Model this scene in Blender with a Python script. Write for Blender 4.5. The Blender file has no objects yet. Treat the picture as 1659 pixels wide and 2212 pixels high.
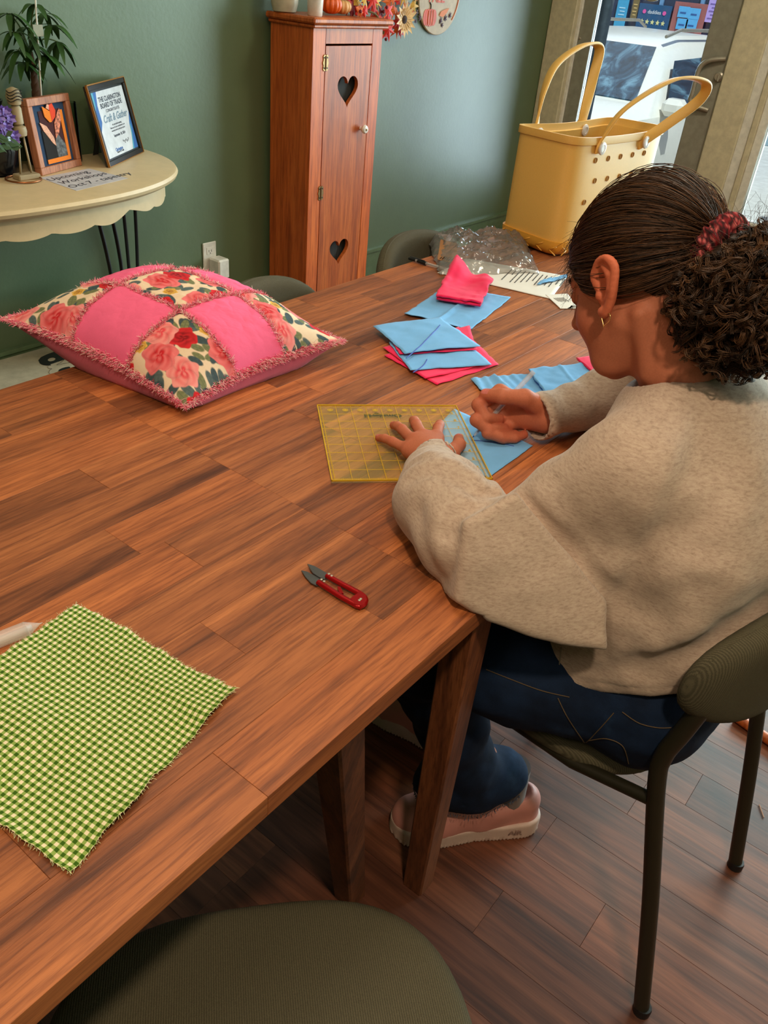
import bpy, math, random
import numpy as np
from mathutils import Vector, Matrix, noise as mnoise
random.seed(7); RNG = np.random.default_rng(7)
SC = bpy.context.scene; COL = SC.collection

# ---------------------------------------------------------------- camera (calibrated from the table, wall and door lines)
FPX, PX, PY = 1768.0, 829.5, 1106.0
CAM = np.array([0.0, 0.0, 1.377])
_ex = np.array([2439-PX, -(85-PY), -FPX]); _ex /= np.linalg.norm(_ex)
_ez = -np.array([566-PX, -(3750-PY), -FPX]); _ez /= np.linalg.norm(_ez)
_ez -= _ez.dot(_ex)*_ex; _ez /= np.linalg.norm(_ez)
RW = np.array([_ex, np.cross(_ez, _ex), _ez])
def _ray(px, py): return RW @ np.array([px-PX, -(py-PY), -FPX])
def atz(px, py, z=0.75):
    r = _ray(px, py); return CAM + (z-CAM[2])/r[2]*r
def aty(px, py, Y):
    r = _ray(px, py); return CAM + Y/r[1]*r
def atx(px, py, X):
    r = _ray(px, py); return CAM + X/r[0]*r
cd = bpy.data.cameras.new('camera'); cam = bpy.data.objects.new('camera', cd); COL.objects.link(cam)
M4 = Matrix([[*RW[i], CAM[i]] for i in range(3)] + [[0, 0, 0, 1]])
cam.matrix_world = M4
cd.sensor_fit = 'VERTICAL'; cd.sensor_height = 24.0; cd.lens = FPX/2212*24.0; cd.clip_start = 0.02; cd.clip_end = 200
SC.camera = cam

# ---------------------------------------------------------------- world, lights, exposure
W = bpy.data.worlds.new('sky'); SC.world = W; W.use_nodes = True
wn = W.node_tree.nodes; wl = W.node_tree.links; wn.clear()
wo = wn.new('ShaderNodeOutputWorld'); wb = wn.new('ShaderNodeBackground'); sk = wn.new('ShaderNodeTexSky')
sk.sky_type = 'NISHITA'; sk.sun_disc = False; sk.sun_elevation = math.radians(48); sk.sun_rotation = math.radians(60)
wb.inputs['Strength'].default_value = SKY_STRENGTH = 0.16
wl.new(sk.outputs[0], wb.inputs[0]); wl.new(wb.outputs[0], wo.inputs[0])
def add_light(name, kind, loc, power, color, size=0.1, size_y=None, target=None, spot=None):
    l = bpy.data.lights.new(name, kind); o = bpy.data.objects.new(name, l); COL.objects.link(o)
    o.location = loc; l.energy = power; l.color = color
    if kind == 'AREA':
        l.size = size
        if size_y: l.shape = 'RECTANGLE'; l.size_y = size_y
    elif kind in ('POINT', 'SPOT'): l.shadow_soft_size = size
    if spot: l.spot_size, l.spot_blend = spot
    if target is not None:
        d = Vector(target)-Vector(loc); o.rotation_euler = d.to_track_quat('-Z', 'Y').to_euler()
    return o
sun = add_light('sun', 'SUN', (8, 6, 10), 5.0, (1.0, 0.97, 0.9), target=(9.2, 4.3, 8.6) )
sun.rotation_euler = (Vector((0.35, 0.35, -0.87))).to_track_quat('-Z', 'Y').to_euler(); sun.data.angle = 0.01
# the ceiling lamps of the room (warm bulbs) and the soft light of the other lamps bounced off the ceiling, plus one added far fill
add_light('ceiling_lamp_near', 'SPOT', (-0.15, -0.32, 2.55), 112, (1.0, 0.78, 0.54), 0.07, target=(0.35, 0.75, 0.6), spot=(2.3, 0.9))
add_light('ceiling_lamp_mid', 'AREA', (0.9, 0.9, 2.75), 18, (1.0, 0.82, 0.62), 0.9, 0.5, target=(0.9, 0.9, 0))
add_light('added_fill_far', 'AREA', (3.4, 0.6, 2.7), 30, (1.0, 0.84, 0.64), 0.6, 0.4, target=(3.9, 1.2, 0))  # added fill, no lamp seen here; brightens the door casing
add_light('ceiling_lamp_left', 'AREA', (-1.2, 0.4, 2.7), 13, (1.0, 0.80, 0.6), 0.5, 0.5, target=(0.2, 0.8, 0.6))
# daylight through door and shop window
for nm, yc, zc, sy, sz in (('door_portal', 2.075, 1.3, 0.65, 2.2), ('window_portal', -0.4, 1.45, 3.3, 2.1)):
    p = add_light(nm, 'AREA', (5.12, yc, zc), 0, (1, 1, 1), sy, sz, target=(0, yc, zc)); p.data.cycles.is_portal = True
add_light('daylight_window', 'AREA', (5.06, -0.4, 1.5), 380, (0.84, 0.97, 0.92), 3.2, 2.0, target=(0, -0.4, 1.2))
add_light('daylight_door', 'AREA', (5.06, 2.075, 1.3), 46, (0.82, 0.90, 1.0), 0.65, 2.1, target=(0, 2.0, 1.2))
vs = SC.view_settings; vs.view_transform = 'Standard'; vs.look = 'None'; vs.gamma = 1.0; vs.exposure = -0.24
vs.use_curve_mapping = False
SC.cycles.max_bounces = 6; SC.cycles.transparent_max_bounces = 16; SC.cycles.sample_clamp_indirect = 3.0
SC.cycles.caustics_reflective = False; SC.cycles.caustics_refractive = False

# ---------------------------------------------------------------- material helpers
def srgb(r, g, b):
    f = lambda c: (c/255/12.92 if c/255 <= 0.04045 else ((c/255+0.055)/1.055)**2.4)
    return (f(r), f(g), f(b), 1)
class MT:
    """tiny wrapper round a node material"""
    def __init__(s, name, col=(0.5, 0.5, 0.5, 1), rough=0.5, metal=0.0, spec=0.5, alpha=None):
        s.m = bpy.data.materials.new(name); s.m.use_nodes = True
        s.n = s.m.node_tree.nodes; s.l = s.m.node_tree.links
        s.b = s.n['Principled BSDF']
        s.b.inputs['Base Color'].default_value = col; s.b.inputs['Roughness'].default_value = rough
        s.b.inputs['Metallic'].default_value = metal; s.b.inputs['Specular IOR Level'].default_value = spec
        if alpha is not None: s.b.inputs['Alpha'].default_value = alpha
    def node(s, t, **kw):
        n = s.n.new(t)
        for k, v in kw.items():
            if k.startswith('i_'): n.inputs[k[2:].replace('_', ' ')].default_value = v
            else: setattr(n, k, v)
        return n
    def coords(s, scale=(1, 1, 1), kind='Object', rnd=False, rot=(0, 0, 0)):
        tc = s.node('ShaderNodeTexCoord'); mp = s.node('ShaderNodeMapping')
        mp.inputs['Scale'].default_value = scale; mp.inputs['Rotation'].default_value = rot
        s.l.new(tc.outputs[kind], mp.inputs[0])
        if rnd:
            oi = s.node('ShaderNodeObjectInfo'); mu = s.node('ShaderNodeMath', operation='MULTIPLY'); mu.inputs[1].default_value = 37.0
            s.l.new(oi.outputs['Random'], mu.inputs[0]); s.l.new(mu.outputs[0], mp.inputs['Location'])
        return mp.outputs[0]
    def noise(s, vec, scale, detail=4, rough=0.6, dist=0.0):
        n = s.node('ShaderNodeTexNoise'); n.inputs['Scale'].default_value = scale; n.inputs['Detail'].default_value = detail
        n.inputs['Roughness'].default_value = rough; n.inputs['Distortion'].default_value = dist
        s.l.new(vec, n.inputs['Vector']); return n.outputs['Fac']
    def ramp(s, fac, stops):
        r = s.node('ShaderNodeValToRGB'); e = r.color_ramp.elements
        while len(e) < len(stops): e.new(0.5)
        for k, (p, c) in enumerate(stops): e[k].position = p; e[k].color = c
        s.l.new(fac, r.inputs[0]); return r.outputs[0]
    def mix(s, a, b, fac, blend='MIX'):
        x = s.node('ShaderNodeMix', data_type='RGBA', blend_type=blend)
        for v, i in ((a, 6), (b, 7)):
            if isinstance(v, (tuple, list)): x.inputs[i].default_value = v
            else: s.l.new(v, x.inputs[i])
        if isinstance(fac, (int, float)): x.inputs[0].default_value = fac
        else: s.l.new(fac, x.inputs[0])
        return x.outputs[2]
    def base(s, sock): s.l.new(sock, s.b.inputs['Base Color']); return s
    def bump(s, h, strength=0.3, dist=0.002):
        b = s.node('ShaderNodeBump'); b.inputs['Strength'].default_value = strength; b.inputs['Distance'].default_value = dist
        s.l.new(h, b.inputs['Height']); s.l.new(b.outputs[0], s.b.inputs['Normal']); return s
def plain(name, col, rough=0.5, metal=0.0, spec=0.5, var=0.12, scale=30, bump=0.0):
    """a plain coloured surface with faint procedural variation"""
    t = MT(name, col, rough, metal, spec)
    v = t.coords(); n = t.noise(v, scale, 3)
    d = tuple(c*(1-var) for c in col[:3])+(1,); u = tuple(min(1, c*(1+var)) for c in col[:3])+(1,)
    t.base(t.ramp(n, [(0.3, d), (0.7, u)]))
    if bump: t.bump(n, bump)
    return t.m
def wood(name, dark, mid, light, along='X', rough=0.45, fine=55, rndamt=0.55):
    t = MT(name, mid, rough)
    k = {'X': (0.055, 1, 1), 'Y': (1, 0.055, 1), 'Z': (1, 1, 0.055)}[along]
    v = t.coords(k, rnd=True)
    a = t.noise(v, 22, 5, 0.65, 0.6); b = t.noise(v, fine*4, 3, 0.7)
    c1 = t.ramp(a, [(0.28, dark), (0.5, mid), (0.72, light)])
    c2 = t.ramp(b, [(0.35, tuple(x*0.5 for x in mid[:3])+(1,)), (0.55, (1, 1, 1, 1))])
    c = t.mix(c1, c2, 0.45, 'MULTIPLY')
    oi = t.node('ShaderNodeObjectInfo')
    r = t.ramp(oi.outputs['Random'], [(0.0, (1-rndamt*0.75, 1-rndamt*0.85, 1-rndamt*0.9, 1)), (0.5, (0.95, 0.95, 0.95, 1)), (1.0, (1.22, 1.12, 1.0, 1))])
    t.base(t.mix(c, r, 1.0, 'MULTIPLY')); t.bump(b, 0.25, 0.001)
    return t.m
def fabric(name, col, scale=900, rough=0.9, var=0.15, blotch=0.0, bump=0.35):
    t = MT(name, col, rough, spec=0.2)
    v = t.coords(); n = t.noise(v, scale, 2); n2 = t.noise(v, 18, 3)
    c = t.ramp(n, [(0.3, tuple(x*(1-var) for x in col[:3])+(1,)), (0.7, tuple(min(1, x*(1+var)) for x in col[:3])+(1,))])
    if blotch: c = t.mix(c, t.ramp(n2, [(0.3, (1-blotch,)*3+(1,)), (0.7, (1, 1, 1, 1))]), 1.0, 'MULTIPLY')
    t.base(c); t.bump(n, bump, 0.0006)
    t.b.inputs['Sheen Weight'].default_value = 0.15; t.b.inputs['Sheen Roughness'].default_value = 0.6
    return t.m
def vcol(name, rough=0.8, bump=0.25, bscale=700, spec=0.3, sss=0.0):
    t = MT(name, (1, 1, 1, 1), rough, spec=spec)
    a = t.node('ShaderNodeVertexColor', layer_name='Col')
    n = t.noise(t.coords(), bscale, 2)
    t.base(t.mix(a.outputs[0], t.ramp(n, [(0.3, (0.88, 0.88, 0.88, 1)), (0.7, (1, 1, 1, 1))]), 1.0, 'MULTIPLY'))
    if bump: t.bump(n, bump, 0.0006)
    if sss: t.b.inputs['Subsurface Weight'].default_value = sss; t.b.inputs['Subsurface Radius'].default_value = (0.012, 0.005, 0.003)
    return t.m

# ---------------------------------------------------------------- mesh helpers
def new_mesh(name, V, F, mat=None, smooth=False, parent=None, col=None):
    me = bpy.data.meshes.new(name)
    V = np.asarray(V, float); 
    if isinstance(F, np.ndarray) and F.ndim == 2:
        k = F.shape[1]; nf = len(F)
        me.vertices.add(len(V)); me.vertices.foreach_set('co', V.ravel())
        me.loops.add(nf*k); me.loops.foreach_set('vertex_index', F.ravel().astype(np.int32))
        me.polygons.add(nf); me.polygons.foreach_set('loop_start', np.arange(0, nf*k, k, dtype=np.int32))
        me.polygons.foreach_set('loop_total', np.full(nf, k, np.int32)); me.update(calc_edges=True); me.validate()
    else: me.from_pydata([tuple(v) for v in V], [], [tuple(f) for f in F]); me.update()
    if smooth: me.polygons.foreach_set('use_smooth', np.ones(len(me.polygons), bool))
    if col is not None:
        ca = me.color_attributes.new('Col', 'FLOAT_COLOR', 'POINT')
        c = np.ones((len(V), 4)); c[:, :3] = col; ca.data.foreach_set('color', c.ravel())
    if mat: me.materials.append(mat)
    o = bpy.data.objects.new(name, me); COL.objects.link(o)
    if parent is not None: attach(o, parent)
    return o
def attach(o, parent):
    """parent o, keeping coordinates: everything is modelled in world space unless its thing sits at the origin"""
    o.parent = parent
    o.matrix_parent_inverse = wmat(parent).inverted()
    return o
def wmat(o):
    loc = Matrix.LocRotScale(o.location, o.rotation_euler, o.scale)
    return loc if o.parent is None else wmat(o.parent) @ o.matrix_parent_inverse @ loc
def tag(o, label=None, cat=None, group=None, kind=None):
    for k, v in (('label', label), ('category', cat), ('group', group), ('kind', kind)):
        if v: o[k] = v
    return o
def thing(name, loc, label, cat, group=None, rz=0.0):
    o = bpy.data.objects.new(name, None); COL.objects.link(o); o.location = loc; o.rotation_euler.z = rz
    o.empty_display_size = 0.05
    return tag(o, label, cat, group)
class MB:
    """collects simple solids; build() links them as one object"""
    def __init__(s): s.V = []; s.F = []
    def add(s, V, F):
        n = len(s.V); s.V += [tuple(map(float, v)) for v in V]; s.F += [tuple(i+n for i in f) for f in F]; return s
    def box(s, lo, hi, M=None):
        x0, y0, z0 = lo; x1, y1, z1 = hi
        V = [(x0,y0,z0),(x1,y0,z0),(x1,y1,z0),(x0,y1,z0),(x0,y0,z1),(x1,y0,z1),(x1,y1,z1),(x0,y1,z1)]
        if M is not None: V = [tuple(M @ Vector(v)) for v in V]
        return s.add(V, [(0,3,2,1),(4,5,6,7),(0,1,5,4),(1,2,6,5),(2,3,7,6),(3,0,4,7)])
    def bbox(s, lo, hi, b=0.002, M=None):
        """box with bevelled edges"""
        lo = np.array(lo, float); hi = np.array(hi, float); b = min(b, (hi-lo).min()*0.45)
        V = []; idx = {}
        for sx in (0, 1):
            for sy in (0, 1):
                for sz in (0, 1):
                    c = np.array([(lo, hi)[k][i] for i, k in enumerate((sx, sy, sz))]); d = np.array([1-2*sx, 1-2*sy, 1-2*sz])*b
                    for ax in range(3):
                        p = c+d; p[ax] = c[ax]; idx[(sx, sy, sz, ax)] = len(V); V.append(p)
        F = []
        for ax in range(3):
            o1, o2 = [(1, 2), (2, 0), (0, 1)][ax]
            for sd in (0, 1):
                q = []
                for a, b2 in ((0, 0), (1, 0), (1, 1), (0, 1)):
                    k = [0, 0, 0]; k[ax] = sd; k[o1] = a; k[o2] = b2; q.append(idx[(*k, ax)])
                F.append(q if sd else q[::-1])
        for ax in range(3):
            o1, o2 = [(1, 2), (2, 0), (0, 1)][ax]
            for a in (0, 1):
                for b2 in (0, 1):
                    k0 = [0, 0, 0]; k0[o1] = a; k0[o2] = b2; k1 = list(k0); k1[ax] = 1
                    q = [idx[(*k0, o1)], idx[(*k1, o1)], idx[(*k1, o2)], idx[(*k0, o2)]]
                    F.append(q if (a == b2) == True and False else q)
        for sx in (0, 1):
            for sy in (0, 1):
                for sz in (0, 1): F.append([idx[(sx, sy, sz, 0)], idx[(sx, sy, sz, 1)], idx[(sx, sy, sz, 2)]])
        if M is not None: V = [tuple(M @ Vector(v)) for v in V]
        return s.add(V, F)
    def tube(s, pts, r, n=10, caps=True, closed=False, flat=None):
        V, F = tube_geo(pts, r, n, caps, closed, flat); return s.add(V, F)
    def prism(s, outline, z0, z1, M=None):
        n = len(outline); V = [(x, y, z0) for x, y in outline]+[(x, y, z1) for x, y in outline]
        F = [tuple(range(n))[::-1], tuple(range(n, 2*n))]+[(i, (i+1) % n, n+(i+1) % n, n+i) for i in range(n)]
        if M is not None: V = [tuple(M @ Vector(v)) for v in V]
        return s.add(V, F)
    def lathe(s, prof, c=(0, 0, 0), n=24, M=None):
        V = []; F = []
        for r, z in prof:
            for k in range(n):
                a = 2*math.pi*k/n; V.append((r*math.cos(a), r*math.sin(a), z))
        m = len(prof)
        for i in range(m-1):
            for k in range(n): F.append((i*n+k, i*n+(k+1) % n, (i+1)*n+(k+1) % n, (i+1)*n+k))
        F.append(tuple(range(n))[::-1]); F.append(tuple(range((m-1)*n, m*n)))
        V = [tuple((M @ Vector(v)) if M is not None else v) for v in V]
        V = [(v[0]+c[0], v[1]+c[1], v[2]+c[2]) for v in V]
        return s.add(V, F)
    def build(s, name, mat, parent=None, smooth=False, fix=True, sharp=None):
        o = new_mesh(name, s.V, s.F, mat, False, parent)
        if fix:
            import bmesh
            bm = bmesh.new(); bm.from_mesh(o.data); bmesh.ops.recalc_face_normals(bm, faces=bm.faces)
            if smooth:
                for e in bm.edges: e.smooth = not (len(e.link_faces) == 2 and e.calc_face_angle(0) > (sharp or 0.7))
            bm.to_mesh(o.data); bm.free()
        if smooth: o.data.polygons.foreach_set('use_smooth', np.ones(len(o.data.polygons), bool))
        return o
def tube_geo(pts, r, n=10, caps=True, closed=False, flat=None):
    P = np.asarray(pts, float); m = len(P); R = np.full(m, r) if np.isscalar(r) else np.asarray(r, float)
    T = np.gradient(P, axis=0) if not closed else (np.roll(P, -1, 0)-np.roll(P, 1, 0))
    T /= np.linalg.norm(T, axis=1)[:, None]+1e-12
    a = np.array([0, 0, 1.0]) if abs(T[0][2]) < 0.9 else np.array([1.0, 0, 0])
    U = []; u = np.cross(T[0], a); u /= np.linalg.norm(u)
    for t in T:
        u = u-u.dot(t)*t; u /= np.linalg.norm(u); U.append(u.copy())
    U = np.array(U); B = np.cross(T, U)
    fa, fb = flat if flat else (1, 1)
    ang = np.arange(n)*2*math.pi/n
    V = (P[:, None]+R[:, None, None]*(np.cos(ang)[None, :, None]*U[:, None]*fa+np.sin(ang)[None, :, None]*B[:, None]*fb)).reshape(-1, 3)
    F = []
    for i in range(m if closed else m-1):
        j = (i+1) % m
        for k in range(n): F.append((i*n+k, i*n+(k+1) % n, j*n+(k+1) % n, j*n+k))
    if caps and not closed: F.append(tuple(range(n))[::-1]); F.append(tuple(range((m-1)*n, m*n)))
    return V, F
def spline(pts, k=8, closed=False):
    """Catmull-Rom through pts"""
    P = np.asarray(pts, float); n = len(P); out = []
    rng = range(n) if closed else range(n-1)
    for i in rng:
        if closed: p0, p1, p2, p3 = P[(i-1) % n], P[i], P[(i+1) % n], P[(i+2) % n]
        else: p0, p1, p2, p3 = P[max(i-1, 0)], P[i], P[i+1], P[min(i+2, n-1)]
        for j in range(k):
            t = j/k; out.append(0.5*((2*p1)+(-p0+p2)*t+(2*p0-5*p1+4*p2-p3)*t*t+(-p0+3*p1-3*p2+p3)*t**3))
    if not closed: out.append(P[-1])
    return np.array(out)
def many_tubes(paths, radii, n=3):
    """paths (S,K,3), radii (S,K) -> one V,F (quads, open ends)"""
    S, K, _ = paths.shape
    T = np.gradient(paths, axis=1); T /= np.linalg.norm(T, axis=2)[..., None]+1e-12
    a = np.array([0.13, 0.27, 0.95]); U = np.cross(T, a); U /= np.linalg.norm(U, axis=2)[..., None]+1e-9; B = np.cross(T, U)
    ang = np.arange(n)*2*math.pi/n
    V = paths[:, :, None]+radii[:, :, None, None]*(np.cos(ang)[None, None, :, None]*U[:, :, None]+np.sin(ang)[None, None, :, None]*B[:, :, None])
    s, k, j = np.meshgrid(np.arange(S), np.arange(K-1), np.arange(n), indexing='ij'); j2 = (j+1) % n
    ix = lambda s, k, j: (s*K+k)*n+j
    F = np.stack([ix(s, k, j), ix(s, k, j2), ix(s, k+1, j2), ix(s, k+1, j)], -1).reshape(-1, 4)
    return V.reshape(-1, 3), F
def text_obj(name, body, mat, size, M, parent, extrude=0.0004, align='CENTER', shear=0.0, weight=0.0, sx=1.0):
    cu = bpy.data.curves.new(name, 'FONT'); cu.body = body; cu.size = size; cu.extrude = extrude; cu.align_x = align
    cu.align_y = 'CENTER'; cu.shear = shear; cu.offset = weight; cu.resolution_u = 3
    t = bpy.data.objects.new('tmp', cu); COL.objects.link(t); bpy.context.view_layer.update()
    dg = bpy.context.evaluated_depsgraph_get(); me = bpy.data.meshes.new_from_object(t.evaluated_get(dg))
    bpy.data.objects.remove(t); me.transform(M @ Matrix.Diagonal((sx, 1, 1, 1))); me.name = name
    me.materials.clear(); me.materials.append(mat)
    o = bpy.data.objects.new(name, me); COL.objects.link(o)
    if parent is not None: attach(o, parent)
    return o
def frame(o, x, y):
    """4x4 whose local X,Y lie along x,y (world), origin o"""
    x = Vector(x).normalized(); y = Vector(y); y = (y-y.dot(x)*x).normalized(); z = x.cross(y)
    m = Matrix((x, y, z)).transposed().to_4x4(); m.translation = Vector(o); return m

# ---------------------------------------------------------------- signed distance modelling (surface nets)
def smin(a, b, k):
    h = np.clip(0.5+0.5*(b-a)/k, 0, 1); return b+(a-b)*h-k*h*(1-h)
def smax(a, b, k): return -smin(-a, -b, k)
def cone(P, a, b, ra, rb):
    a = np.asarray(a, float); b = np.asarray(b, float); d = b-a
    t = np.clip(((P-a)@d)/(d@d+1e-12), 0, 1); return np.linalg.norm(P-a-t[:, None]*d, axis=1)-(ra+(rb-ra)*t)
def chain(P, pts, rs, k=0.01):
    d = None
    for i in range(len(pts)-1):
        c = cone(P, pts[i], pts[i+1], rs[i], rs[i+1]); d = c if d is None else smin(d, c, k)
    return d
def ell(P, c, r):
    q = (P-np.asarray(c))/np.asarray(r); n = np.linalg.norm(q, axis=1); g = np.linalg.norm(q/np.asarray(r), axis=1)+1e-9
    return n*(n-1)/g
def rbox(P, c, h, r):
    q = np.abs(P-np.asarray(c))-(np.asarray(h)-r)
    return np.linalg.norm(np.maximum(q, 0), axis=1)+np.minimum(q.max(1), 0)-r
def surf(f, lo, hi, h, margin=1.0):
    """two level surface nets of f over the box"""
    lo = np.asarray(lo, float); hi = np.asarray(hi, float); B = 4
    nb = np.ceil((hi-lo)/(h*B)).astype(int); n = nb*B+1
    cc = [lo[i]+(np.arange(nb[i])+0.5)*h*B for i in range(3)]
    G = np.stack(np.meshgrid(*cc, indexing='ij'), -1).reshape(-1, 3)
    D = np.concatenate([f(g) for g in np.array_split(G, max(1, len(G)//200000))]).reshape(nb)
    near = np.abs(D) < h*B*(0.87+0.6*margin)
    A = np.where(D > 0, 1.0, -1.0)
    full = np.ones(n); full[:-1, :-1, :-1] = np.repeat(np.repeat(np.repeat(A, B, 0), B, 1), B, 2)
    for ax in range(3):
        sl = [slice(None)]*3; s2 = [slice(None)]*3; sl[ax] = -1; s2[ax] = -2; full[tuple(sl)] = full[tuple(s2)]
    bi = np.argwhere(near)
    off = np.stack(np.meshgrid(*[np.arange(B+1)]*3, indexing='ij'), -1).reshape(-1, 3)
    idx = (bi[:, None]*B+off[None]).reshape(-1, 3)
    lin = np.unique(np.ravel_multi_index(idx.T, n)); ii = np.stack(np.unravel_index(lin, n), -1)
    P = lo+ii*h
    vals = np.concatenate([f(p) for p in np.array_split(P, max(1, len(P)//200000))])
    full.reshape(-1)[lin] = vals
    ins = full < 0
    cor = [(a, b, c) for a in (0, 1) for b in (0, 1) for c in (0, 1)]
    cnt = sum(ins[a:n[0]-1+a, b:n[1]-1+b, c:n[2]-1+c].astype(np.int8) for a, b, c in cor)
    act = np.argwhere((cnt > 0) & (cnt < 8))
    cv = np.stack([full[act[:, 0]+a, act[:, 1]+b, act[:, 2]+c] for a, b, c in cor], 1)
    S = np.zeros((len(act), 3)); N = np.zeros(len(act)); co = np.array(cor, float)
    for e0 in range(8):
        for e1 in range(e0+1, 8):
            if np.abs(co[e0]-co[e1]).sum() != 1: continue
            v0, v1 = cv[:, e0], cv[:, e1]; x = (v0 < 0) != (v1 < 0)
            t = np.where(x, v0/np.where(x, v0-v1, 1), 0)
            S += np.where(x[:, None], co[e0]+t[:, None]*(co[e1]-co[e0]), 0); N += x
    V = lo+(act+S/N[:, None])*h
    idm = np.full(n, -1, np.int64); idm[act[:, 0], act[:, 1], act[:, 2]] = np.arange(len(act))
    F = []
    for ax in range(3):
        b, c = (ax+1) % 3, (ax+2) % 3
        s0 = [slice(1, n[i]-1) for i in range(3)]; s1 = list(s0); s1[ax] = slice(2, n[ax]); 
        s0[ax] = slice(1, n[ax]-1)
        x = np.argwhere(ins[tuple(s0)] != ins[tuple(s1)])+1
        flip = ins[x[:, 0], x[:, 1], x[:, 2]]
        def g(db, dc):
            y = x.copy(); y[:, b] -= db; y[:, c] -= dc; return idm[y[:, 0], y[:, 1], y[:, 2]]
        q = np.stack([g(1, 1), g(0, 1), g(0, 0), g(1, 0)], 1)
        q = np.where(flip[:, None], q, q[:, ::-1]); F.append(q[(q >= 0).all(1)])
    return V, np.concatenate(F)
def sdf_obj(name, f, lo, hi, h, mat, parent=None, colf=None, post=None):
    V, F = surf(f, lo, hi, h)
    if post: V = post(V)
    return new_mesh(name, V, F, mat, True, parent, col=colf(V) if colf else None)
def fbm(P, s, seed=0.0, o=3):
    """cheap smooth vector-sine noise, about -1..1"""
    r = 0; a = 1.0; q = P*s+seed
    for i in range(o):
        q = q@np.array([[0.8, 0.36, -0.48], [-0.6, 0.48, -0.64], [0.0, 0.8, 0.6]])*1.9+1.7
        r = r+a*np.sin(q[:, 0]+np.sin(q[:, 1]*1.3))*np.cos(q[:, 1]+np.sin(q[:, 2]*1.1)); a *= 0.5
    return r/1.6

# ================================================================ SETTING
YW = 2.67; XR = 5.0; XL = -2.6; YF = -2.4; ZC = 2.8
m_wall = MT('green_wall_paint', (0.10, 0.14, 0.07, 1), 0.44, spec=0.8)
_v = m_wall.coords(); _n = m_wall.noise(_v, 5, 3); _n2 = m_wall.noise(_v, 60, 3)
m_wall.base(m_wall.ramp(_n, [(0.3, (0.094, 0.138, 0.066, 1)), (0.7, (0.110, 0.160, 0.078, 1))])); m_wall.bump(_n2, 0.10, 0.004)
m_wall = m_wall.m
m_cream = plain('cream_ceiling_paint', srgb(205, 195, 170), 0.7)
m_casing = plain('beige_door_casing_paint', srgb(208, 196, 166), 0.45)
m_casew = plain('white_casing_paint', srgb(228, 224, 214), 0.45)
m_alum = plain('grey_door_aluminium', srgb(150, 146, 132), 0.4, 0.1)
m_steel = plain('brushed_steel', srgb(176, 168, 152), 0.35, 0.5)
m_black = plain('black_metal', (0.006, 0.006, 0.007, 1), 0.4)
m_white = plain('white_plastic', srgb(225, 220, 210), 0.4)
def struct(o): o['kind'] = 'structure'; return o
for nm, lo, hi, mt in (('wall_back', (XL, YW, 0), (XR, YW+0.1, ZC), m_wall), ('wall_left', (XL-0.1, YF, 0), (XL, YW+0.1, ZC), m_wall),
                       ('wall_front', (XL, YF-0.1, 0), (XR, YF, ZC), m_cream), ('ceiling', (XL-0.1, YF-0.1, ZC), (XR+0.1, YW+0.1, ZC+0.1), m_cream)):
    struct(MB().box(lo, hi).build(nm, mt))
# right wall: piers round the door and the shop window
w = MB(); w.box((XR, YW-0.03, 0), (XR+0.1, YW+0.1, ZC)); w.box((XR, YF, 2.55), (XR+0.1, YW, ZC)); w.box((XR, YF-0.1, 0), (XR+0.1, YF+0.25, ZC))
w.box((XR, YF, 0), (XR+0.1, 1.33, 0.30)); struct(w.build('wall_right', m_wall))
bb = MB(); bb.prism([(XL, YW-0.016), (3.4, YW-0.016), (XR, YW-0.016), (XR, YW), (XL, YW)], 0, 0.125); bb.prism([(XL, YW-0.022), (XR, YW-0.022), (XR, YW), (XL, YW)], 0.125, 0.14)
struct(bb.build('baseboard_back', plain('green_baseboard_gloss', (0.12, 0.18, 0.09, 1), 0.28)))
# floor of laminate planks laid across the room
m_floor = wood('brown_laminate', srgb(56, 32, 24), srgb(108, 62, 43), srgb(140, 86, 60), 'Y', 0.48, 14, 0.4)
fl = struct(MB().box((XL, YF, -0.06), (XR, YW, -0.006)).build('floor', plain('dark_subfloor', (0.02, 0.012, 0.01, 1), 0.8)))
PWID = 0.1031; x = 0.979-PWID*34; kk = 0
while x < XR:
    y = YF-random.random()*0.9
    while y < YW:
        L = random.choice([0.55, 0.8, 1.05, 0.65]); a, b = max(y, YF), min(y+L, YW); y += L
        if b-a < 0.02: continue
        if x+PWID < XL: continue
        # pieces far from the camera's floor view share one long board
        o = MB().bbox((max(x, XL)+0.0002, a+0.0002, -0.012), (min(x+PWID, XR)-0.0002, b-0.0002, 0.0), 0.0003).build('plank', m_floor, fl, fix=True)
        kk += 1
    x += PWID
print('planks', kk)

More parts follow.
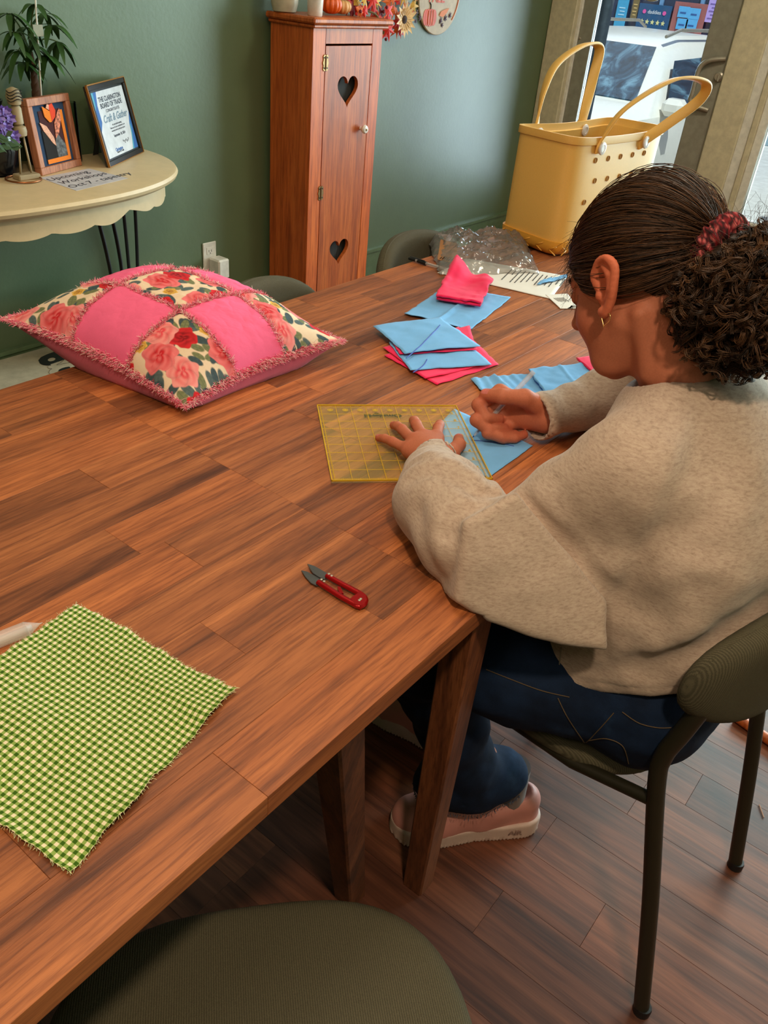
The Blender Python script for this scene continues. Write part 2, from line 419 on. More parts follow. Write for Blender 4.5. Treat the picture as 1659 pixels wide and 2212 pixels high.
# ---- door 1: aluminium shop door with glass, in a beige casing
dr = struct(thing('door_1', (XR, 2.03, 0), None, None))
c = MB(); c.bbox((4.93, 2.505, 0), (5.0, 2.67, 2.5), 0.006); c.build('door_casing', m_casing, dr)
c = MB(); c.bbox((4.965, 2.485, 0), (5.01, 2.508, 2.45), 0.004); c.build('door_stop', m_casew, dr)
c = MB(); c.bbox((4.975, 2.40, 0.02), (5.02, 2.485, 2.4), 0.004); c.bbox((4.975, 1.60, 0.02), (5.02, 1.745, 2.4), 0.004); c.bbox((4.975, 1.745, 0.02), (5.02, 2.40, 0.22), 0.004); c.bbox((4.975, 1.745, 2.28), (5.02, 2.40, 2.4), 0.004)
c.build('door_frame', m_alum, dr)
def glass(name, tint=(0.9, 0.97, 1, 1), refl=0.09):
    m = bpy.data.materials.new(name); m.use_nodes = True; n = m.node_tree.nodes; l = m.node_tree.links; n.clear()
    o = n.new('ShaderNodeOutputMaterial'); t = n.new('ShaderNodeBsdfTransparent'); g = n.new('ShaderNodeBsdfGlossy'); mx = n.new('ShaderNodeMixShader')
    fr = n.new('ShaderNodeFresnel'); fr.inputs[0].default_value = 1.35
    t.inputs[0].default_value = tint; g.inputs['Roughness'].default_value = 0.02
    l.new(fr.outputs[0], mx.inputs[0]); l.new(t.outputs[0], mx.inputs[1]); l.new(g.outputs[0], mx.inputs[2]); l.new(mx.outputs[0], o.inputs[0]); return m
m_glass = glass('window_glass')
MB().box((4.995, 1.745, 0.22), (5.001, 2.40, 2.28)).build('door_pane', m_glass, dr)
hp = [atx(1568, 127, 4.965), atx(1538, 129, 4.95), atx(1519, 138, 4.945), atx(1508, 155, 4.945), atx(1496, 200, 4.945), atx(1491, 216, 4.945), atx(1500, 228, 4.95), atx(1530, 238, 4.965)]
MB().tube(spline(hp, 6), 0.0125, 12).build('door_handle', m_steel, dr, True)
M = Matrix.Translation(atx(1553, 166, 4.975)) @ Matrix.Rotation(-math.pi/2, 4, 'Y')
MB().lathe([(0.024, 0), (0.024, 0.006), (0.017, 0.01), (0.017, 0.02)], n=20, M=M).build('lock_cylinder', m_steel, dr, True)
MB().bbox((4.948, atx(1553, 166, 4.96)[1]-0.004, atx(1553, 166, 4.96)[2]-0.022), (4.956, atx(1553, 166, 4.96)[1]+0.004, atx(1553, 166, 4.96)[2]+0.012), 0.002).build('lock_turn', m_steel, dr)
MB().lathe([(0.006, 0), (0.006, 0.004), (0.003, 0.006)], n=10, M=Matrix.Translation(atx(1253, 83, 4.975)) @ Matrix.Rotation(-math.pi/2, 4, 'Y')).build('screw', m_steel, dr)
c = MB()
c.bbox((4.95, 1.43, 0), (5.06, 1.60, 2.55), 0.006); c.build('door_post', m_casing, dr)
# window 1: the shop window right of the door
wn1 = struct(thing('window_1', (XR, -0.4, 0.3), None, None))
c = MB(); c.bbox((4.96, 1.375, 0.28), (5.05, 1.432, 2.55), 0.004); c.bbox((4.97, YF+0.2, 0.28), (5.05, 1.375, 0.36), 0.004); c.bbox((4.97, YF+0.2, 2.45), (5.05, 1.375, 2.55), 0.004)
c.bbox((4.97, -0.55, 0.36), (5.05, -0.47, 2.45), 0.004)
c.build('window_frame', m_casew, wn1)
MB().bbox((4.945, 1.345, 0.28), (5.03, 1.377, 2.55), 0.004).build('frame_reveal', m_casing, wn1)
MB().bbox((4.955, 1.30, 0.28), (5.03, 1.347, 2.55), 0.006).build('window_mullion', m_casew, wn1)
MB().box((4.998, YF+0.25, 0.36), (5.004, 1.30, 2.45)).build('window_pane', m_glass, wn1)
# round open/closed sign hung on the door glass
dc = MB().lathe([(0.075, 0.0), (0.078, 0.002), (0.078, 0.006), (0.075, 0.008)], n=40, M=Matrix.Translation(atx(1410, -12, 4.985)+np.array([0, 0, 0.045])) @ Matrix.Rotation(-math.pi/2, 4, 'Y')).build('hanging_sign', plain('grey_sign_card', srgb(170, 165, 150), 0.6), smooth=True)
tag(dc, 'round pale grey sign hanging on the glass of the shop door', 'sign')
rg = MB().tube([(4.976, atx(1410, -12, 4.985)[1]+0.026*math.cos(a), atx(1410, -12, 4.985)[2]+0.045+0.026*math.sin(a)) for a in np.linspace(0, 2*math.pi, 24, endpoint=False)], 0.003, 6, closed=True).build('hub_ring', m_steel, dc, True)

# ================================================================ STREET OUTSIDE
ZS = -0.38
st = struct(MB().box((5.1, -14, ZS-0.1), (22, 22, ZS)).build('street_ground_1', plain('sunlit_asphalt', srgb(205, 203, 196), 0.9, scale=8)))  # asphalt surface of the street
sw = struct(MB().box((5.1, -14, ZS), (6.0, 22, -0.16)).build('street_ground_2', plain('pale_concrete_pavement', srgb(190, 186, 176), 0.9, scale=6)))  # concrete pavement along the shop front
pole = MB(); pc = atx(1285, 120, 5.75)
pole.tube([(pc[0], pc[1], z) for z in (-0.16, -0.1, 3.2)], [0.075, 0.055, 0.055], 20)
po = pole.build('street_post', plain('weathered_grey_post', srgb(92, 100, 110), 0.5, var=0.35, scale=12), smooth=True)
tag(po, 'grey metal street post standing on the pavement outside the door', 'post')
m_carw = plain('white_car_paint', srgb(232, 228, 215), 0.2, var=0.03)
m_cargl = MT('tinted_glass_painted_reflections', rough=0.06, spec=0.7)
m_cargl.base(m_cargl.ramp(m_cargl.noise(m_cargl.coords((1, 4, 4)), 1.6, 6, 0.6, 1.0), [(0.35, (0.01, 0.02, 0.03, 1)), (0.5, (0.03, 0.07, 0.11, 1)), (0.66, (0.16, 0.30, 0.38, 1))])); m_cargl = m_cargl.m  # noise paints pale reflections into the dark glass colour
m_cardk = plain('dark_car_trim', (0.02, 0.022, 0.025, 1), 0.5)
def make_car(loc, rz, label):
    """nose towards local -X"""
    t = thing('car', (0, 0, 0), label, 'car', 'parked white cars')
    prof = [(-2.2, .30), (-2.25, .55), (-2.18, .72), (-1.9, .84), (-1.25, .96), (-1.0, 1.0), (-0.35, 1.36), (0.2, 1.45), (1.2, 1.45), (1.9, 1.36), (2.2, 1.0), (2.3, .8), (2.28, .35)]
    ys = [(-0.9, .0), (-0.86, .35), (-0.62, 1.0), (0, 1.03), (0.62, 1.0), (0.86, .35), (0.9, 0.0)]
    V = []; F = []
    def zz(x, z, y):
        cab = max(0, z-0.95); return z-0.0*cab
    n = len(prof)
    rows = []
    for (x, z) in prof:
        r = []
        hw = 0.88 if abs(x) < 2.0 else 0.80
        top = z
        belt = min(z, 0.92)
        for s in (-1, 1):
            pts = [(x, s*hw*0.97, .28), (x, s*hw, min(belt, .6)), (x, s*hw*0.97, belt), (x, s*(hw-0.30*max(0, z-0.95)/0.5-0.03), max(belt, z-0.10 if z > .95 else belt)), (x, s*(hw-0.30*max(0, z-.95)/.5-0.16), z)]
            r.append(pts)
        rows.append(r[0]+r[1][::-1])
    m = 10
    for r in rows: V += r
    for i in range(n-1):
        for k in range(m-1): F.append((i*m+k, i*m+k+1, (i+1)*m+k+1, (i+1)*m+k))
    F.append(tuple(range(m))); F.append(tuple(range((n-1)*m, n*m)))
    body = MB().add(V, F).build('body', m_carw, t, True)
    body.modifiers.new('b', 'BEVEL').width = 0.03
    # windscreen, rear and side glass follow the cabin a few mm proud
    def pane(name, pts):
        MB().add(pts+[tuple(np.array(p)+np.array([0, 0, -0.012])) for p in pts], [(0, 1, 2, 3), (7, 6, 5, 4), (0, 4, 5, 1), (1, 5, 6, 2), (2, 6, 7, 3), (3, 7, 4, 0)]).build(name, m_cargl, t)
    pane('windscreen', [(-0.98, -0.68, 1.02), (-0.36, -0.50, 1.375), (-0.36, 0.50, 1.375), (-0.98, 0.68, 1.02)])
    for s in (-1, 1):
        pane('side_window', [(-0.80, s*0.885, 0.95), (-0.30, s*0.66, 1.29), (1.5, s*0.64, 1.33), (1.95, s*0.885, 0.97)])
        MB().bbox((-0.85, s*0.93-0.09, 0.93), (-0.68, s*0.93+0.09, 1.06), 0.04).build('wing_mirror', m_carw, t)
        MB().bbox((-2.27, s*0.62-0.17, 0.60), (-2.10, s*0.62+0.17, 0.72), 0.03).build('headlamp', plain('headlamp_glass', srgb(200, 210, 220), 0.1), t)
        for xx in (-1.4, 1.4):
            M = Matrix.Translation((xx, s*0.80, 0.31)) @ Matrix.Rotation(math.pi/2, 4, 'X')
            wv = MB().lathe([(0.20, -0.1), (0.29, -0.1), (0.31, -0.07), (0.31, 0.07), (0.29, 0.1), (0.20, 0.1)], n=24, M=M).build('wheel', m_cardk, t, True)
            MB().lathe([(0.06, -0.11), (0.19, -0.095), (0.19, 0.095), (0.06, 0.11)], n=24, M=M).build('hub_cap', m_steel, wv, True)
    MB().bbox((-2.29, -0.42, 0.40), (-2.2, 0.42, 0.56), 0.02).build('grille', m_cardk, t)
    MB().tube([(-1.02, -0.05, 1.02), (-0.75, 0.45, 1.16)], 0.010, 6).build('wiper', m_cardk, t)
    for s in (-1, 1): MB().tube([(-0.2, s*0.50, 1.45), (0.1, s*.50, 1.50), (1.5, s*.50, 1.50), (1.7, s*.50, 1.44)], 0.014, 8).build('roof_rail', m_steel, t)
    t.location = loc; t.rotation_euler.z = rz
    return t
make_car((8.0, 3.58, ZS), 0.0, 'white car parked nose in, seen through the glass door')
make_car((9.3, 0.72, ZS), 0.0, 'white car seen through the shop window at the right edge')
# the shop across the street
fac = thing('storefront', (14.0, 6, ZS), 'dark storefront across the street with posters in its window', 'building')
MB().box((14.0, -8, ZS), (14.3, 18, 3.6)).build('facade', plain('dark_blue_facade', srgb(38, 44, 66), 0.5), fac)
for k in range(7): MB().bbox((13.94, 3.2+k*0.62, ZS+0.2), (14.0, 3.26+k*0.62, 2.4), 0.01).build('mullion', plain('pale_mullion', srgb(110, 150, 190), 0.5) if k == 0 else bpy.data.materials['pale_mullion'], fac)
MB().box((13.985, 3.2, ZS+0.3), (13.998, 7.4, 2.4)).build('shop_glass', MT('dark_shop_glass', (0.03, 0.04, 0.09, 1), 0.08, spec=0.8).m, fac)
MB().bbox((13.9, 2.8, ZS), (14.0, 7.8, ZS+0.28), 0.01).build('sill', plain('pale_sill', srgb(150, 170, 180), 0.7), fac)
def pcol(r, g, b): 
    nm = 'poster_%d_%d_%d' % (r, g, b)
    return bpy.data.materials.get(nm) or plain(nm, srgb(r, g, b), 0.7, var=0.05)
def poster(px, py, w, h, col, label):
    p = atx(px, py, 13.93); o = MB().bbox((13.925, p[1]-w/2, p[2]-h/2), (13.935, p[1]+w/2, p[2]+h/2), 0.002).build('poster', col)
    tag(o, label, 'poster', 'posters in the window across the street'); return o, p
def lines(par, p, w, n, col, dz=0.045):
    for k in range(n): MB().box((13.921, p[1]-w/2, p[2]+0.05-k*dz-0.006), (13.9245, p[1]+w/2*(0.6 if k % 2 else 1), p[2]+0.05-k*dz+0.006)).build('print_line', col, par)
o, p = poster(1411, 40, 0.52, 0.36, pcol(30, 80, 120), 'dark teal notice with pink marks and a row of cream stars')
for k in range(5):
    pts = []
    for j in range(10):
        a = math.pi/2+j*math.pi/5; r = 0.036 if j % 2 == 0 else 0.017; pts.append((r*math.cos(a), r*math.sin(a)))
    Ms = Matrix.Translation((13.922, p[1]+0.17-k*0.085, p[2]-0.05)) @ Matrix.Rotation(math.pi/2, 4, 'Z') @ Matrix.Rotation(math.pi/2, 4, 'X')
    MB().prism(pts, -0.002, 0.002, Ms).build('star', pcol(225, 215, 150), o)
for s in (-1, 1): MB().lathe([(0.028, 0), (0.028, 0.004)], n=12, M=Matrix.Translation((13.922, p[1]+s*0.16, p[2]+0.08)) @ Matrix.Rotation(-math.pi/2, 4, 'Y')).build('pink_rosette', pcol(230, 90, 160), o)
Mt = frame((13.922, p[1], p[2]+0.08), (0, -1, 0), (0, 0, 1)); text_obj('lettering', 'daddies', pcol(240, 240, 240), 0.07, Mt, o)
o, p = poster(1545, 18, 0.22, 0.36, pcol(190, 160, 225), 'tall lilac poster near the door handle, highest of the row'); lines(o, p, 0.16, 5, pcol(120, 90, 160))
o, p = poster(1486, 42, 0.50, 0.42, pcol(165, 95, 90), 'rust red board behind four pale blue cards')
for i, (qx, qy) in enumerate(((1477, 26), (1500, 30), (1473, 52), (1493, 54))):
    lab = ('upper left', 'upper right', 'lower left', 'lower right')[i]
    q = atx(qx, qy, 13.91); c = MB().bbox((13.905, q[1]-0.085, q[2]-0.07), (13.912, q[1]+0.085, q[2]+0.07), 0.002).build('card', pcol(95, 175, 225)); tag(c, 'pale blue card pinned %s on the rust red board' % lab, 'card', 'blue cards on the red board')
    MB().box((13.902, q[1]-0.04, q[2]-0.02), (13.9045, q[1]+0.05, q[2]+0.0)).build('print_line', pcol(50, 90, 150), c)
o, p = poster(1553, 66, 0.24, 0.26, pcol(100, 180, 225), 'pale blue notice with a dark square, below the lilac poster')
MB().box((13.921, p[1]-0.06, p[2]-0.08), (13.9245, p[1]+0.06, p[2]+0.06)).build('dark_square', pcol(40, 60, 100), o)
o, p = poster(1343, 25, 0.18, 0.42, pcol(70, 160, 200), 'narrow turquoise banner in the window left of the starred notice'); lines(o, p, 0.1, 3, pcol(200, 230, 240))
o, p = poster(1372, 18, 0.10, 0.34, pcol(120, 100, 60), 'thin brown banner in the window beside the turquoise one'); lines(o, p, 0.06, 4, pcol(230, 190, 120))

# ================================================================ TABLES
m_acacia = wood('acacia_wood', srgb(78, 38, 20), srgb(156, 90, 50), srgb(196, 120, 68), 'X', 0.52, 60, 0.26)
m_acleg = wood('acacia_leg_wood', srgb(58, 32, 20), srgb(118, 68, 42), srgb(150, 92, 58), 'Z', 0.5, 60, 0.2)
TZ = 0.75; Y0, Y1 = 0.332, 1.213
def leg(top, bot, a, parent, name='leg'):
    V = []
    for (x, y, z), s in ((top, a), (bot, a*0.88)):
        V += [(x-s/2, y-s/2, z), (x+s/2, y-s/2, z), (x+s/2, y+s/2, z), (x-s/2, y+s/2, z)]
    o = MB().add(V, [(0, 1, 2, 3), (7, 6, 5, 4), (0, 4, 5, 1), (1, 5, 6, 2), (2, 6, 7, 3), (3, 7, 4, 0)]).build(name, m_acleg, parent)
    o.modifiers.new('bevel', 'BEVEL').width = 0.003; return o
def make_table(x0, x1, label, legs, seed, noise_side=0.0):
    rs = random.Random(seed)
    t = thing('dining_table', ((x0+x1)/2, (Y0+Y1)/2, 0), label, 'table', 'wooden tables pushed together')
    MB().box((x0+0.001, Y0+0.001, TZ-0.028), (x1-0.001, Y1-0.001, TZ-0.0045)).build('tabletop_core', m_acleg, t)
    nrow = 12; wr = (Y1-Y0)/nrow
    for r in range(nrow):
        x = x0
        first = True
        while x < x1-1e-4:
            L = rs.uniform(0.22, 0.62); 
            if first: L *= rs.uniform(0.35, 1.0); first = False
            xe = min(x+L, x1)
            if x1-xe < 0.08: xe = x1
            dz = rs.uniform(-0.00012, 0.00012)
            MB().bbox((x+0.0001, Y0+r*wr+0.0001, TZ-0.006 if 0 < r < nrow-1 else TZ-0.027), (xe-0.0001, Y0+(r+1)*wr-0.0001, TZ+dz), 0.0003).build('board', m_acacia, t)
            x = xe
    for tp, bt in legs: leg(tp, bt, 0.046, t)
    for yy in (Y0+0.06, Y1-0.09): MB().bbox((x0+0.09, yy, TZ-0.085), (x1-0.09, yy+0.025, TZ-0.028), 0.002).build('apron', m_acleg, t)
    return t
SEAM = 0.697
make_table(-1.15, SEAM, 'acacia dining table in the foreground with the green gingham cloth on it',
    [((0.475, 0.372, TZ-0.028), (0.685, 0.475, 0)), ((0.475, 1.17, TZ-0.028), (0.685, 1.07, 0)), ((-0.95, 0.372, TZ-0.028), (-1.12, 0.475, 0)), ((-0.95, 1.17, TZ-0.028), (-1.12, 1.07, 0))], 3)
make_table(SEAM, 2.42, 'acacia dining table farther off with the yellow tote bag on it',
    [((0.722, 0.362, TZ-0.028), (0.785, 0.398, 0)), ((0.738, 1.175, TZ-0.028), (0.792, 1.175, 0)), ((2.34, 0.39, TZ-0.028), (2.37, 0.38, 0)), ((2.34, 1.15, TZ-0.028), (2.37, 1.16, 0))], 8)

# ================================================================ CHAIRS
m_olive = plain('olive_metal', srgb(42, 39, 27), 0.42, 0.25, var=0.05)
def chair_fabric(nm, col):
    t = MT(nm, col, 0.85, spec=0.2)
    v = t.coords((1, 1, 1)); wv = t.node('ShaderNodeTexWave', wave_type='BANDS', bands_direction='X'); wv.inputs['Scale'].default_value = 140; wv.inputs['Distortion'].default_value = 3; wv.inputs['Detail'].default_value = 2; wv.inputs['Detail Scale'].default_value = 8
    t.l.new(v, wv.inputs[0])
    t.base(t.ramp(wv.outputs['Fac'], [(0.2, tuple(c*0.72 for c in col[:3])+(1,)), (0.8, tuple(c*1.15 for c in col[:3])+(1,))])); t.bump(wv.outputs['Fac'], 0.5, 0.0012)
    return t.m
m_seat = chair_fabric('olive_grey_ribbed_fabric', srgb(88, 82, 64))
def f_seat(P):
    # rounded square cushion, slightly crowned
    x, y, z = P.T; e = ((np.abs(x)/0.200)**3.0+(np.abs(y-0.085)/0.193)**3.0)**(1/3.0)
    side = (e-1)*0.2; zz = np.abs(z-0.420)-0.024+0.006*np.clip(e, 0, 1.2)**2
    return smax(side, zz, 0.022)
def f_back(P):
    x, y, z = P.T; yc = -0.185+1.35*x*x
    e = ((np.abs(x)/0.222)**2.3+(np.abs(z-0.680)/0.112)**2.3)**(1/2.3)
    return smax((e-1)*0.125, np.abs(y-yc+0.10*(z-0.685))-0.024, 0.026)*0.9
def make_chair():
    t = thing('dining_chair', (0, 0, 0), 'x', 'chair')
    s = sdf_obj('seat', f_seat, (-0.25, -0.15, 0.37), (0.25, 0.32, 0.47), 0.006, m_seat, t)
    b = sdf_obj('backrest', f_back, (-0.25, -0.25, 0.53), (0.25, -0.02, 0.84), 0.006, m_seat, t)
    # piping seam round the pad
    pts = []
    for a in np.linspace(0, 2*math.pi, 60, endpoint=False):
        c, sn = math.cos(a), math.sin(a); rr = (abs(c/0.222)**2.3+abs(sn/0.112)**2.3)**(-1/2.3); x = rr*c; z = 0.680+rr*sn
        pts.append((x*0.988, -0.185+1.35*x*x-0.10*(z-0.685), 0.685+(z-0.685)*0.985))
    MB().tube(pts, 0.0028, 6, closed=True).build('seam', m_seat, b, True)
    for s_ in (-1, 1):
        p = spline([(s_*0.186, -0.232, 0.0), (s_*0.190, -0.178, 0.25), (s_*0.194, -0.125, 0.47), (s_*0.194, -0.118, 0.53), (s_*0.190, -0.128, 0.585), (s_*0.180, -0.145, 0.68)], 6)
        MB().tube(p, 0.0125, 14).build('rear_leg', m_olive, t, True)
        p = spline([(s_*0.20, 0.225, 0.0), (s_*0.19, 0.20, 0.25), (s_*0.183, 0.178, 0.40)], 5)
        MB().tube(p, 0.0115, 14).build('front_leg', m_olive, t, True)
        MB().tube([(s_*0.192, -0.13, 0.445), (s_*0.186, 0.0, 0.405), (s_*0.183, 0.178, 0.398)], 0.010, 10).build('seat_rail', m_olive, t, True)
        for (x, y) in ((s_*0.186, -0.232), (s_*0.20, 0.225)): MB().lathe([(0.0145, 0), (0.0145, 0.012), (0.013, 0.016)], c=(x, y, 0.0), n=14).build('foot_cap', m_black, t, True)
    MB().tube([(-0.18, 0.17, 0.398), (0.18, 0.17, 0.398)], 0.010, 10).build('cross_rail', m_olive, t, True)
    MB().tube([(-0.175, -0.03, 0.400), (0.175, -0.03, 0.400)], 0.010, 10).build('cross_rail', m_olive, t, True)
    return t
def dup(root, loc, rz, label):
    r = root.copy(); COL.objects.link(r); r.location = loc; r.rotation_euler = (0, 0, rz); r['label'] = label
    for ch in list(root.children):
        c = ch.copy(); COL.objects.link(c); c.parent = r
        for g in ch.children:
            d = g.copy(); COL.objects.link(d); d.parent = c
    return r
ch0 = make_chair()
GCH = (1.052, 0.205, 0); GRZ = -0.084
dup(ch0, (0.175, 0.165, 0), math.radians(-41), 'olive grey padded chair in the foreground, only its seat in view').scale = (1.16, 1.16, 1.0)
dup(ch0, (1.245, 1.075, 0), math.radians(180+16), 'empty olive chair across the table in front of the wooden cabinet')
dup(ch0, (1.83, 1.105, 0), math.radians(180+6), 'empty olive chair across the table beside the clear plastic bag')
ch0.location = GCH; ch0.rotation_euler.z = GRZ; ch0['label'] = 'olive padded chair with metal legs that the girl sits on'
for o in list(COL.objects):
    if o.name.startswith('dining_chair'): o['group'] = 'olive dining chairs round the table'

# ================================================================ CABINET AND WHAT STANDS ON IT
def poly2d(name, outlines, depth, mat, M, parent, bevel=0.0):
    """flat board with holes: outlines[0] is the outside, the others are cut out"""
    cu = bpy.data.curves.new(name, 'CURVE'); cu.dimensions = '2D'; cu.fill_mode = 'BOTH'; cu.extrude = depth/2; cu.bevel_depth = bevel
    for ol in outlines:
        sp = cu.splines.new('POLY'); sp.points.add(len(ol)-1); sp.use_cyclic_u = True
        for q, (a, b) in zip(sp.points, ol): q.co = (a, b, 0, 1)
    t = bpy.data.objects.new('tmp', cu); COL.objects.link(t); bpy.context.view_layer.update()
    me = bpy.data.meshes.new_from_object(t.evaluated_get(bpy.context.evaluated_depsgraph_get())); bpy.data.objects.remove(t)
    me.transform(M); me.name = name; me.materials.clear(); me.materials.append(mat)
    o = bpy.data.objects.new(name, me); COL.objects.link(o)
    if parent is not None: attach(o, parent)
    return o
m_pine = wood('orange_stained_pine', srgb(150, 70, 28), srgb(196, 98, 42), srgb(216, 120, 56), 'Z', 0.42, 30, 0.08)
CX0, CX1, CY0, CZ = 2.652, 3.075, 2.42, 1.172
cb = thing('cabinet', ((CX0+CX1)/2, 2.54, 0), 'tall narrow orange wood cabinet with heart cut-outs in its door', 'cabinet')
MB().bbox((CX0, CY0+0.018, 0), (CX0+0.016, YW-0.024, CZ), 0.001).build('side_panel', m_pine, cb)
MB().bbox((CX1-0.016, CY0+0.018, 0), (CX1, YW-0.024, CZ), 0.001).build('side_panel', m_pine, cb)
MB().bbox((CX0+0.016, YW-0.034, 0.02), (CX1-0.016, YW-0.024, CZ), 0.001).build('back_panel', m_pine, cb)
MB().bbox((CX0, CY0, 0), (CX0+0.072, CY0+0.018, CZ), 0.001).build('stile', m_pine, cb)
MB().bbox((CX1-0.062, CY0, 0), (CX1, CY0+0.018, CZ), 0.001).build('stile', m_pine, cb)
MB().bbox((CX0+0.0725, CY0, 1.105), (CX1-0.0625, CY0+0.018, CZ), 0.001).build('top_rail', m_pine, cb)
MB().bbox((CX0+0.0725, CY0, 0.0), (CX1-0.0625, CY0+0.018, 0.10), 0.001).build('bottom_rail', m_pine, cb)
for zz in (0.12, 0.5, 0.85): MB().box((CX0+0.016, CY0+0.03, zz), (CX1-0.016, YW-0.034, zz+0.014)).build('shelf', m_pine, cb)
MB().bbox((CX0-0.028, CY0-0.03, CZ), (CX1+0.035, YW-0.02, CZ+0.022), 0.006).build('top_board', m_pine, cb)
MB().bbox((CX0-0.014, CY0-0.016, CZ-0.014), (CX1+0.02, YW-0.022, CZ), 0.004).build('cornice', m_pine, cb)
def heart(cx, cz, w, h, n=40):
    o = []
    for a in np.linspace(0, 2*math.pi, n, endpoint=False):
        x = 16*math.sin(a)**3; y = 13*math.cos(a)-5*math.cos(2*a)-2*math.cos(3*a)-math.cos(4*a)
        o.append((cx+x/32*w, cz+(y+2.5)/29*h))
    return o[::-1]
DX0, DX1 = CX0+0.0765, CX1-0.0655
h1 = aty(751, 199, CY0); h2 = aty(732, 545, CY0)
Md = frame((0, CY0+0.009, 0), (1, 0, 0), (0, 0, 1))
door = poly2d('door', [[(DX0, 0.105), (DX1, 0.105), (DX1, 1.098), (DX0, 1.098)], heart(h1[0], h1[2], 0.128, 0.118), heart(h2[0], h2[2], 0.128, 0.112)], 0.017, m_pine, Md, cb)
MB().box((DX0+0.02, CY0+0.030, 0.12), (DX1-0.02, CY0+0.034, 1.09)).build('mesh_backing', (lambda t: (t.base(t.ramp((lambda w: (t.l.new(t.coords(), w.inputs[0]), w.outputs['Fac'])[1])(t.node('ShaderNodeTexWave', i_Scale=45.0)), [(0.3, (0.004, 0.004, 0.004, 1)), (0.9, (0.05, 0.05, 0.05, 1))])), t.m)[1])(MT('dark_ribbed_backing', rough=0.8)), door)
kb = aty(786, 279, CY0-0.02)
m_porc = plain('white_porcelain', srgb(235, 225, 215), 0.15); m_brass = plain('aged_brass', srgb(150, 120, 80), 0.4, 0.8)
Mk = Matrix.Translation((kb[0], CY0, kb[2])) @ Matrix.Rotation(math.pi/2, 4, 'X')
MB().lathe([(0.007, 0), (0.007, 0.012), (0.015, 0.018), (0.018, 0.026), (0.014, 0.033), (0.004, 0.035)], n=20, M=Mk).build('knob', m_porc, door, True)
MB().lathe([(0.0045, 0.033), (0.0045, 0.037), (0.002, 0.038)], n=12, M=Mk).build('knob_screw', m_brass, door, True)
for (px, py) in ((701, 136), (690, 418)):
    q = aty(px, py, CY0-0.003)
    hb = MB()
    for s in (-1, 1):
        ol = [(s*0.001, -0.026), (s*0.008, -0.029), (s*0.015, -0.022), (s*0.0125, -0.010), (s*0.017, 0.0), (s*0.0125, 0.010), (s*0.015, 0.022), (s*0.008, 0.029), (s*0.001, 0.026)]
        hb.prism(ol, 0, 0.003, frame((CX0+0.0745, CY0-0.0002, q[2]), (1, 0, 0), (0, 0, 1)))
    hb.tube([(CX0+0.0745, CY0-0.004, q[2]-0.024), (CX0+0.0745, CY0-0.004, q[2]+0.024)], 0.003, 8)
    h = hb.build('hinge', m_brass, cb)
    for s in (-1, 1):
        for zz in (-0.018, 0.018): MB().lathe([(0.0028, 0.0005), (0.0028, 0.0015), (0.001, 0.002)], n=8, M=Matrix.Translation((CX0+0.0745+s*0.009, CY0-0.003, q[2]+zz)) @ Matrix.Rotation(math.pi/2, 4, 'X')).build('hinge_screw', m_black, h)
ZT = CZ+0.022
m_glaze = plain('cream_glaze', srgb(190, 178, 155), 0.35)
q = aty(632, 14, 2.53)
tag(MB().lathe([(0.035, 0), (0.045, 0.004), (0.052, 0.03), (0.056, 0.09), (0.050, 0.10), (0.046, 0.095), (0.046, 0.02), (0.0, 0.012)], c=(2.665, 2.585, ZT), n=28).build('crock', m_glaze, smooth=True), 'cream glazed crock on the cabinet top, at its left back', 'pot')
tag(MB().lathe([(0.026, 0), (0.028, 0.003), (0.032, 0.075), (0.030, 0.076), (0.026, 0.01), (0.0, 0.008)], c=(2.702, 2.46, ZT), n=28).build('cup', plain('white_glaze', srgb(225, 215, 205), 0.3), smooth=True), 'small white tapered cup on the cabinet top', 'cup')
tag(MB().bbox((2.755, 2.50, ZT), (2.79, 2.52, ZT+0.12), 0.004).build('wooden_plaque', m_acleg), 'narrow brown wooden plaque standing beside the orange pumpkin', 'plaque')
def pumpkin(c, r, h, col, stemcol, label, nrib=12):
    V = []; F = []; n = 96; m = 18
    for i in range(m+1):
        t = math.pi*i/m
        for k in range(n):
            a = 2*math.pi*k/n; rib = 1-0.10*abs(math.cos(a*nrib/2))**3
            V.append((c[0]+r*math.sin(t)**0.8*rib*math.cos(a), c[1]+r*math.sin(t)**0.8*rib*math.sin(a), c[2]+h/2*(1-math.cos(t)*(1-0.15*math.sin(t)**0)) - (0.10*h*math.exp(-((math.pi-t)/0.35)**2))))
    for i in range(m):
        for k in range(n): F.append((i*n+k, i*n+(k+1) % n, (i+1)*n+(k+1) % n, (i+1)*n+k))
    V[0:n] = [(c[0], c[1], V[0][2])]*n
    o = tag(new_mesh('pumpkin', V, F, col, True), label, 'pumpkin')
    MB().tube([(c[0], c[1], c[2]+h*0.85), (c[0]+0.003, c[1], c[2]+h*1.05), (c[0]+0.012, c[1], c[2]+h*1.22)], [0.008, 0.006, 0.007], 8).build('stem', stemcol, o, True)
    return o
m_stem = plain('dry_stem', srgb(110, 95, 55), 0.8)
pumpkin((2.838, 2.50, ZT), 0.043, 0.075, plain('orange_pumpkin_skin', srgb(225, 92, 22), 0.4), m_stem, 'small bright orange pumpkin on the cabinet top')
pumpkin((2.925, 2.52, ZT), 0.040, 0.062, plain('cream_pumpkin_skin', srgb(225, 170, 110), 0.5), m_stem, 'small cream and orange pumpkin beside the autumn leaves')
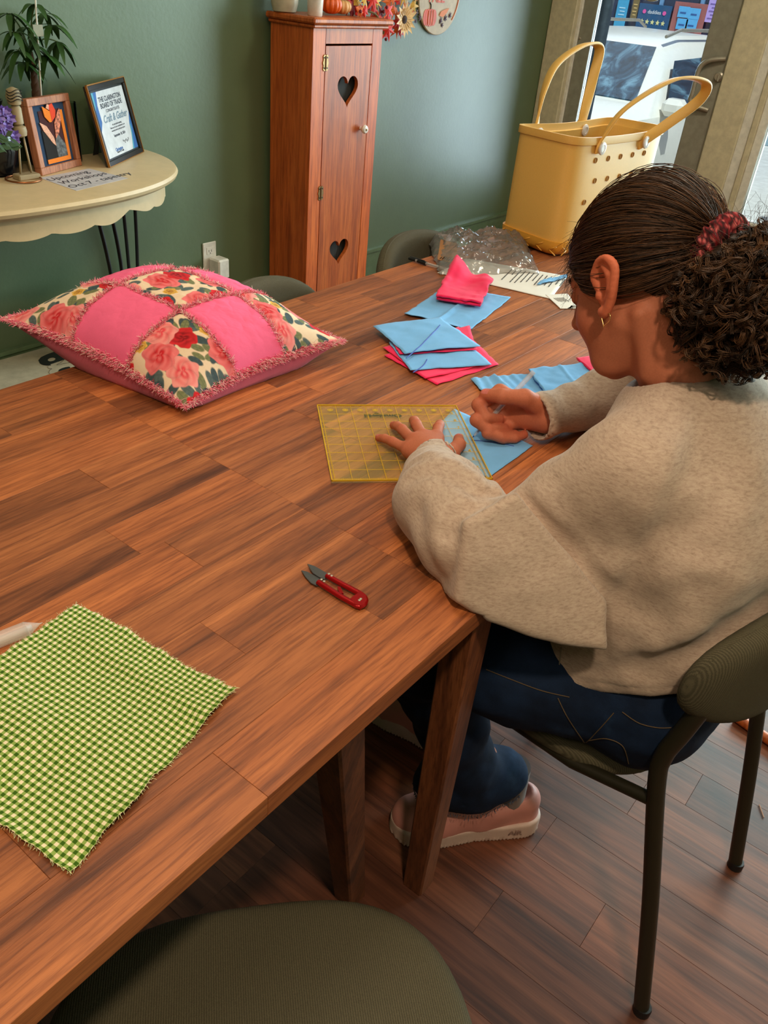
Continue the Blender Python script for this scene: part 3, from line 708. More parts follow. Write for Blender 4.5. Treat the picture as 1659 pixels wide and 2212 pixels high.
# autumn garland: leaves, berries and a sunflower
gar = thing('autumn_garland', (3.1, 2.5, ZT), 'garland of red, orange and yellow artificial leaves hanging off the cabinet end', 'garland')
leafcols = [plain(n, srgb(*c), 0.6) for n, c in (('red_leaf', (205, 34, 22)), ('orange_leaf', (225, 105, 30)), ('yellow_leaf', (215, 165, 50)), ('wine_leaf', (110, 16, 30)), ('crimson_leaf', (220, 50, 40)), ('olive_leaf', (100, 95, 35)))]
def maple(c, s, nrm, up, mat, par, name='leaf'):
    ol = []
    tips = [(-100, .62), (-50, .85), (0, 1.0), (50, .85), (100, .62)]
    pts = [(0, -0.55)]
    for i, (a, l) in enumerate(tips):
        a = math.radians(a); pts += [(math.sin(a-0.16)*l*0.62, math.cos(a-0.16)*l*0.62), (math.sin(a)*l, math.cos(a)*l), (math.sin(a+0.16)*l*0.62, math.cos(a+0.16)*l*0.62)]
        if i < 4: am = a+math.radians(25); pts.append((math.sin(am)*0.34, math.cos(am)*0.34))
    M = frame(c, np.cross(up, nrm), up)
    V = [(0, 0, 0.12*s)]+[(x*s, y*s, -0.12*s*(x*x+y*y)) for x, y in pts]; n = len(pts)
    V = [tuple(M @ Vector(v)) for v in V]
    o = new_mesh(name, V, [(0, 1+i, 1+(i+1) % n) for i in range(n)], mat, False, par); return o
rg_ = random.Random(4)
lp = []
for k in range(46):
    px = rg_.uniform(750, 842); py = rg_.uniform(-22, 26) if px < 812 else rg_.uniform(10, 90)
    Yk = rg_.uniform(2.46, 2.58); p = aty(px, py, Yk)
    if p[0] < CX1+0.02 and p[2] < ZT+0.02: p[2] = ZT+0.02+rg_.random()*0.03
    lp.append(p); maple(p, rg_.uniform(0.034, 0.055), (rg_.uniform(-.7, .2), -1, rg_.uniform(-.2, .6)), (rg_.uniform(-1, 1), 0, rg_.uniform(-1, 1)), leafcols[rg_.choice([0, 0, 4, 1, 2, 3, 5, 4])], gar)
MB().tube(spline([(2.98, 2.52, ZT+0.01), (3.06, 2.50, ZT+0.02), (3.125, 2.49, ZT+0.0), (3.15, 2.50, ZT-0.06), (3.14, 2.51, ZT-0.12)], 4), 0.004, 6).build('stem', m_stem, gar)
for k in range(14):
    p = lp[rg_.randrange(len(lp))]+np.array([rg_.uniform(-.03, .03), -0.012, rg_.uniform(-.02, .02)]); 
    if p[2] < ZT+0.008 and p[0] < CX1+0.02: p[2] = ZT+0.01
    MB().lathe([(0.001, -0.007), (0.006, -0.004), (0.007, 0), (0.006, 0.004), (0.001, 0.007)], c=p, n=10).build('berry', leafcols[3 if k % 2 else 0], gar, True)
# round autumn sign on the wall with its printed wreath
sgc = np.array([3.80, YW-0.016, 1.285]); SR = 0.172
sg = MB().lathe([(SR-0.003, 0), (SR, 0.003), (SR, 0.009), (SR-0.003, 0.012)], n=72, M=Matrix.Translation((sgc[0], YW-0.002, sgc[2])) @ Matrix.Rotation(math.pi/2, 4, 'X')).build('round_wall_sign', plain('pale_wood_disc', srgb(196, 178, 146), 0.6), smooth=True)
tag(sg, 'round pale wood sign with an orange pumpkin, hung on the green wall', 'sign')
def ons(px, py, d=0.0165): return aty(px, py, YW-d)
pk = ons(929, 38)
for i in range(-2, 3):
    ol = [(i*0.017+0.020*math.cos(a), 0.037*math.sin(a)*(1-0.05*abs(i))) for a in np.linspace(0, 2*math.pi, 24, endpoint=False)]
    MB().prism(ol, 0, 0.0012+0.0006*(2-abs(i)), frame((pk[0], YW-0.0145, pk[2]), (1, 0, 0), (0, 0, 1))).build('painted_pumpkin', plain('painted_orange', srgb(220, 84, 30), 0.5) if i == -2 else bpy.data.materials['painted_orange'], sg)
for i in (-1, 0, 1): MB().tube([(pk[0]+i*0.018+0.004, YW-0.0178, pk[2]-0.03), (pk[0]+i*0.021+0.004, YW-0.0178, pk[2]), (pk[0]+i*0.018+0.004, YW-0.0178, pk[2]+0.03)], 0.0012, 4).build('painted_line', bpy.data.materials['pale_wood_disc'], sg)
MB().tube(spline([(pk[0], YW-0.016, pk[2]+0.034), (pk[0]-0.001, YW-0.016, pk[2]+0.052), (pk[0]-0.012, YW-0.016, pk[2]+0.062)], 4), 0.0025, 6).build('painted_stem', m_black, sg)
mpl = plain('painted_plum', srgb(72, 40, 52), 0.6); mor = plain('painted_leaf_orange', srgb(228, 130, 60), 0.6)
for (px, py, s, a, mt) in ((900, 28, .014, 40, mpl), (907, 40, .014, 10, mpl), (898, 46, .012, -60, mpl), (952, 46, .016, 40, mpl), (962, 40, .016, 60, mpl), (972, 34, .014, 50, mpl), (955, 54, .012, 100, mpl)):
    p = ons(px, py); maple(p, s*1.6, (0, -1, 0), (math.sin(math.radians(a)), 0, math.cos(math.radians(a))), mt, sg, 'painted_leaf')
p = ons(957, 28); MB().prism([(-.03, -.012), (0, -.018), (.03, 0), (.048, .021), (.012, .015), (-.018, .006)], 0, .001, frame(p, (1, 0, 0), (0, 0, 1))).build('painted_leaf', mor, sg)
tp = ons(946, -4); text_obj('lettering', 'FALL', bpy.data.materials['painted_orange'], 0.062, frame((tp[0]-0.005, YW-0.0155, tp[2]+0.002), (1, 0, 0), (0, 0, 1)), sg, weight=0.001)
ap = [(sgc[0]+(SR-0.016)*math.cos(a), YW-0.0155, sgc[2]+(SR-0.016)*math.sin(a)) for a in np.linspace(-0.75, 0.8, 24)]
MB().tube(ap, 0.0022, 6, flat=(1, 0.4)).build('painted_arc', bpy.data.materials['painted_orange'], sg)
fl_ = thing('flower_spray', tuple(aty(872, 30, 2.60)), 'artificial sunflower and leaves fixed to the left of the round sign', 'flowers')
fc = aty(872, 42, 2.60); m_pet = plain('cream_petal', srgb(240, 205, 150), 0.6)
for k in range(15):
    a = 2*math.pi*k/15; d = np.array([math.cos(a), -0.25, math.sin(a)]); s_ = np.array([-math.sin(a), 0, math.cos(a)])
    L = 0.075*(0.85+0.3*rg_.random())
    V = [fc+d*0.008, fc+d*L*0.5+s_*0.013+np.array([0, -.004, 0]), fc+d*L, fc+d*L*0.5-s_*0.013+np.array([0, -.004, 0]), fc+d*L*0.55+np.array([0, .004, 0])]
    new_mesh('petal', V, [(0, 1, 4), (1, 2, 4), (2, 3, 4), (3, 0, 4)], m_pet, True, fl_)
MB().lathe([(0.018, -0.004), (0.016, 0.008), (0.004, 0.012)], n=16, M=Matrix.Translation(fc) @ Matrix.Rotation(math.pi/2, 4, 'X')).build('flower_centre', plain('brown_seed', srgb(60, 35, 18), 0.8), fl_, True)
for k in range(22):
    px = rg_.uniform(838, 898); py = rg_.uniform(-20, 70) if px < 868 else rg_.uniform(-20, 28)
    if px > 878 and py > 40: continue
    p = aty(px, py, rg_.uniform(2.61, 2.64)); maple(p, rg_.uniform(0.032, 0.055), (rg_.uniform(-.4, .4), -1, rg_.uniform(-.2, .4)), (rg_.uniform(-1, 1), 0, rg_.uniform(-1, 1)), leafcols[rg_.choice([1, 1, 2, 3, 4, 5, 3])], fl_)

# ================================================================ HALF-MOON CONSOLE TABLE AND ITS ORNAMENTS
m_cream2 = plain('cream_painted_wood', srgb(210, 182, 140), 0.4, var=0.05)
ct = thing('console_table', (1.36, 2.62, 0), 'cream half-moon console table with a scalloped apron against the green wall', 'table')
CTX, CTA, CTB, CTY = 1.35, 0.655, 0.50, 2.655
def hm(a, b, y0, n=48, e=2.3):
    o = []
    for t in np.linspace(math.pi, 2*math.pi, n):
        c, s = math.cos(t), math.sin(t); r = (abs(c)**e+abs(s)**e)**(-1/e); o.append((CTX+a*r*c, y0+b*r*s))
    return o
o1 = hm(CTA, CTB, CTY)
V = []; F = []
lay = [(0.0, 0.722), (-0.008, 0.718), (0.006, 0.728), (0.010, 0.738), (0.005, 0.747), (-0.004, 0.75)]
for off, z in lay: V += [(x, y, z) for x, y in hm(CTA+off, CTB+off, CTY)]
n = len(o1)
for i in range(1, len(lay)-1):
    for k in range(n-1): F.append((i*n+k, i*n+k+1, (i+1)*n+k+1, (i+1)*n+k))
F.append(tuple(range(5*n, 6*n))); F.append(tuple(range(n, 2*n))[::-1])
for k in range(1, 5): F.append((k*n, (k+1)*n, (k+1)*n+n-1, k*n+n-1))
MB().add(V, F).build('table_top', m_cream2, ct, True, sharp=0.5)
# apron with scalloped lower edge
oo = hm(CTA-0.035, CTB-0.035, CTY, 160); s = 0; V = []; F = []; prev = oo[0]
for k, (x, y) in enumerate(oo):
    s += math.hypot(x-prev[0], y-prev[1]); prev = (x, y)
    zb = 0.662-0.012*abs(math.sin(s*math.pi/0.145+0.4))**0.7+0.020*max(0, math.cos(s*2*math.pi/0.58))**3
    cx, cy = CTX, CTY-0.1; d = np.array([cx-x, cy-y]); d = d/np.linalg.norm(d)*0.014
    V += [(x, y, 0.72), (x, y, zb), (x+d[0], y+d[1], zb), (x+d[0], y+d[1], 0.72)]
for k in range(len(oo)-1):
    for j in range(4): F.append((4*k+j, 4*k+(j+1) % 4, 4*k+4+(j+1) % 4, 4*k+4+j))
MB().add(V, F).build('apron', m_cream2, ct, True, sharp=0.6)
for (bx, by, dx, dy) in ((1.60, 2.36, 0.05, 0.02), (1.86, 2.56, 0.03, 0.05), (0.95, 2.40, -0.05, 0.02), (0.82, 2.56, -0.03, 0.05)):
    lg = MB()
    for s_ in (-1, 1):
        t0 = np.array([bx+s_*0.028, by, 0.722]); lg.tube(spline([t0, t0*0+np.array([bx+s_*0.022+dx*1.1, by+dy, 0.42]), np.array([bx+s_*0.008+dx*0.9, by+dy*1.2, 0.02])], 8), 0.0065, 10)
    lg.tube([(bx-0.008+dx*.9, by+dy*1.2, 0.02), (bx+dx*.9, by+dy*1.2, 0.008), (bx+0.008+dx*.9, by+dy*1.2, 0.02)], 0.0065, 8)
    lg.bbox((bx-0.045, by-0.02, 0.717), (bx+0.045, by+0.02, 0.7215), 0.001); lg.build('hairpin_leg', m_black, ct, True)
# --- fabric tulip picture in a wood frame
def easel_frame(name, label, BL, BR, TLpx, H, lean, m_fr, fw, depth, gold=None):
    BL = np.array(BL); BR = np.array(BR); u = BR-BL; Wd = np.linalg.norm(u[:2]); u = u/np.linalg.norm(u)
    nb = np.array([-u[1], u[0], 0]); up = np.array([0, 0, 1])*math.cos(lean)+nb*math.sin(lean)
    M = frame(BL, u, up)
    t = thing(name, tuple(BL), label, 'picture frame')
    fr = MB()
    for lo, hi in (((0, 0, -depth), (Wd, fw, 0)), ((0, H-fw, -depth), (Wd, H, 0)), ((0, fw, -depth), (fw, H-fw, 0)), ((Wd-fw, fw, -depth), (Wd, H-fw, 0))): fr.bbox(lo, hi, 0.0015, M)
    fr.build('frame', m_fr, t)
    return t, M, Wd
fa, Ma, Wa = easel_frame('tulip_picture', 'fabric tulip picture in a wooden frame on the console table', atz(92, 380, 0.751), atz(178, 357, 0.751), None, 0.212, 0.10, wood('raw_frame_wood', srgb(130, 76, 52), srgb(172, 112, 82), srgb(190, 132, 100), 'Z', 0.6, 40, 0.05), 0.021, 0.026)
HA = 0.212
m_navy = fabric('navy_fabric', srgb(22, 52, 84)); m_marn = fabric('maroon_fabric', srgb(62, 12, 20)); m_blk = fabric('black_fabric', srgb(12, 12, 16)); m_orf = fabric('orange_fabric', srgb(235, 125, 30)); m_reo = fabric('red_orange_fabric', srgb(226, 66, 34)); m_pink = fabric('speckled_peach_fabric', srgb(230, 165, 140), 300, var=0.35); m_grey = fabric('grey_feather_fabric', srgb(92, 94, 98), 120, var=0.6); m_flo = fabric('bright_floral_scrap', srgb(205, 120, 95), 130, var=0.7)
def patch(name, pts, z, mat, par=fa, M=Ma, W_=Wa, H_=HA): return MB().prism([(x*W_, y*H_) for x, y in pts], z, z+0.0015, M).build(name, mat, par)
patch('navy_border', [(.12, .08), (.88, .08), (.88, .92), (.12, .92)], -0.012, m_navy)
patch('maroon_field', [(.25, .2), (.76, .2), (.76, .82), (.25, .82)], -0.010, m_marn)
patch('orange_strip', [(.24, .12), (.80, .12), (.80, .18), (.24, .18)], -0.008, m_orf); patch('orange_strip', [(.74, .18), (.80, .18), (.80, .80), (.73, .80)], -0.008, m_orf)
patch('black_field', [(.24, .185), (.50, .185), (.50, .36), (.24, .58)], -0.0085, m_blk)
patch('grey_field', [(.50, .185), (.74, .185), (.73, .34), (.62, .46), (.58, .56), (.50, .36)], -0.008, m_grey)
patch('peach_leaf', [(.50, .34), (.44, .38), (.28, .56), (.22, .68), (.36, .62), (.48, .46)], -0.007, m_pink)
patch('floral_leaf', [(.53, .44), (.56, .64), (.68, .78), (.74, .82), (.73, .68), (.62, .50)], -0.007, m_flo)
patch('tulip', [(.45, .66), (.36, .74), (.34, .88), (.42, .84), (.50, .80), (.50, .66)], -0.006, m_orf); patch('tulip', [(.50, .665), (.50, .80), (.47, .88), (.58, .90), (.63, .80), (.60, .72)], -0.0055, m_reo); patch('tulip', [(.42, .85), (.46, .90), (.50, .89), (.48, .82)], -0.005, m_pink)
# --- framed certificate
cf, Mc, Wc = easel_frame('certificate', 'black and gold framed certificate leaning on the console table', atz(238, 362, 0.751), atz(310, 328, 0.751), None, 0.240, 0.22, plain('black_frame', (0.012, 0.011, 0.010, 1), 0.3), 0.016, 0.014)
HC = 0.240
m_gold = plain('gold_edge', srgb(170, 115, 50), 0.3, 0.6)
ge = MB()
for lo, hi in (((-0.003, 0, -0.005), (0.0005, HC, 0.002)), ((Wc-0.0005, 0, -0.005), (Wc+0.003, HC, 0.002)), ((0, HC-0.0005, -0.005), (Wc, HC+0.003, 0.002)), ((0, -0.0005, -0.005), (Wc, 0.0015, 0.002))): ge.box(lo, hi, Mc)
ge.build('gold_edge', m_gold, cf)
MB().box((0.01, 0.01, -0.008), (Wc-0.01, HC-0.01, -0.006), Mc).build('mount', m_black, cf)
MB().box((0.022, 0.022, -0.006), (Wc-0.022, HC-0.022, -0.005), Mc).build('certificate_paper', plain('certificate_paper', srgb(205, 205, 210), 0.5), cf)
m_bl1 = plain('print_blue', srgb(20, 88, 160), 0.5); m_bl2 = plain('print_teal', srgb(70, 160, 185), 0.5); m_ink = plain('print_ink', srgb(38, 44, 62), 0.6)
def cp(pts, z, mt): MB().prism([(0.022+x*(Wc-0.044), 0.022+y*(HC-0.044)) for x, y in pts], z, z+0.0003, Mc).build('printed_band', mt, cf)
cp([(0, 1), (.16, 1), (.10, .8), (.10, .55), (0, .40)], -0.005, m_bl1); cp([(0, 1), (.06, 1), (.04, .8), (0, .72)], -0.0046, m_bl2)
cp([(1, 0), (.82, 0), (.90, .2), (.92, .4), (1, .58)], -0.005, m_bl1); cp([(.82, 0), (.86, 0), (.95, .35), (.94, .42), (.89, .2)], -0.0046, m_bl2)
for txt, y, sz, w_ in (('THE CLARINGTON', .87, .0205, .0004), ('BOARD OF TRADE', .775, .0205, .0004), ('CONGRATULATES', .69, .013, .0001), ('of your grand opening', .47, .0085, 0), ('Thank you for your contribution to our', .425, .0075, 0), ('community and we wish you success', .38, .0075, 0), ('September 18, 2024', .30, .0115, .0002)):
    text_obj('lettering', txt, m_ink, sz, Mc @ Matrix.Translation((Wc*0.52, 0.022+y*(HC-0.044), -0.0046)), cf, extrude=0.0001, weight=w_)
text_obj('lettering', 'Craft & Gather', plain('script_blue', srgb(104, 128, 148), 0.5), .031, Mc @ Matrix.Translation((Wc*0.53, 0.022+.575*(HC-0.044), -0.0046)), cf, extrude=0.0001, weight=0.0005, shear=0.35)
text_obj('lettering', 'Clarington', m_bl1, .014, Mc @ Matrix.Translation((Wc*0.40, 0.022+.09*(HC-0.044), -0.0046)), cf, extrude=0.0001, weight=0.0004)
text_obj('lettering', 'Board of Trade', m_ink, .009, Mc @ Matrix.Translation((Wc*0.42, 0.022+.05*(HC-0.044), -0.0046)), cf, extrude=0.0001, weight=0.0002)
MB().tube([tuple(Mc @ Vector((Wc*0.55+x, 0.022+.17*(HC-0.044)+0.004*math.sin(x*700)+0.003*math.sin(x*300), -0.0044))) for x in np.linspace(0, 0.05, 40)], 0.0004, 4).build('signature', m_ink, cf)
MB().prism([(0.0, 0), (0.03, 0), (0.02, 0.16), (0.01, 0.16)], -0.002, 0.0, frame(np.array(Mc @ Vector((Wc*0.45, 0.17, -0.016)))*[1, 1, 0]+np.array([-0.02, 0.07, 0.75]), (1, 0.4, 0), (-0.05, -0.28, 1))).build('easel_leg', m_black, cf)
# --- handwritten card lying on the console
cs = [atz(*p, 0.7506) for p in ((86, 384), (192, 364), (277, 385), (165, 412))]
hwp = new_mesh('handwritten_note', cs+[c-np.array([0, 0, .0004]) for c in cs], [(0, 3, 2, 1), (4, 5, 6, 7), (0, 1, 5, 4), (1, 2, 6, 5), (2, 3, 7, 6), (3, 0, 4, 7)], plain('note_paper', srgb(205, 200, 205), 0.7)); tag(hwp, 'white note with black handwriting lying flat on the console table', 'note')
Mh = frame((cs[0]+cs[1]+cs[2]+cs[3])/4+np.array([0, 0, .0003]), (cs[2]-cs[3]), (cs[0]-cs[3]))
for txt, dy, dx in (('Upcoming', .055, -.01), ('Workshops', .005, .0), ('Oct 7 - tapestry', -.045, .02)): text_obj('handwriting', txt, m_ink, 0.042, Mh @ Matrix.Translation((dx, dy, 0)), hwp, extrude=0.0001, shear=0.3)
# --- copper hoop, wooden bead figure
hc = (atz(20, 385, 0.754)+atz(82, 388, 0.754))/2
hp_ = MB().tube([(hc[0]+0.050*math.cos(a)*1.0, hc[1]+0.050*math.sin(a), 0.7545) for a in np.linspace(0, 2*math.pi, 40, endpoint=False)], 0.0028, 8, closed=True).build('copper_hoop', plain('copper_wire', srgb(150, 92, 52), 0.35, 0.7), smooth=True)
tag(hp_, 'thin copper coloured hoop lying on the console in front of the bead figure', 'hoop')
db = aty(46, 372, 2.44); bdg = thing('bead_figure', (db[0], db[1], 0.75), 'pale wooden bead figure with rod legs beside the tulip picture', 'ornament'); m_raw = plain('raw_beech', srgb(160, 140, 108), 0.6)
bx, by = aty(50, 330, 2.44)[:2]
MB().bbox((bx-0.035, by-0.02, 0.7502), (bx+0.035, by+0.02, 0.766), 0.003).build('base', m_raw, bdg)
for s_ in (-1, 1): MB().tube([(bx+s_*0.018, by, 0.764), (bx+s_*0.008, by, 0.872)], 0.0032, 8).build('leg', m_raw, bdg, True)
MB().lathe([(0.004, 0.866), (0.018, 0.872), (0.020, 0.884), (0.018, 0.896), (0.004, 0.902)], c=(bx, by, 0), n=20).build('round_bead', m_raw, bdg, True)
MB().lathe([(0.011, 0.900), (0.016, 0.905), (0.015, 0.945), (0.010, 0.952)], c=(bx-0.002, by, 0), n=18).build('body', m_raw, bdg, True)
MB().lathe([(0.003, 0.950), (0.018, 0.956), (0.022, 0.975), (0.017, 0.994), (0.004, 1.0)], c=(bx-0.004, by, 0), n=20).build('head', m_raw, bdg, True)
for k in range(4): MB().tube([(bx-0.004+0.022*math.cos(a), by-0.004+0.02*math.sin(a), 0.968+k*0.008+0.004*math.sin(3*a)) for a in np.linspace(math.pi, 2*math.pi, 12)], 0.0012, 5).build('cord', m_black, bdg)
# --- glass jar behind the picture
gj = aty(155, 300, 2.58); jar = MB().lathe([(0.024, 0.7502), (0.026, 0.756), (0.026, 0.93), (0.0245, 0.93), (0.0245, 0.76), (0.0, 0.757)], c=(gj[0], gj[1], 0), n=24).build('glass_tumbler', glass('clear_glass', (0.80, 0.86, 0.84, 1)), smooth=True)
tag(jar, 'slim clear glass tumbler standing behind the tulip picture', 'glass')
# --- black vase with purple flowers
vx, vy = 1.375, 2.55
vs_ = MB().lathe([(0.055, 0.7502), (0.07, 0.756), (0.085, 0.82), (0.075, 0.90), (0.05, 0.94), (0.055, 0.955), (0.05, 0.955), (0.045, 0.94), (0.0, 0.9)], c=(vx, vy, 0), n=32).build('vase', plain('black_glazed_ceramic', (0.004, 0.004, 0.005, 1), 0.15), smooth=True)
tag(vs_, 'glossy black vase at the left end of the console table', 'vase')
bq = thing('purple_flowers', (vx, vy, 0.95), 'bunch of purple flowers with green leaves in front of the black vase', 'flowers')
m_pur = plain('purple_petal', srgb(88, 60, 140), 0.6); m_pur2 = plain('lilac_petal', srgb(140, 115, 190), 0.6); m_grn = plain('flower_leaf_green', srgb(40, 70, 25), 0.5)
for k in range(15):
    c = aty(rg_.uniform(-18, 34), rg_.uniform(232, 305), 2.43); c0 = np.array([vx-0.01, vy-0.02, 0.93])
    MB().tube([c0, (c0+c)/2+np.array([0, 0, .01]), c], 0.0015, 5).build('stem', m_grn, bq)
    for j in range(6):
        a = 2*math.pi*j/6+k; d = np.array([math.cos(a), -0.5, math.sin(a)])*0.017; s_ = np.array([-math.sin(a), 0, math.cos(a)])*0.006
        new_mesh('petal', [c, c+d*0.6+s_, c+d, c+d*0.6-s_], [(0, 1, 2, 3)], m_pur if (k+j) % 3 else m_pur2, False, bq)
for k in range(12):
    c = aty(rg_.uniform(-10, 36), rg_.uniform(285, 335), 2.42); a = rg_.uniform(-1, 1); d = np.array([math.cos(a), -.3, math.sin(a)-0.4])*0.035; s_ = np.array([0, .3, 1])*0.008
    new_mesh('leaf', [c-d*.5, c+s_, c+d*.5, c-s_], [(0, 1, 2, 3)], m_grn, False, bq)
# --- money tree
ptx, pty = 1.575, 2.59
mt_ = thing('potted_money_tree', (ptx, pty, 0.75), 'braided money tree with drooping green leaves on the console table', 'plant')
MB().lathe([(0.045, 0.7502), (0.052, 0.755), (0.062, 0.85), (0.065, 0.86), (0.058, 0.86), (0.055, 0.845), (0.0, 0.84)], c=(ptx, pty, 0), n=28).build('pot', plain('dark_pot', (0.012, 0.013, 0.014, 1), 0.5), mt_, True)
m_bark = plain('brown_bark', srgb(84, 56, 36), 0.85, bump=0.4)
for k in range(3):
    ph = 2*math.pi*k/3
    MB().tube([(ptx+0.012*math.cos(ph+z*22)*(1-z), pty+0.012*math.sin(ph+z*22)*(1-z), 0.84+z*0.23) for z in np.linspace(0, 1, 24)], np.linspace(0.012, 0.006, 24), 10).build('trunk', m_bark, mt_, True)
m_leaf = plain('money_tree_leaf', srgb(46, 78, 30), 0.42, var=0.3, scale=12)
def leafmesh(c, d, L, w, droop, mat, par):
    d = np.array(d, float); d /= np.linalg.norm(d); s = np.cross(d, [0, 0, 1]); s /= np.linalg.norm(s)+1e-9
    V = []; K = 7
    for i in range(K):
        t = i/(K-1); p = np.array(c)+d*L*t+np.array([0, 0, -droop*L*t*t]); ww = w*math.sin(math.pi*min(1, t*0.92+0.04))**0.8*(1-0.3*t)
        V += [p-s*ww+np.array([0, 0, ww*.25]), p, p+s*ww+np.array([0, 0, ww*.25])]
    F = []
    for i in range(K-1):
        for j in range(2): F.append((3*i+j, 3*i+j+1, 3*i+4+j, 3*i+3+j))
    return new_mesh('leaf', V, F, mat, True, par)
rp = random.Random(11)
for (px, py) in ((60, 60), (110, 55), (95, 30), (40, 110), (125, 90), (30, 70), (70, 100), (100, 120), (20, 30), (75, 10), (50, 135)):
    hub = aty(px, py, 2.57+rp.uniform(-.05, .04)); t0 = np.array([ptx, pty, 1.07])
    MB().tube(spline([t0, (t0+hub)/2+np.array([0, 0, .02]), hub], 4), 0.0022, 6).build('leaf_stalk', plain('green_stalk', srgb(70, 86, 38), 0.5) if 'green_stalk' not in bpy.data.materials else bpy.data.materials['green_stalk'], mt_)
    a0 = rp.uniform(0, 6.28)
    for j in range(6):
        a = a0+j*1.05; leafmesh(hub, (math.cos(a), math.sin(a)*0.8, rp.uniform(-.35, .2)), rp.uniform(.055, .085), rp.uniform(.010, .014), rp.uniform(.5, 1.0), m_leaf, mt_)
MB().tube([(1.545, 2.53, 0.86), (1.572, 2.51, 1.30)], 0.0025, 8).build('support_stick', m_white, mt_, True)
MB().bbox((1.535, 2.495, 1.12), (1.567, 2.497, 1.15), 0.0005).build('plant_tag', plain('tag_card', srgb(150, 150, 130), 0.6), mt_)
# --- wall outlet and plug-in adapter
q = aty(448, 555, YW-0.006); ox, oz = 2.318, 0.298
ou = MB().bbox((ox-0.036, YW-0.007, oz-0.058), (ox+0.036, YW-0.001, oz+0.058), 0.003).build('wall_outlet', m_white); tag(ou, 'white wall outlet plate on the dark green wall', 'outlet')
for dz in (0.022,):
    MB().bbox((ox-0.018, YW-0.009, oz+dz-0.014), (ox+0.018, YW-0.0065, oz+dz+0.016), 0.002).build('socket', m_white, ou)
    for s_ in (-1, 1): MB().box((ox+s_*0.007-0.001, YW-0.0096, oz+dz-0.004), (ox+s_*0.007+0.001, YW-0.0088, oz+dz+0.006)).build('slot', m_black, ou)
    MB().lathe([(0.0022, 0), (0.0022, 0.001)], n=8, M=Matrix.Translation((ox, YW-0.0088, oz+dz-0.008)) @ Matrix.Rotation(math.pi/2, 4, 'X')).build('ground_hole', m_black, ou)
ad = MB().bbox((ox-0.012, YW-0.075, oz-0.085), (ox+0.048, YW-0.0095, oz-0.002), 0.006).build('plug_adapter', m_white); tag(ad, 'white plug-in adapter block in the lower socket of the outlet', 'adapter')
MB().bbox((ox+0.0485, YW-0.055, oz-0.06), (ox+0.0495, YW-0.03, oz-0.03), 0.0004).build('side_button', plain('grey_button', srgb(150, 150, 150), .5), ad)
# --- white bin with dark slot under the console
bn = thing('white_bin', (1.685, 2.475, 0), 'white slotted bin on the floor below the console table', 'bin')
def f_bin(P): return rbox(P, (1.685, 2.475, 0.18), (0.125, 0.065, 0.18), 0.04)
sdf_obj('body', f_bin, (1.53, 2.38, -0.02), (1.84, 2.57, 0.39), 0.008, m_white, bn)
MB().bbox((1.605, 2.46, 0.359), (1.765, 2.49, 0.3625), 0.001).build('lid_slot', m_black, bn)
# --- white board with black script, on a low dark box by the wall
lb = MB().bbox((1.03, 2.40, 0), (1.50, 2.60, 0.10), 0.003).build('low_box', m_black); tag(lb, 'low black box on the floor along the wall under the console', 'box')
MB().bbox((1.02, 2.39, 0.095), (1.51, 2.61, 0.101), 0.002).build('lid', m_black, lb)
sb = MB().bbox((1.0, 2.36, 0.1015), (1.525, 2.635, 0.123), 0.003).build('white_sign_board', plain('off_white_board', srgb(178, 168, 145), 0.5)); tag(sb, 'off-white board with black script lettering behind the left pillow corner', 'sign')
g0 = atz(76, 790, 0.1235); g1 = atz(150, 778, 0.1235)
text_obj('lettering', 'go', m_black, 0.25, frame((g0[0]+0.0, g0[1]+0.005, 0.1236), (1, 0.10, 0), (-0.1, 1, 0)), sb, align='LEFT', weight=0.006, shear=0.25, extrude=0.0008)

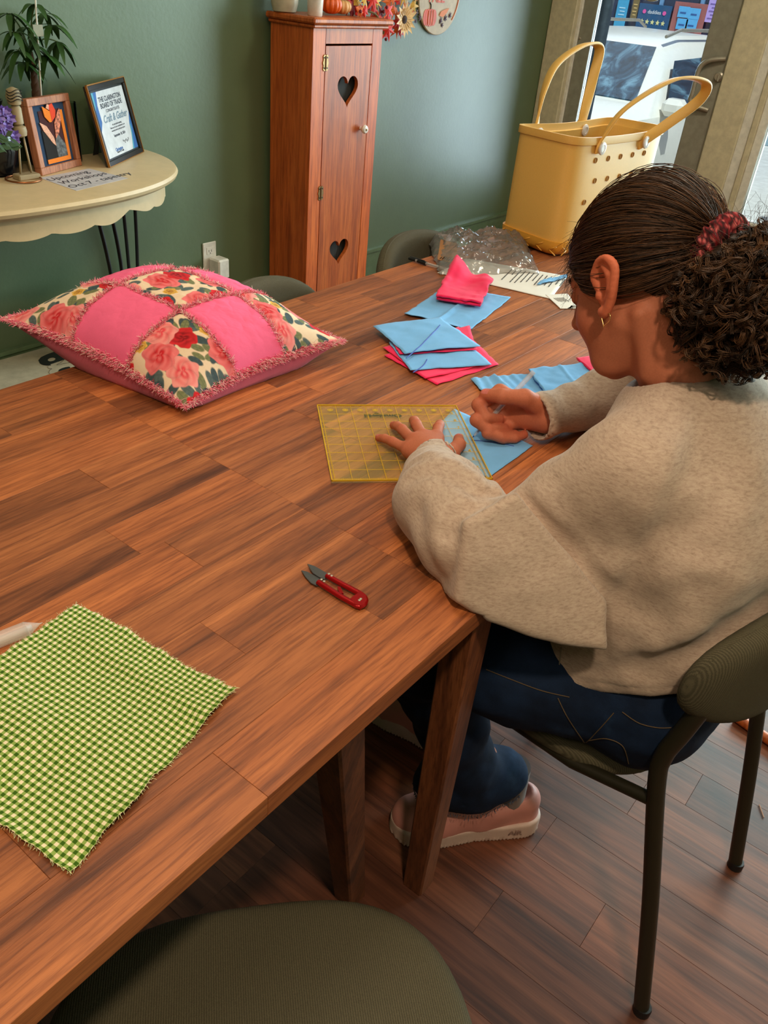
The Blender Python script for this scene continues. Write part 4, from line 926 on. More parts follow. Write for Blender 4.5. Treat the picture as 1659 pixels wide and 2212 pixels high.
# ================================================================ THINGS ON THE DINING TABLES
def cloth(name, corners, z, mat, label, cat='fabric', group=None, th=0.0009, n=26, wr=0.0012, ws=38, seed=0.0, lift=None, edge=0.0025, uv=False, parent=None, fold=None):
    """a flat piece of cloth: corners (A,B,C,D) as world xy; slightly wavy, with thickness"""
    A, B, C_, D = [np.array(c[:2], float) for c in corners]
    g = np.linspace(0, 1, n); U, Vv = np.meshgrid(g, g, indexing='ij'); u = U.ravel()[:, None]; v = Vv.ravel()[:, None]
    P = A*(1-u)*(1-v)+B*u*(1-v)+C_*u*v+D*(1-u)*v
    e = np.minimum(np.minimum(u, 1-u), np.minimum(v, 1-v))[:, 0]
    cen = (A+B+C_+D)/4; Q = np.c_[P, np.full(len(P), seed)]
    jit = fbm(Q, 55, seed)[:, None]*edge*np.exp(-e/0.03)[:, None]
    P = P+(P-cen)/(np.linalg.norm(P-cen, axis=1)[:, None]+1e-6)*jit
    zz = z+wr*(0.9+fbm(np.c_[P, P[:, :1]*0], ws, seed+3))
    if lift is not None: zz = zz+lift(u[:, 0], v[:, 0])
    top = np.c_[P, zz+th]; bot = np.c_[P, zz]
    V = np.r_[top, bot]; N = n*n; F = []
    ix = np.arange(N).reshape(n, n)
    q = np.stack([ix[:-1, :-1], ix[1:, :-1], ix[1:, 1:], ix[:-1, 1:]], -1).reshape(-1, 4)
    ring = np.r_[ix[:, 0], ix[-1, 1:], ix[-2::-1, -1], ix[0, -2:0:-1]]; r2 = np.roll(ring, -1)
    F = np.r_[q, q[:, ::-1]+N, np.stack([ring, ring+N, r2+N, r2], -1)]
    cr = (B-A)[0]*(D-A)[1]-(B-A)[1]*(D-A)[0]
    if cr < 0: F = F[:, ::-1]
    o = new_mesh(name, V, F, mat, True, parent)
    if uv:
        L = np.linalg.norm(B-A); H = np.linalg.norm(D-A); me = o.data; ul = me.uv_layers.new(name='UVMap')
        vi = np.zeros(len(me.loops), np.int32); me.loops.foreach_get('vertex_index', vi); vi = vi % N
        ul.data.foreach_set('uv', np.c_[u[vi, 0]*L, v[vi, 0]*H].ravel())
    if label: tag(o, label, cat, group)
    return o
def T(px, py, z=0.75): return atz(px, py, z)
m_blue = fabric('sky_blue_cotton', srgb(112, 176, 232), 1400, 0.85, 0.08, 0.10); m_mag = fabric('magenta_cotton', srgb(244, 30, 92), 1400, 0.85, 0.08, 0.10)
m_line = plain('blue_marker_ink', srgb(52, 78, 170), 0.7)
GS = 'pieces in the stack of pink and blue squares'
def inkline(par, a, b, z, w=0.0011, name='marker_line'):
    a = np.array(a[:2]); b = np.array(b[:2]); K = 20; t = np.linspace(0, 1, K)[:, None]; d = b-a; nrm = np.array([-d[1], d[0]])/np.linalg.norm(d)
    p = a+(b-a)*t+nrm*0.004*np.sin(t*math.pi)
    return MB().tube([(x, y, z(x, y) if callable(z) else z) for x, y in p], w, 6, flat=(1, 1)).build(name, m_line, par, True)
def zof(o):
    """height of a cloth under a point"""
    co = np.zeros(len(o.data.vertices)*3); o.data.vertices.foreach_get('co', co); co = co.reshape(-1, 3); co = co[:len(co)//2]
    return lambda x, y: float(co[np.argmin((co[:, 0]-x)**2+(co[:, 1]-y)**2), 2])+0.0003
z = 0.7508
s1 = cloth('cotton_square', [T(828, 770), T(1002, 716), T(1077, 790), T(944, 834)], z, m_mag, 'magenta square at the very bottom of the stack, its corner nearest the ruler', 'fabric', GS, seed=1)
s2 = cloth('cotton_square', [T(826, 756), T(990, 712), T(1050, 792), T(918, 824)], z+0.0032, m_mag, 'magenta square second from the bottom of the stack', 'fabric', GS, seed=2)
s3 = cloth('cotton_square', [T(838, 748), T(965, 708), T(1062, 797), T(885, 809)], z+0.0064, m_blue, 'lower sky blue square with a blue ink line, under the top one', 'fabric', GS, seed=3)
s4 = cloth('cotton_square', [T(845, 748), T(1012, 715), T(1028, 768), T(862, 778)], z+0.0096, m_mag, 'magenta square between the two sky blue squares of the stack', 'fabric', GS, seed=4)
s5 = cloth('cotton_square', [T(806, 719), T(950, 702), T(1035, 764), T(873, 780)], z+0.0130, m_blue, 'top sky blue square of the stack with a diagonal blue ink line', 'fabric', GS, seed=5, lift=lambda u, v: 0.0025*np.sin(u*3))
inkline(s5, T(950, 706, z+.013), T(877, 776, z+.013), zof(s5)); inkline(s3, T(922, 779, z+.007), T(892, 806, z+.007), zof(s3))
# open blue piece with the folded pink fabric lying on it
b1 = cloth('cotton_fabric', [T(874, 681), T(962, 620), T(1102, 647), T(1012, 717)], z, m_blue, 'sky blue fabric lying under the crumpled magenta piece', 'fabric', None, seed=6, lift=lambda u, v: 0.006*np.exp(-((v-.50)/.03)**2)+0.003*np.exp(-u/.05)+0.003*np.exp(-(1-u)/.06), n=40)
def pinklift(u, v): return 0.010+0.020*np.exp(-((u-0.75)**2+(v-0.2)**2)/0.05)+0.007*np.sin(u*7+v*3)*u+0.016*np.exp(-((v-.05)/.1)**2)*u+0.009*np.sin(v*9)*np.exp(-(1-u)/.2)
pk1 = cloth('folded_fabric', [T(941, 656), T(975, 590), T(1062, 622), T(1036, 672)], z+0.004, m_mag, 'crumpled magenta fabric folded on top of the sky blue one', 'fabric', None, seed=7, lift=pinklift, n=40, th=0.004, edge=0.006, wr=0.002)
cloth('folded_layer', [T(941, 656), T(985, 600), T(1055, 626), T(1036, 672)], z+0.0035, m_mag, None, seed=8, lift=lambda u, v: 0.004+0*u, n=20, th=0.005, parent=pk1)
# long blue fabric at the right with a pink one on its end
b2 = cloth('cotton_fabric', [T(1016, 821), T(1180, 808), T(1330, 890), T(1110, 930)], z, m_blue, 'long sky blue fabric behind the hand that holds the pen', 'fabric', None, seed=9, n=44, wr=0.0022, lift=lambda u, v: 0.003*np.sin(u*26+v*4)**2*(1-u)+0.004*np.exp(-((u-.3)/.03)**2))
cloth('folded_layer', [T(1138, 806), T(1262, 792), T(1400, 880), T(1220, 915)], z+0.0045, m_blue, None, seed=10, n=40, wr=0.0018, th=0.002, lift=lambda u, v: 0.002*np.exp(-((u-.55+v*.2)/.02)**2), parent=b2)
pk2 = cloth('folded_fabric', [T(1242, 784), T(1330, 772), T(1430, 842), T(1334, 862)], z+0.0085, m_mag, 'magenta fabric folded double under the girl\'s chin', 'fabric', None, seed=11, th=0.0015, n=30)
cloth('folded_layer', [T(1244, 786), T(1330, 776), T(1428, 846), T(1335, 865)], z+0.0072, m_mag, None, seed=12, th=0.001, parent=pk2)
# blue square being marked, ruler on it
b3 = cloth('cotton_square', [T(981, 885), T(1150, 965), T(1055, 1034), T(905, 960)], z, m_blue, 'sky blue square under the clear ruler, being marked with the pen', 'fabric', None, seed=13, wr=0.0005, edge=0.001)
inkline(b3, T(1018, 953, z), T(1110, 966, z), 0.7527, 0.0006)
# ---- quilting ruler
RO = np.array([0.9331, 0.8182, 0.0]); RU = np.array([0.1774, -0.1636, 0]); RL = np.linalg.norm(RU); RU /= RL; RVv = np.array([RU[1], -RU[0], 0])
ZR = 0.7532
Mr = frame(RO+[0, 0, ZR], RU, RVv); RS = 0.241
t_ = MT('clear_yellow_acrylic', (0.85, 0.72, 0.25, 1), 0.08, alpha=0.10); m_acr = t_.m
t_ = MT('ruler_yellow_ink', srgb(214, 170, 20), 0.5, alpha=0.85); m_yel = t_.m
ru = MB().bbox((0, 0, -0.0028), (RS, RS, 0), 0.0003, Mr).build('quilting_ruler', m_acr); tag(ru, 'square clear acrylic quilting ruler with yellow grid under the spread hand', 'ruler')
rb = MB(); IN = 0.0254
sgn = -1 if (Mr @ Vector((0, 0, 1)))[2] < ZR else 1      # upward side of the plate
zt0, zt1 = (0.00005, 0.00018) if sgn > 0 else (-0.00305, -0.0029)
for k in range(10):
    c = k*IN+0.0055
    rb.box((c-0.0004, 0.0, zt0), (c+0.0004, RS, zt1), Mr); rb.box((0.0, c-0.0005, zt0), (RS, c+0.0005, zt1), Mr)
rb.build('grid_line', m_yel, ru)
tk = MB()
for k in range(10):
    c0 = k*IN+0.0055
    for j in range(1, 8):
        for m_ in (0, 3, 6, 9):
            cc = m_*IN+0.0055; h_ = 0.0022 if j == 4 else 0.0012; c = c0+j*IN/8
            if c > RS: continue
            tk.box((c-0.00022, cc-h_, zt0), (c+0.00022, cc+h_, zt1), Mr); tk.box((cc-h_, c-0.00022, zt0), (cc+h_, c+0.00022, zt1), Mr)
tk.build('tick_marks', m_yel, ru)
tk.__init__()
for e in ((0, 0, RS, 0.0014), (0, RS-0.0014, RS, RS), (0, 0, 0.0014, RS), (RS-0.0014, 0, RS, RS)): tk.box((e[0], e[1], zt0-0.002), (e[2], e[3], zt1), Mr)
tk.build('edge_line', m_yel, ru)
up_ = -RVv
for k in range(1, 10):
    p = RO+RU*(k*IN-0.004)+RVv*0.0105+[0, 0, ZR+0.0002]; q = RO+RU*(RS-0.0125)+RVv*(k*IN-0.004)+[0, 0, ZR+0.0002]
    text_obj('numeral', str(k), m_yel, 0.009, frame(p, RU, up_), ru, 0.00005, weight=0.0002); text_obj('numeral', str(10-k), m_yel, 0.009, frame(q, RU, up_), ru, 0.00005, weight=0.0002)
    MB().lathe([(0.0052, 0), (0.0052, 0.0001)], c=p-[0, 0, 0.0001], n=14).build('number_disc', MT('yellow_disc', srgb(214, 170, 20), 0.5, alpha=0.5).m if k == 1 else bpy.data.materials['yellow_disc'], ru)
text_obj('brand_lettering', 'Omnigrid', m_black, 0.0165, frame(RO+RU*0.108+RVv*0.030+[0, 0, ZR+0.0002], -RU, RVv), ru, 0.00005, weight=0.0008)
# ---- papers
m_pap = plain('white_paper', srgb(222, 218, 212), 0.7, var=0.02); m_txt = plain('black_print', srgb(50, 46, 44), 0.7)
pc_ = [T(944, 590), T(1010, 560), T(1226, 598), T(1190, 647)]
pa = cloth('printed_sheet', pc_, z, m_pap, 'white printed instruction sheet partly under the plastic bag', 'paper', None, seed=20, wr=0.0006, ws=8, edge=0.0, th=0.0004)
ln = MB()
Mp = frame((np.array(T(1150, 606))+[0, 0, .003]), (np.array(T(1186, 645))-np.array(T(1222, 600))), (np.array(T(1222, 600))-np.array(T(1010, 562))))
rt = random.Random(3)
for k in range(13):
    y = 0.07-k*0.0115; x = -0.055
    Ltot = rt.uniform(0.05, 0.115)
    while x < -0.055+Ltot:
        L = rt.uniform(0.006, 0.016); ln.box((x, y, 0), (x+L, y+0.0026, 0.0002), Mp); x += L+0.003
ln.build('printed_text', m_txt, pa)
cdp = cloth('small_card', [T(1178, 638), T(1226, 636), T(1248, 668), T(1210, 668)], z, m_pap, 'small white printed card in front of the girl\'s forehead', 'card', None, seed=21, wr=0.0003, edge=0, th=0.0008)
ln = MB(); Mq = frame(np.array(T(1213, 650))+[0, 0, .0022], np.array(T(1245, 665))-np.array(T(1205, 640)), np.array(T(1226, 636))-np.array(T(1205, 655)))
for k in range(6): ln.box((-0.016, 0.012-k*0.005, 0), (0.012-0.004*(k % 2), 0.0135-k*0.005, 0.0002), Mq)
ln.build('printed_text', m_txt, cdp)
bs = cloth('fabric_scrap', [T(1158, 620), T(1166, 611), T(1226, 597), T(1222, 605)], z+0.0025, m_blue, 'narrow sky blue fabric scrap on the printed sheet', 'fabric', None, seed=22, wr=0.003, ws=90, edge=0.003, n=16)
# ---- clear crumpled plastic bag
m_film = bpy.data.materials.new('clear_plastic_film'); m_film.use_nodes = True; n_ = m_film.node_tree.nodes; l_ = m_film.node_tree.links; n_.clear()
oo_ = n_.new('ShaderNodeOutputMaterial'); tr = n_.new('ShaderNodeBsdfTransparent'); gl = n_.new('ShaderNodeBsdfGlossy'); mx = n_.new('ShaderNodeMixShader'); lw = n_.new('ShaderNodeLayerWeight'); lw.inputs[0].default_value = 0.35
tr.inputs[0].default_value = (0.93, 0.93, 0.93, 1); gl.inputs['Roughness'].default_value = 0.12; gl.inputs['Color'].default_value = (0.9, 0.9, 0.9, 1)
df = n_.new('ShaderNodeBsdfDiffuse'); df.inputs[0].default_value = (0.85, 0.85, 0.85, 1); m0 = n_.new('ShaderNodeMixShader'); m0.inputs[0].default_value = 0.13; l_.new(tr.outputs[0], m0.inputs[1]); l_.new(df.outputs[0], m0.inputs[2])
l_.new(lw.outputs['Fresnel'], mx.inputs[0]); l_.new(m0.outputs[0], mx.inputs[1]); l_.new(gl.outputs[0], mx.inputs[2]); l_.new(mx.outputs[0], oo_.inputs[0])
bc = [T(928, 560), T(940, 512), T(1150, 550), T(1160, 585)]
def crinkle(P): return fbm(P, 30, 1.0)*0.5+np.abs(fbm(P, 75, 4.0))*0.5
nb_ = 70; g = np.linspace(0, 1, nb_); U, Vv = np.meshgrid(g, g, indexing='ij'); u = U.ravel(); v = Vv.ravel()
A, B, C_, D = [np.array(T(*p)[:2]) for p in ((950, 596), (925, 525), (1130, 520), (1165, 592))]
P = A*((1-u)*(1-v))[:, None]+B*((1-u)*v)[:, None]+C_*(u*v)[:, None]+D*(u*(1-v))[:, None]
q3 = np.c_[P, 0*u]; e = np.minimum(np.minimum(u, 1-u), np.minimum(v, 1-v))
hgt = 0.05*np.clip(e/0.22, 0, 1)**0.6*(0.75+0.5*crinkle(q3))*(0.55+0.75*v)
P2 = P+0.006*np.c_[fbm(q3, 60, 2), fbm(q3, 60, 9)]
V = np.r_[np.c_[P2, 0.7535+hgt], np.c_[P2, 0.7525+0.0*hgt]]; ix = np.arange(nb_*nb_).reshape(nb_, nb_)
qf = np.stack([ix[:-1, :-1], ix[1:, :-1], ix[1:, 1:], ix[:-1, 1:]], -1).reshape(-1, 4)
pb = new_mesh('plastic_bag', V, qf, m_film, False)
tag(pb, 'crumpled clear plastic bag lying on the printed sheet by the tote bag', 'bag')
kl = [T(*p, 0.765) for p in ((945, 560), (950, 532), (985, 540), (986, 570))]
lbv = [np.array(p) for p in kl]; lbv[1][2] += 0.018; lbv[2][2] += 0.018
kp = new_mesh('kraft_label', lbv+[p-np.array([0, 0, .001]) for p in lbv], [(0, 1, 2, 3), (7, 6, 5, 4), (0, 4, 5, 1), (1, 5, 6, 2), (2, 6, 7, 3), (3, 7, 4, 0)], plain('kraft_card', srgb(158, 108, 66), 0.8), False, pb)
ln = MB(); Mk2 = frame(lbv[0]+(0, 0, .001), lbv[3]-lbv[0], lbv[1]-lbv[0])
for k in range(9): ln.box((0.004+k*0.006, 0.004, 0.0003), (0.006+k*0.006, 0.004+0.018*(0.6+0.4*((k*7) % 3)/2), 0.0008), Mk2)
ln.build('label_print', m_black, kp)
# ---- pens
def pen(name, a, b, r, body, tipcol, label, cat='pen', cap=None, glassy=False):
    a = np.array(a); b = np.array(b); d = (b-a)/np.linalg.norm(b-a); L = np.linalg.norm(b-a)
    t = thing(name, tuple(a), label, cat)
    MB().tube([a, a+d*0.004], [0.0004, 0.0012], 10).build('point', tipcol, t, True)
    MB().tube([a+d*0.004, a+d*0.018], [0.0014, r], 14).build('nose_cone', tipcol if not glassy else body, t, True)
    MB().tube([a+d*0.018, b-d*0.006], [r, r], 16).build('barrel', body, t, True)
    MB().tube([a+d*0.012, a+d*L*0.55], [r*.4, r*.4], 8).build('ink_core', tipcol, t, True)
    MB().tube([b-d*0.006, b-d*0.001, b], [r*1.03, r*1.03, r*.8], 16).build('end_cap', body, t, True)
    if cap: 
        MB().tube([a-d*0.004, a+d*0.05], [r*0.75, r*1.25], 14).build('cap', cap, t, True)
        MB().bbox((-0.0015, 0, r*1.2), (0.0015, 0.045, r*1.2+0.0015), 0.0005, frame(a, np.cross(d, [0, 0, 1]), d)).build('clip', cap, t)
    return t
m_clr = MT('frosted_clear_plastic', (0.78, 0.75, 0.74, 1), 0.2, alpha=0.32).m; m_inkb = plain('blue_ink_core', srgb(40, 50, 120), 0.5)
pen('ballpoint_pen', T(886, 559, .7555), T(1003, 594, .7555), 0.0042, m_clr, m_black, 'black capped ballpoint pen with clear barrel at the far table edge', cap=m_black)
pen('marker_pen', T(92, 1345, .7595), T(-150, 1440, .7595), 0.0085, m_clr, m_clr, 'clear plastic marker tube at the left edge beside the gingham cloth')
# ---- thread snips
sn = thing('thread_snips', tuple(T(720, 1260)), 'small red thread snips with grey blades on the near table', 'scissors')
m_red = MT('red_anodised_metal', srgb(168, 14, 18), 0.28, 0.55).m; m_blade = plain('dark_steel_blade', srgb(104, 104, 106), 0.35, 0.7)
Zs = 0.7515
def sp(px, py): p = T(px, py, Zs+0.004); return p[:2]
def flatpoly(pts, z0, z1, name, mat, par):
    return MB().prism([tuple(p) for p in pts], z0, z1).build(name, mat, par)
flatpoly([sp(664, 1217), sp(680, 1222), sp(708, 1238), sp(701, 1251), sp(688, 1245), sp(676, 1237)], Zs+0.002, Zs+0.0035, 'blade', m_blade, sn)
flatpoly([sp(651, 1229), sp(664, 1232), sp(690, 1246), sp(693, 1252), sp(686, 1263), sp(672, 1256), sp(660, 1243)], Zs+0.0005, Zs+0.002, 'blade', m_blade, sn)
ua = spline([sp(706, 1243), sp(730, 1257), sp(760, 1273), sp(781, 1285), sp(789, 1295), sp(785, 1306), sp(774, 1309), sp(760, 1302), sp(735, 1288), sp(710, 1272), sp(687, 1257)], 6)
MB().tube([(x, y, Zs+0.004) for x, y in ua], 0.0033, 10, flat=(1.15, 1.0)).build('spring_handle', m_red, sn, True)
flatpoly([sp(775, 1278), sp(791, 1290), sp(790, 1303), sp(779, 1313), sp(766, 1309), sp(757, 1297), sp(765, 1290), sp(772, 1286)], Zs+0.0005, Zs+0.0072, 'handle_end', m_red, sn)
flatpoly([sp(734, 1282), sp(730, 1274), sp(729, 1267), sp(735, 1269), sp(738, 1275), sp(742, 1283)], Zs+0.002, Zs+0.005, 'stop_tooth', m_red, sn)
for q in ((710, 1244), (716, 1248), (694, 1256), (700, 1260), (779, 1298), (776, 1301)):
    p = sp(*q); MB().lathe([(0.0016, 0), (0.0018, 0.0008), (0.001, 0.0014)], c=(p[0], p[1], Zs+0.0066), n=12).build('rivet', m_steel, sn, True)
# ---- gingham cloth
t_ = MT('green_gingham', rough=0.9, spec=0.15); tc = t_.node('ShaderNodeTexCoord'); sx = t_.node('ShaderNodeSeparateXYZ'); t_.l.new(tc.outputs['UV'], sx.inputs[0])
def stripe(o):
    m1 = t_.node('ShaderNodeMath', operation='DIVIDE'); m1.inputs[1].default_value = 0.0069; t_.l.new(o, m1.inputs[0])
    m2 = t_.node('ShaderNodeMath', operation='FRACT'); t_.l.new(m1.outputs[0], m2.inputs[0]); m3 = t_.node('ShaderNodeMath', operation='GREATER_THAN'); m3.inputs[1].default_value = 0.5; t_.l.new(m2.outputs[0], m3.inputs[0]); return m3.outputs[0]
a_, b_ = stripe(sx.outputs[0]), stripe(sx.outputs[1]); ad_ = t_.node('ShaderNodeMath', operation='ADD'); t_.l.new(a_, ad_.inputs[0]); t_.l.new(b_, ad_.inputs[1]); dv = t_.node('ShaderNodeMath', operation='MULTIPLY'); dv.inputs[1].default_value = 0.5; t_.l.new(ad_.outputs[0], dv.inputs[0])
t_.base(t_.ramp(dv.outputs[0], [(0.0, srgb(228, 214, 180)), (0.5, srgb(136, 160, 80)), (1.0, srgb(58, 92, 20))])); t_.bump(t_.noise(t_.coords(), 1500, 2), 0.3, 0.0006)
for e_ in t_.m.node_tree.nodes:
    if e_.type == 'VALTORGB': e_.color_ramp.interpolation = 'CONSTANT'; e_.color_ramp.elements[1].position = 0.3; e_.color_ramp.elements[2].position = 0.8
gA, gB, gC = T(165, 1308), T(507, 1497), T(152, 1893); gD = gA+gC-gB+np.array([-0.008, 0.012, 0])
def glift(u, v): return 0.004*np.exp(-(1-u)/.05)*(1+np.sin(v*11))*0.7+0.0035*np.exp(-((v-.13-u*.05)/.045)**2)*u+0.002*np.sin(v*9+u*5)*np.sin(u*4)+0.006*np.exp(-(1-v)/.03)*(0.4+0.6*np.sin(u*7)**2)
gm = cloth('gingham_cloth', [gA, gB, gC, gD], 0.7512, t_.m, 'green and cream gingham cloth square lying on the near table', 'fabric', None, seed=31, n=90, wr=0.0016, ws=26, lift=glift, edge=0.0035, uv=True)
fr = []; co = np.array([v.co for v in gm.data.vertices]); nn = 90; ixx = np.arange(nn*nn).reshape(nn, nn); ringi = np.r_[ixx[:, 0], ixx[-1, :], ixx[::-1, -1], ixx[0, ::-1]]
cen = co[:nn*nn].mean(0)
for i in ringi:
    for j in range(2):
        p = co[i]+RNG.normal(0, 0.0006, 3)*[1, 1, 0]; d = (p-cen)*[1, 1, 0]; d /= np.linalg.norm(d); d = d+RNG.normal(0, .5, 3)*[1, 1, .2]
        L = RNG.uniform(0.001, 0.003); fr.append([p, p+d*L*.5, p+d*L-[0, 0, 0.0003]])
fr = np.array(fr); Vf, Ff = many_tubes(fr, np.full(fr.shape[:2], 0.00018)); tag(new_mesh('frayed_edge', Vf, Ff, plain('pale_thread', srgb(214, 214, 160), 0.8), False, gm), kind='stuff')

# ================================================================ PATCHWORK PILLOW
pn = np.array([*T(400, 880, .768)[:2], .768]); pr = np.array([*T(742, 737, .792)[:2], .792]); pl = np.array([*T(6, 690, .822)[:2], .822]); pf = pr+pl-pn+np.array([-.01, -.02, .02])
pf[2] = .845
K = 401; g = np.linspace(-1, 1, K); U, Vv = np.meshgrid(g, g, indexing='ij'); u = U.ravel(); v = Vv.ravel()   # u: near -> right, v: near -> left
def pbase(u, v):
    a = ((1-u)/2)[:, None]; b = ((1+u)/2)[:, None]; c = ((1-v)/2)[:, None]; d = ((1+v)/2)[:, None]
    P = pn*a*c+pr*b*c+pf*b*d+pl*a*d; cen = (pn+pr+pf+pl)/4
    s = 0.075*((1-u*u)*np.abs(v)**3+(1-v*v)*np.abs(u)**3)[:, None]     # the sides pull in between the corners
    P[:, :2] += ((cen-P)*s*1.5)[:, :2]; return P
def ptop(u, v):
    P = pbase(u, v); w_ = (1-np.abs(u)**2.4)*(1-np.abs(v)**2.4)
    seam = sum(np.exp(-((np.abs(c)-1/3)/0.035)**2) for c in (u, v))*np.clip(w_*3, 0, 1)
    Q = np.c_[u, v, 0*u]; h = 0.088*np.clip(w_, 0, 1)**0.62-0.004*seam+0.0035*fbm(Q, 3.2, 5)*np.clip(w_*2, 0, 1)+0.0012*np.abs(fbm(Q, 11, 2))*np.clip(w_*2, 0, 1)
    P[:, 2] += h; return P
def pbot(u, v):
    P = pbase(u, v); w_ = (1-np.abs(u)**2.2)*(1-np.abs(v)**2.2); Q = np.c_[u, v, 0*u]
    P[:, 2] -= 0.115*np.clip(w_, 0, 1)**0.55+0.002*fbm(Q, 9, 1)*np.clip(w_*2, 0, 1)
    P[:, 2] = np.maximum(P[:, 2], 0.7508+0.0*P[:, 2]); return P
# painted rose print: u,v in patch space -> colour
PR = np.random.default_rng(5)
def paint_floral(X, Y):
    """X,Y in metres on the cloth -> rgb"""
    C_ = np.tile(np.array(srgb(232, 206, 176)[:3]), (len(X), 1))
    def blend(mask, col): C_[:] = C_*(1-mask[:, None])+np.array(col)[None]*mask[:, None]
    sm = lambda d, s=0.0006: np.clip(0.5-d/s/2, 0, 1)
    L = 0.40; rs = np.random.default_rng(9)
    grid = [(x+rs.uniform(-.012, .012), y+rs.uniform(-.012, .012)) for x in np.arange(-.21, .22, .047) for y in np.arange(-.21, .22, .047)]
    for i, (cx, cy) in enumerate(grid):       # leaves
        for j in range(5):
            a = rs.uniform(0, 6.28); lx, ly = cx+0.026*math.cos(a), cy+0.026*math.sin(a); b = a+rs.uniform(-.7, .7); s = rs.uniform(.010, .016)
            dx, dy = X-lx, Y-ly; p, q = dx*math.cos(b)+dy*math.sin(b), -dx*math.sin(b)+dy*math.cos(b)
            d = (np.sqrt((p/s)**2+(q/(s*0.5))**2)-1)*s*0.5; base = srgb(*[(92, 108, 108), (128, 132, 92), (70, 88, 94)][(i+j) % 3])[:3]
            m = sm(d); 
            if not m.any(): continue
            sh = (0.85+0.3*np.clip(q/s, -1, 1)*np.sign(np.sin(p*900+0.0)))
            C_[:] = C_*(1-m[:, None])+np.clip(np.array(base)[None]*sh[:, None], 0, 1)*m[:, None]
            m = sm(np.abs(q)-0.0004)*m; blend(m*0.5, srgb(60, 70, 60)[:3])
    for i, (cx, cy) in enumerate(grid):       # roses and small yellow flowers
        k = (i*7+i//9) % 5
        R = [0.027, 0.021, 0.011, 0.025, 0.0][k]; 
        if R == 0: continue
        dx, dy = X-cx, Y-cy; r = np.hypot(dx, dy); th = np.arctan2(dy, dx); ph = rs.uniform(0, 6.28)
        edge_ = R*(1+0.09*np.sin(5*th+ph)+0.05*np.sin(9*th-ph)); m = sm(r-edge_)
        if not m.any(): continue
        if k == 2: cols = (srgb(226, 178, 80), srgb(150, 90, 40))
        elif k in (0,): cols = (srgb(232, 120, 122), srgb(200, 30, 40))
        elif k == 3: cols = (srgb(236, 150, 145), srgb(222, 70, 80))
        else: cols = (srgb(206, 36, 44), srgb(128, 12, 22))
        w_ = np.clip(1-r/(R+1e-9), 0, 1)*0.9+0.38*np.sin(r/R*13+2.2*np.sin(th*2.5+ph)+th)*np.clip(1.2-r/R, 0, 1)
        w_ = np.clip(w_, 0, 1)[:, None]; col = np.array(cols[0][:3])*(1-w_)+np.array(cols[1][:3])*w_
        petal = np.clip(np.abs(np.sin(th*2.5+ph+r/R*3)), 0, 1)**0.3; col = col*(0.72+0.34*petal)[:, None]
        C_[:] = C_*(1-m[:, None])+np.clip(col, 0, 1)*m[:, None]
    return C_
S_ = 0.19
fl_c = paint_floral(u*S_, v*S_)
iu = np.floor((u+1)*1.5).clip(0, 2).astype(int); iv = np.floor((v+1)*1.5).clip(0, 2).astype(int); isfl = (iu+iv) % 2 == 0
pinkc = np.array(srgb(244, 104, 146)[:3])
colr = np.where(isfl[:, None], fl_c, pinkc*(1+0.05*fbm(np.c_[u, v, 0*u], 5, 1))[:, None])
ixp = np.arange(K*K).reshape(K, K); qf = np.stack([ixp[:-1, :-1], ixp[1:, :-1], ixp[1:, 1:], ixp[:-1, 1:]], -1).reshape(-1, 4)
plw = thing('patchwork_pillow', tuple((pn+pr+pl+pf)/4), 'patchwork pillow of rose print and pink squares with frayed seams', 'pillow')
m_pv = vcol('pillow_cotton_print', 0.88, 0.3, 1500)
Vt = ptop(u, v)
# the nine patches are parts
for a in range(3):
    for b in range(3):
        i0, i1 = a*133+ (1 if a else 0), (a+1)*133+1; j0, j1 = b*133+(1 if b else 0), (b+1)*133+1
        i0 = a*133; j0 = b*133; i1 = min(K, i0+134+(1 if a == 2 else 0)); j1 = min(K, j0+134+(1 if b == 2 else 0))
        sub = ixp[i0:i1, j0:j1]; nu, nv = sub.shape; loc = np.arange(nu*nv).reshape(nu, nv)
        q = np.stack([loc[:-1, :-1], loc[1:, :-1], loc[1:, 1:], loc[:-1, 1:]], -1).reshape(-1, 4)
        cc = colr[sub.ravel()]; want = (a+b) % 2 == 0
        if not want: cc = np.tile(pinkc, (nu*nv, 1))*(1+0.05*fbm(np.c_[u[sub.ravel()], v[sub.ravel()], 0*sub.ravel()], 5, 1))[:, None]
        else: cc = fl_c[sub.ravel()]
        nm = 'floral_patch' if want else 'pink_patch'
        if want: 
            o = new_mesh(nm, Vt[sub.ravel()], q, m_pv, True, plw, col=cc)
        else:
            o = new_mesh(nm, Vt[sub.ravel()], q, m_pv, True, plw, col=cc)
kb2 = 90; g = np.linspace(-1, 1, kb2); U2, V2 = np.meshgrid(g, g, indexing='ij'); Vb = pbot(U2.ravel(), V2.ravel()); ib = np.arange(kb2*kb2).reshape(kb2, kb2)
qb = np.stack([ib[:-1, :-1], ib[:-1, 1:], ib[1:, 1:], ib[1:, :-1]], -1).reshape(-1, 4)
new_mesh('pillow_back', Vb, qb, fabric('dusty_pink_cotton', srgb(206, 92, 118), 1200, 0.88, 0.08, 0.12), True, plw)
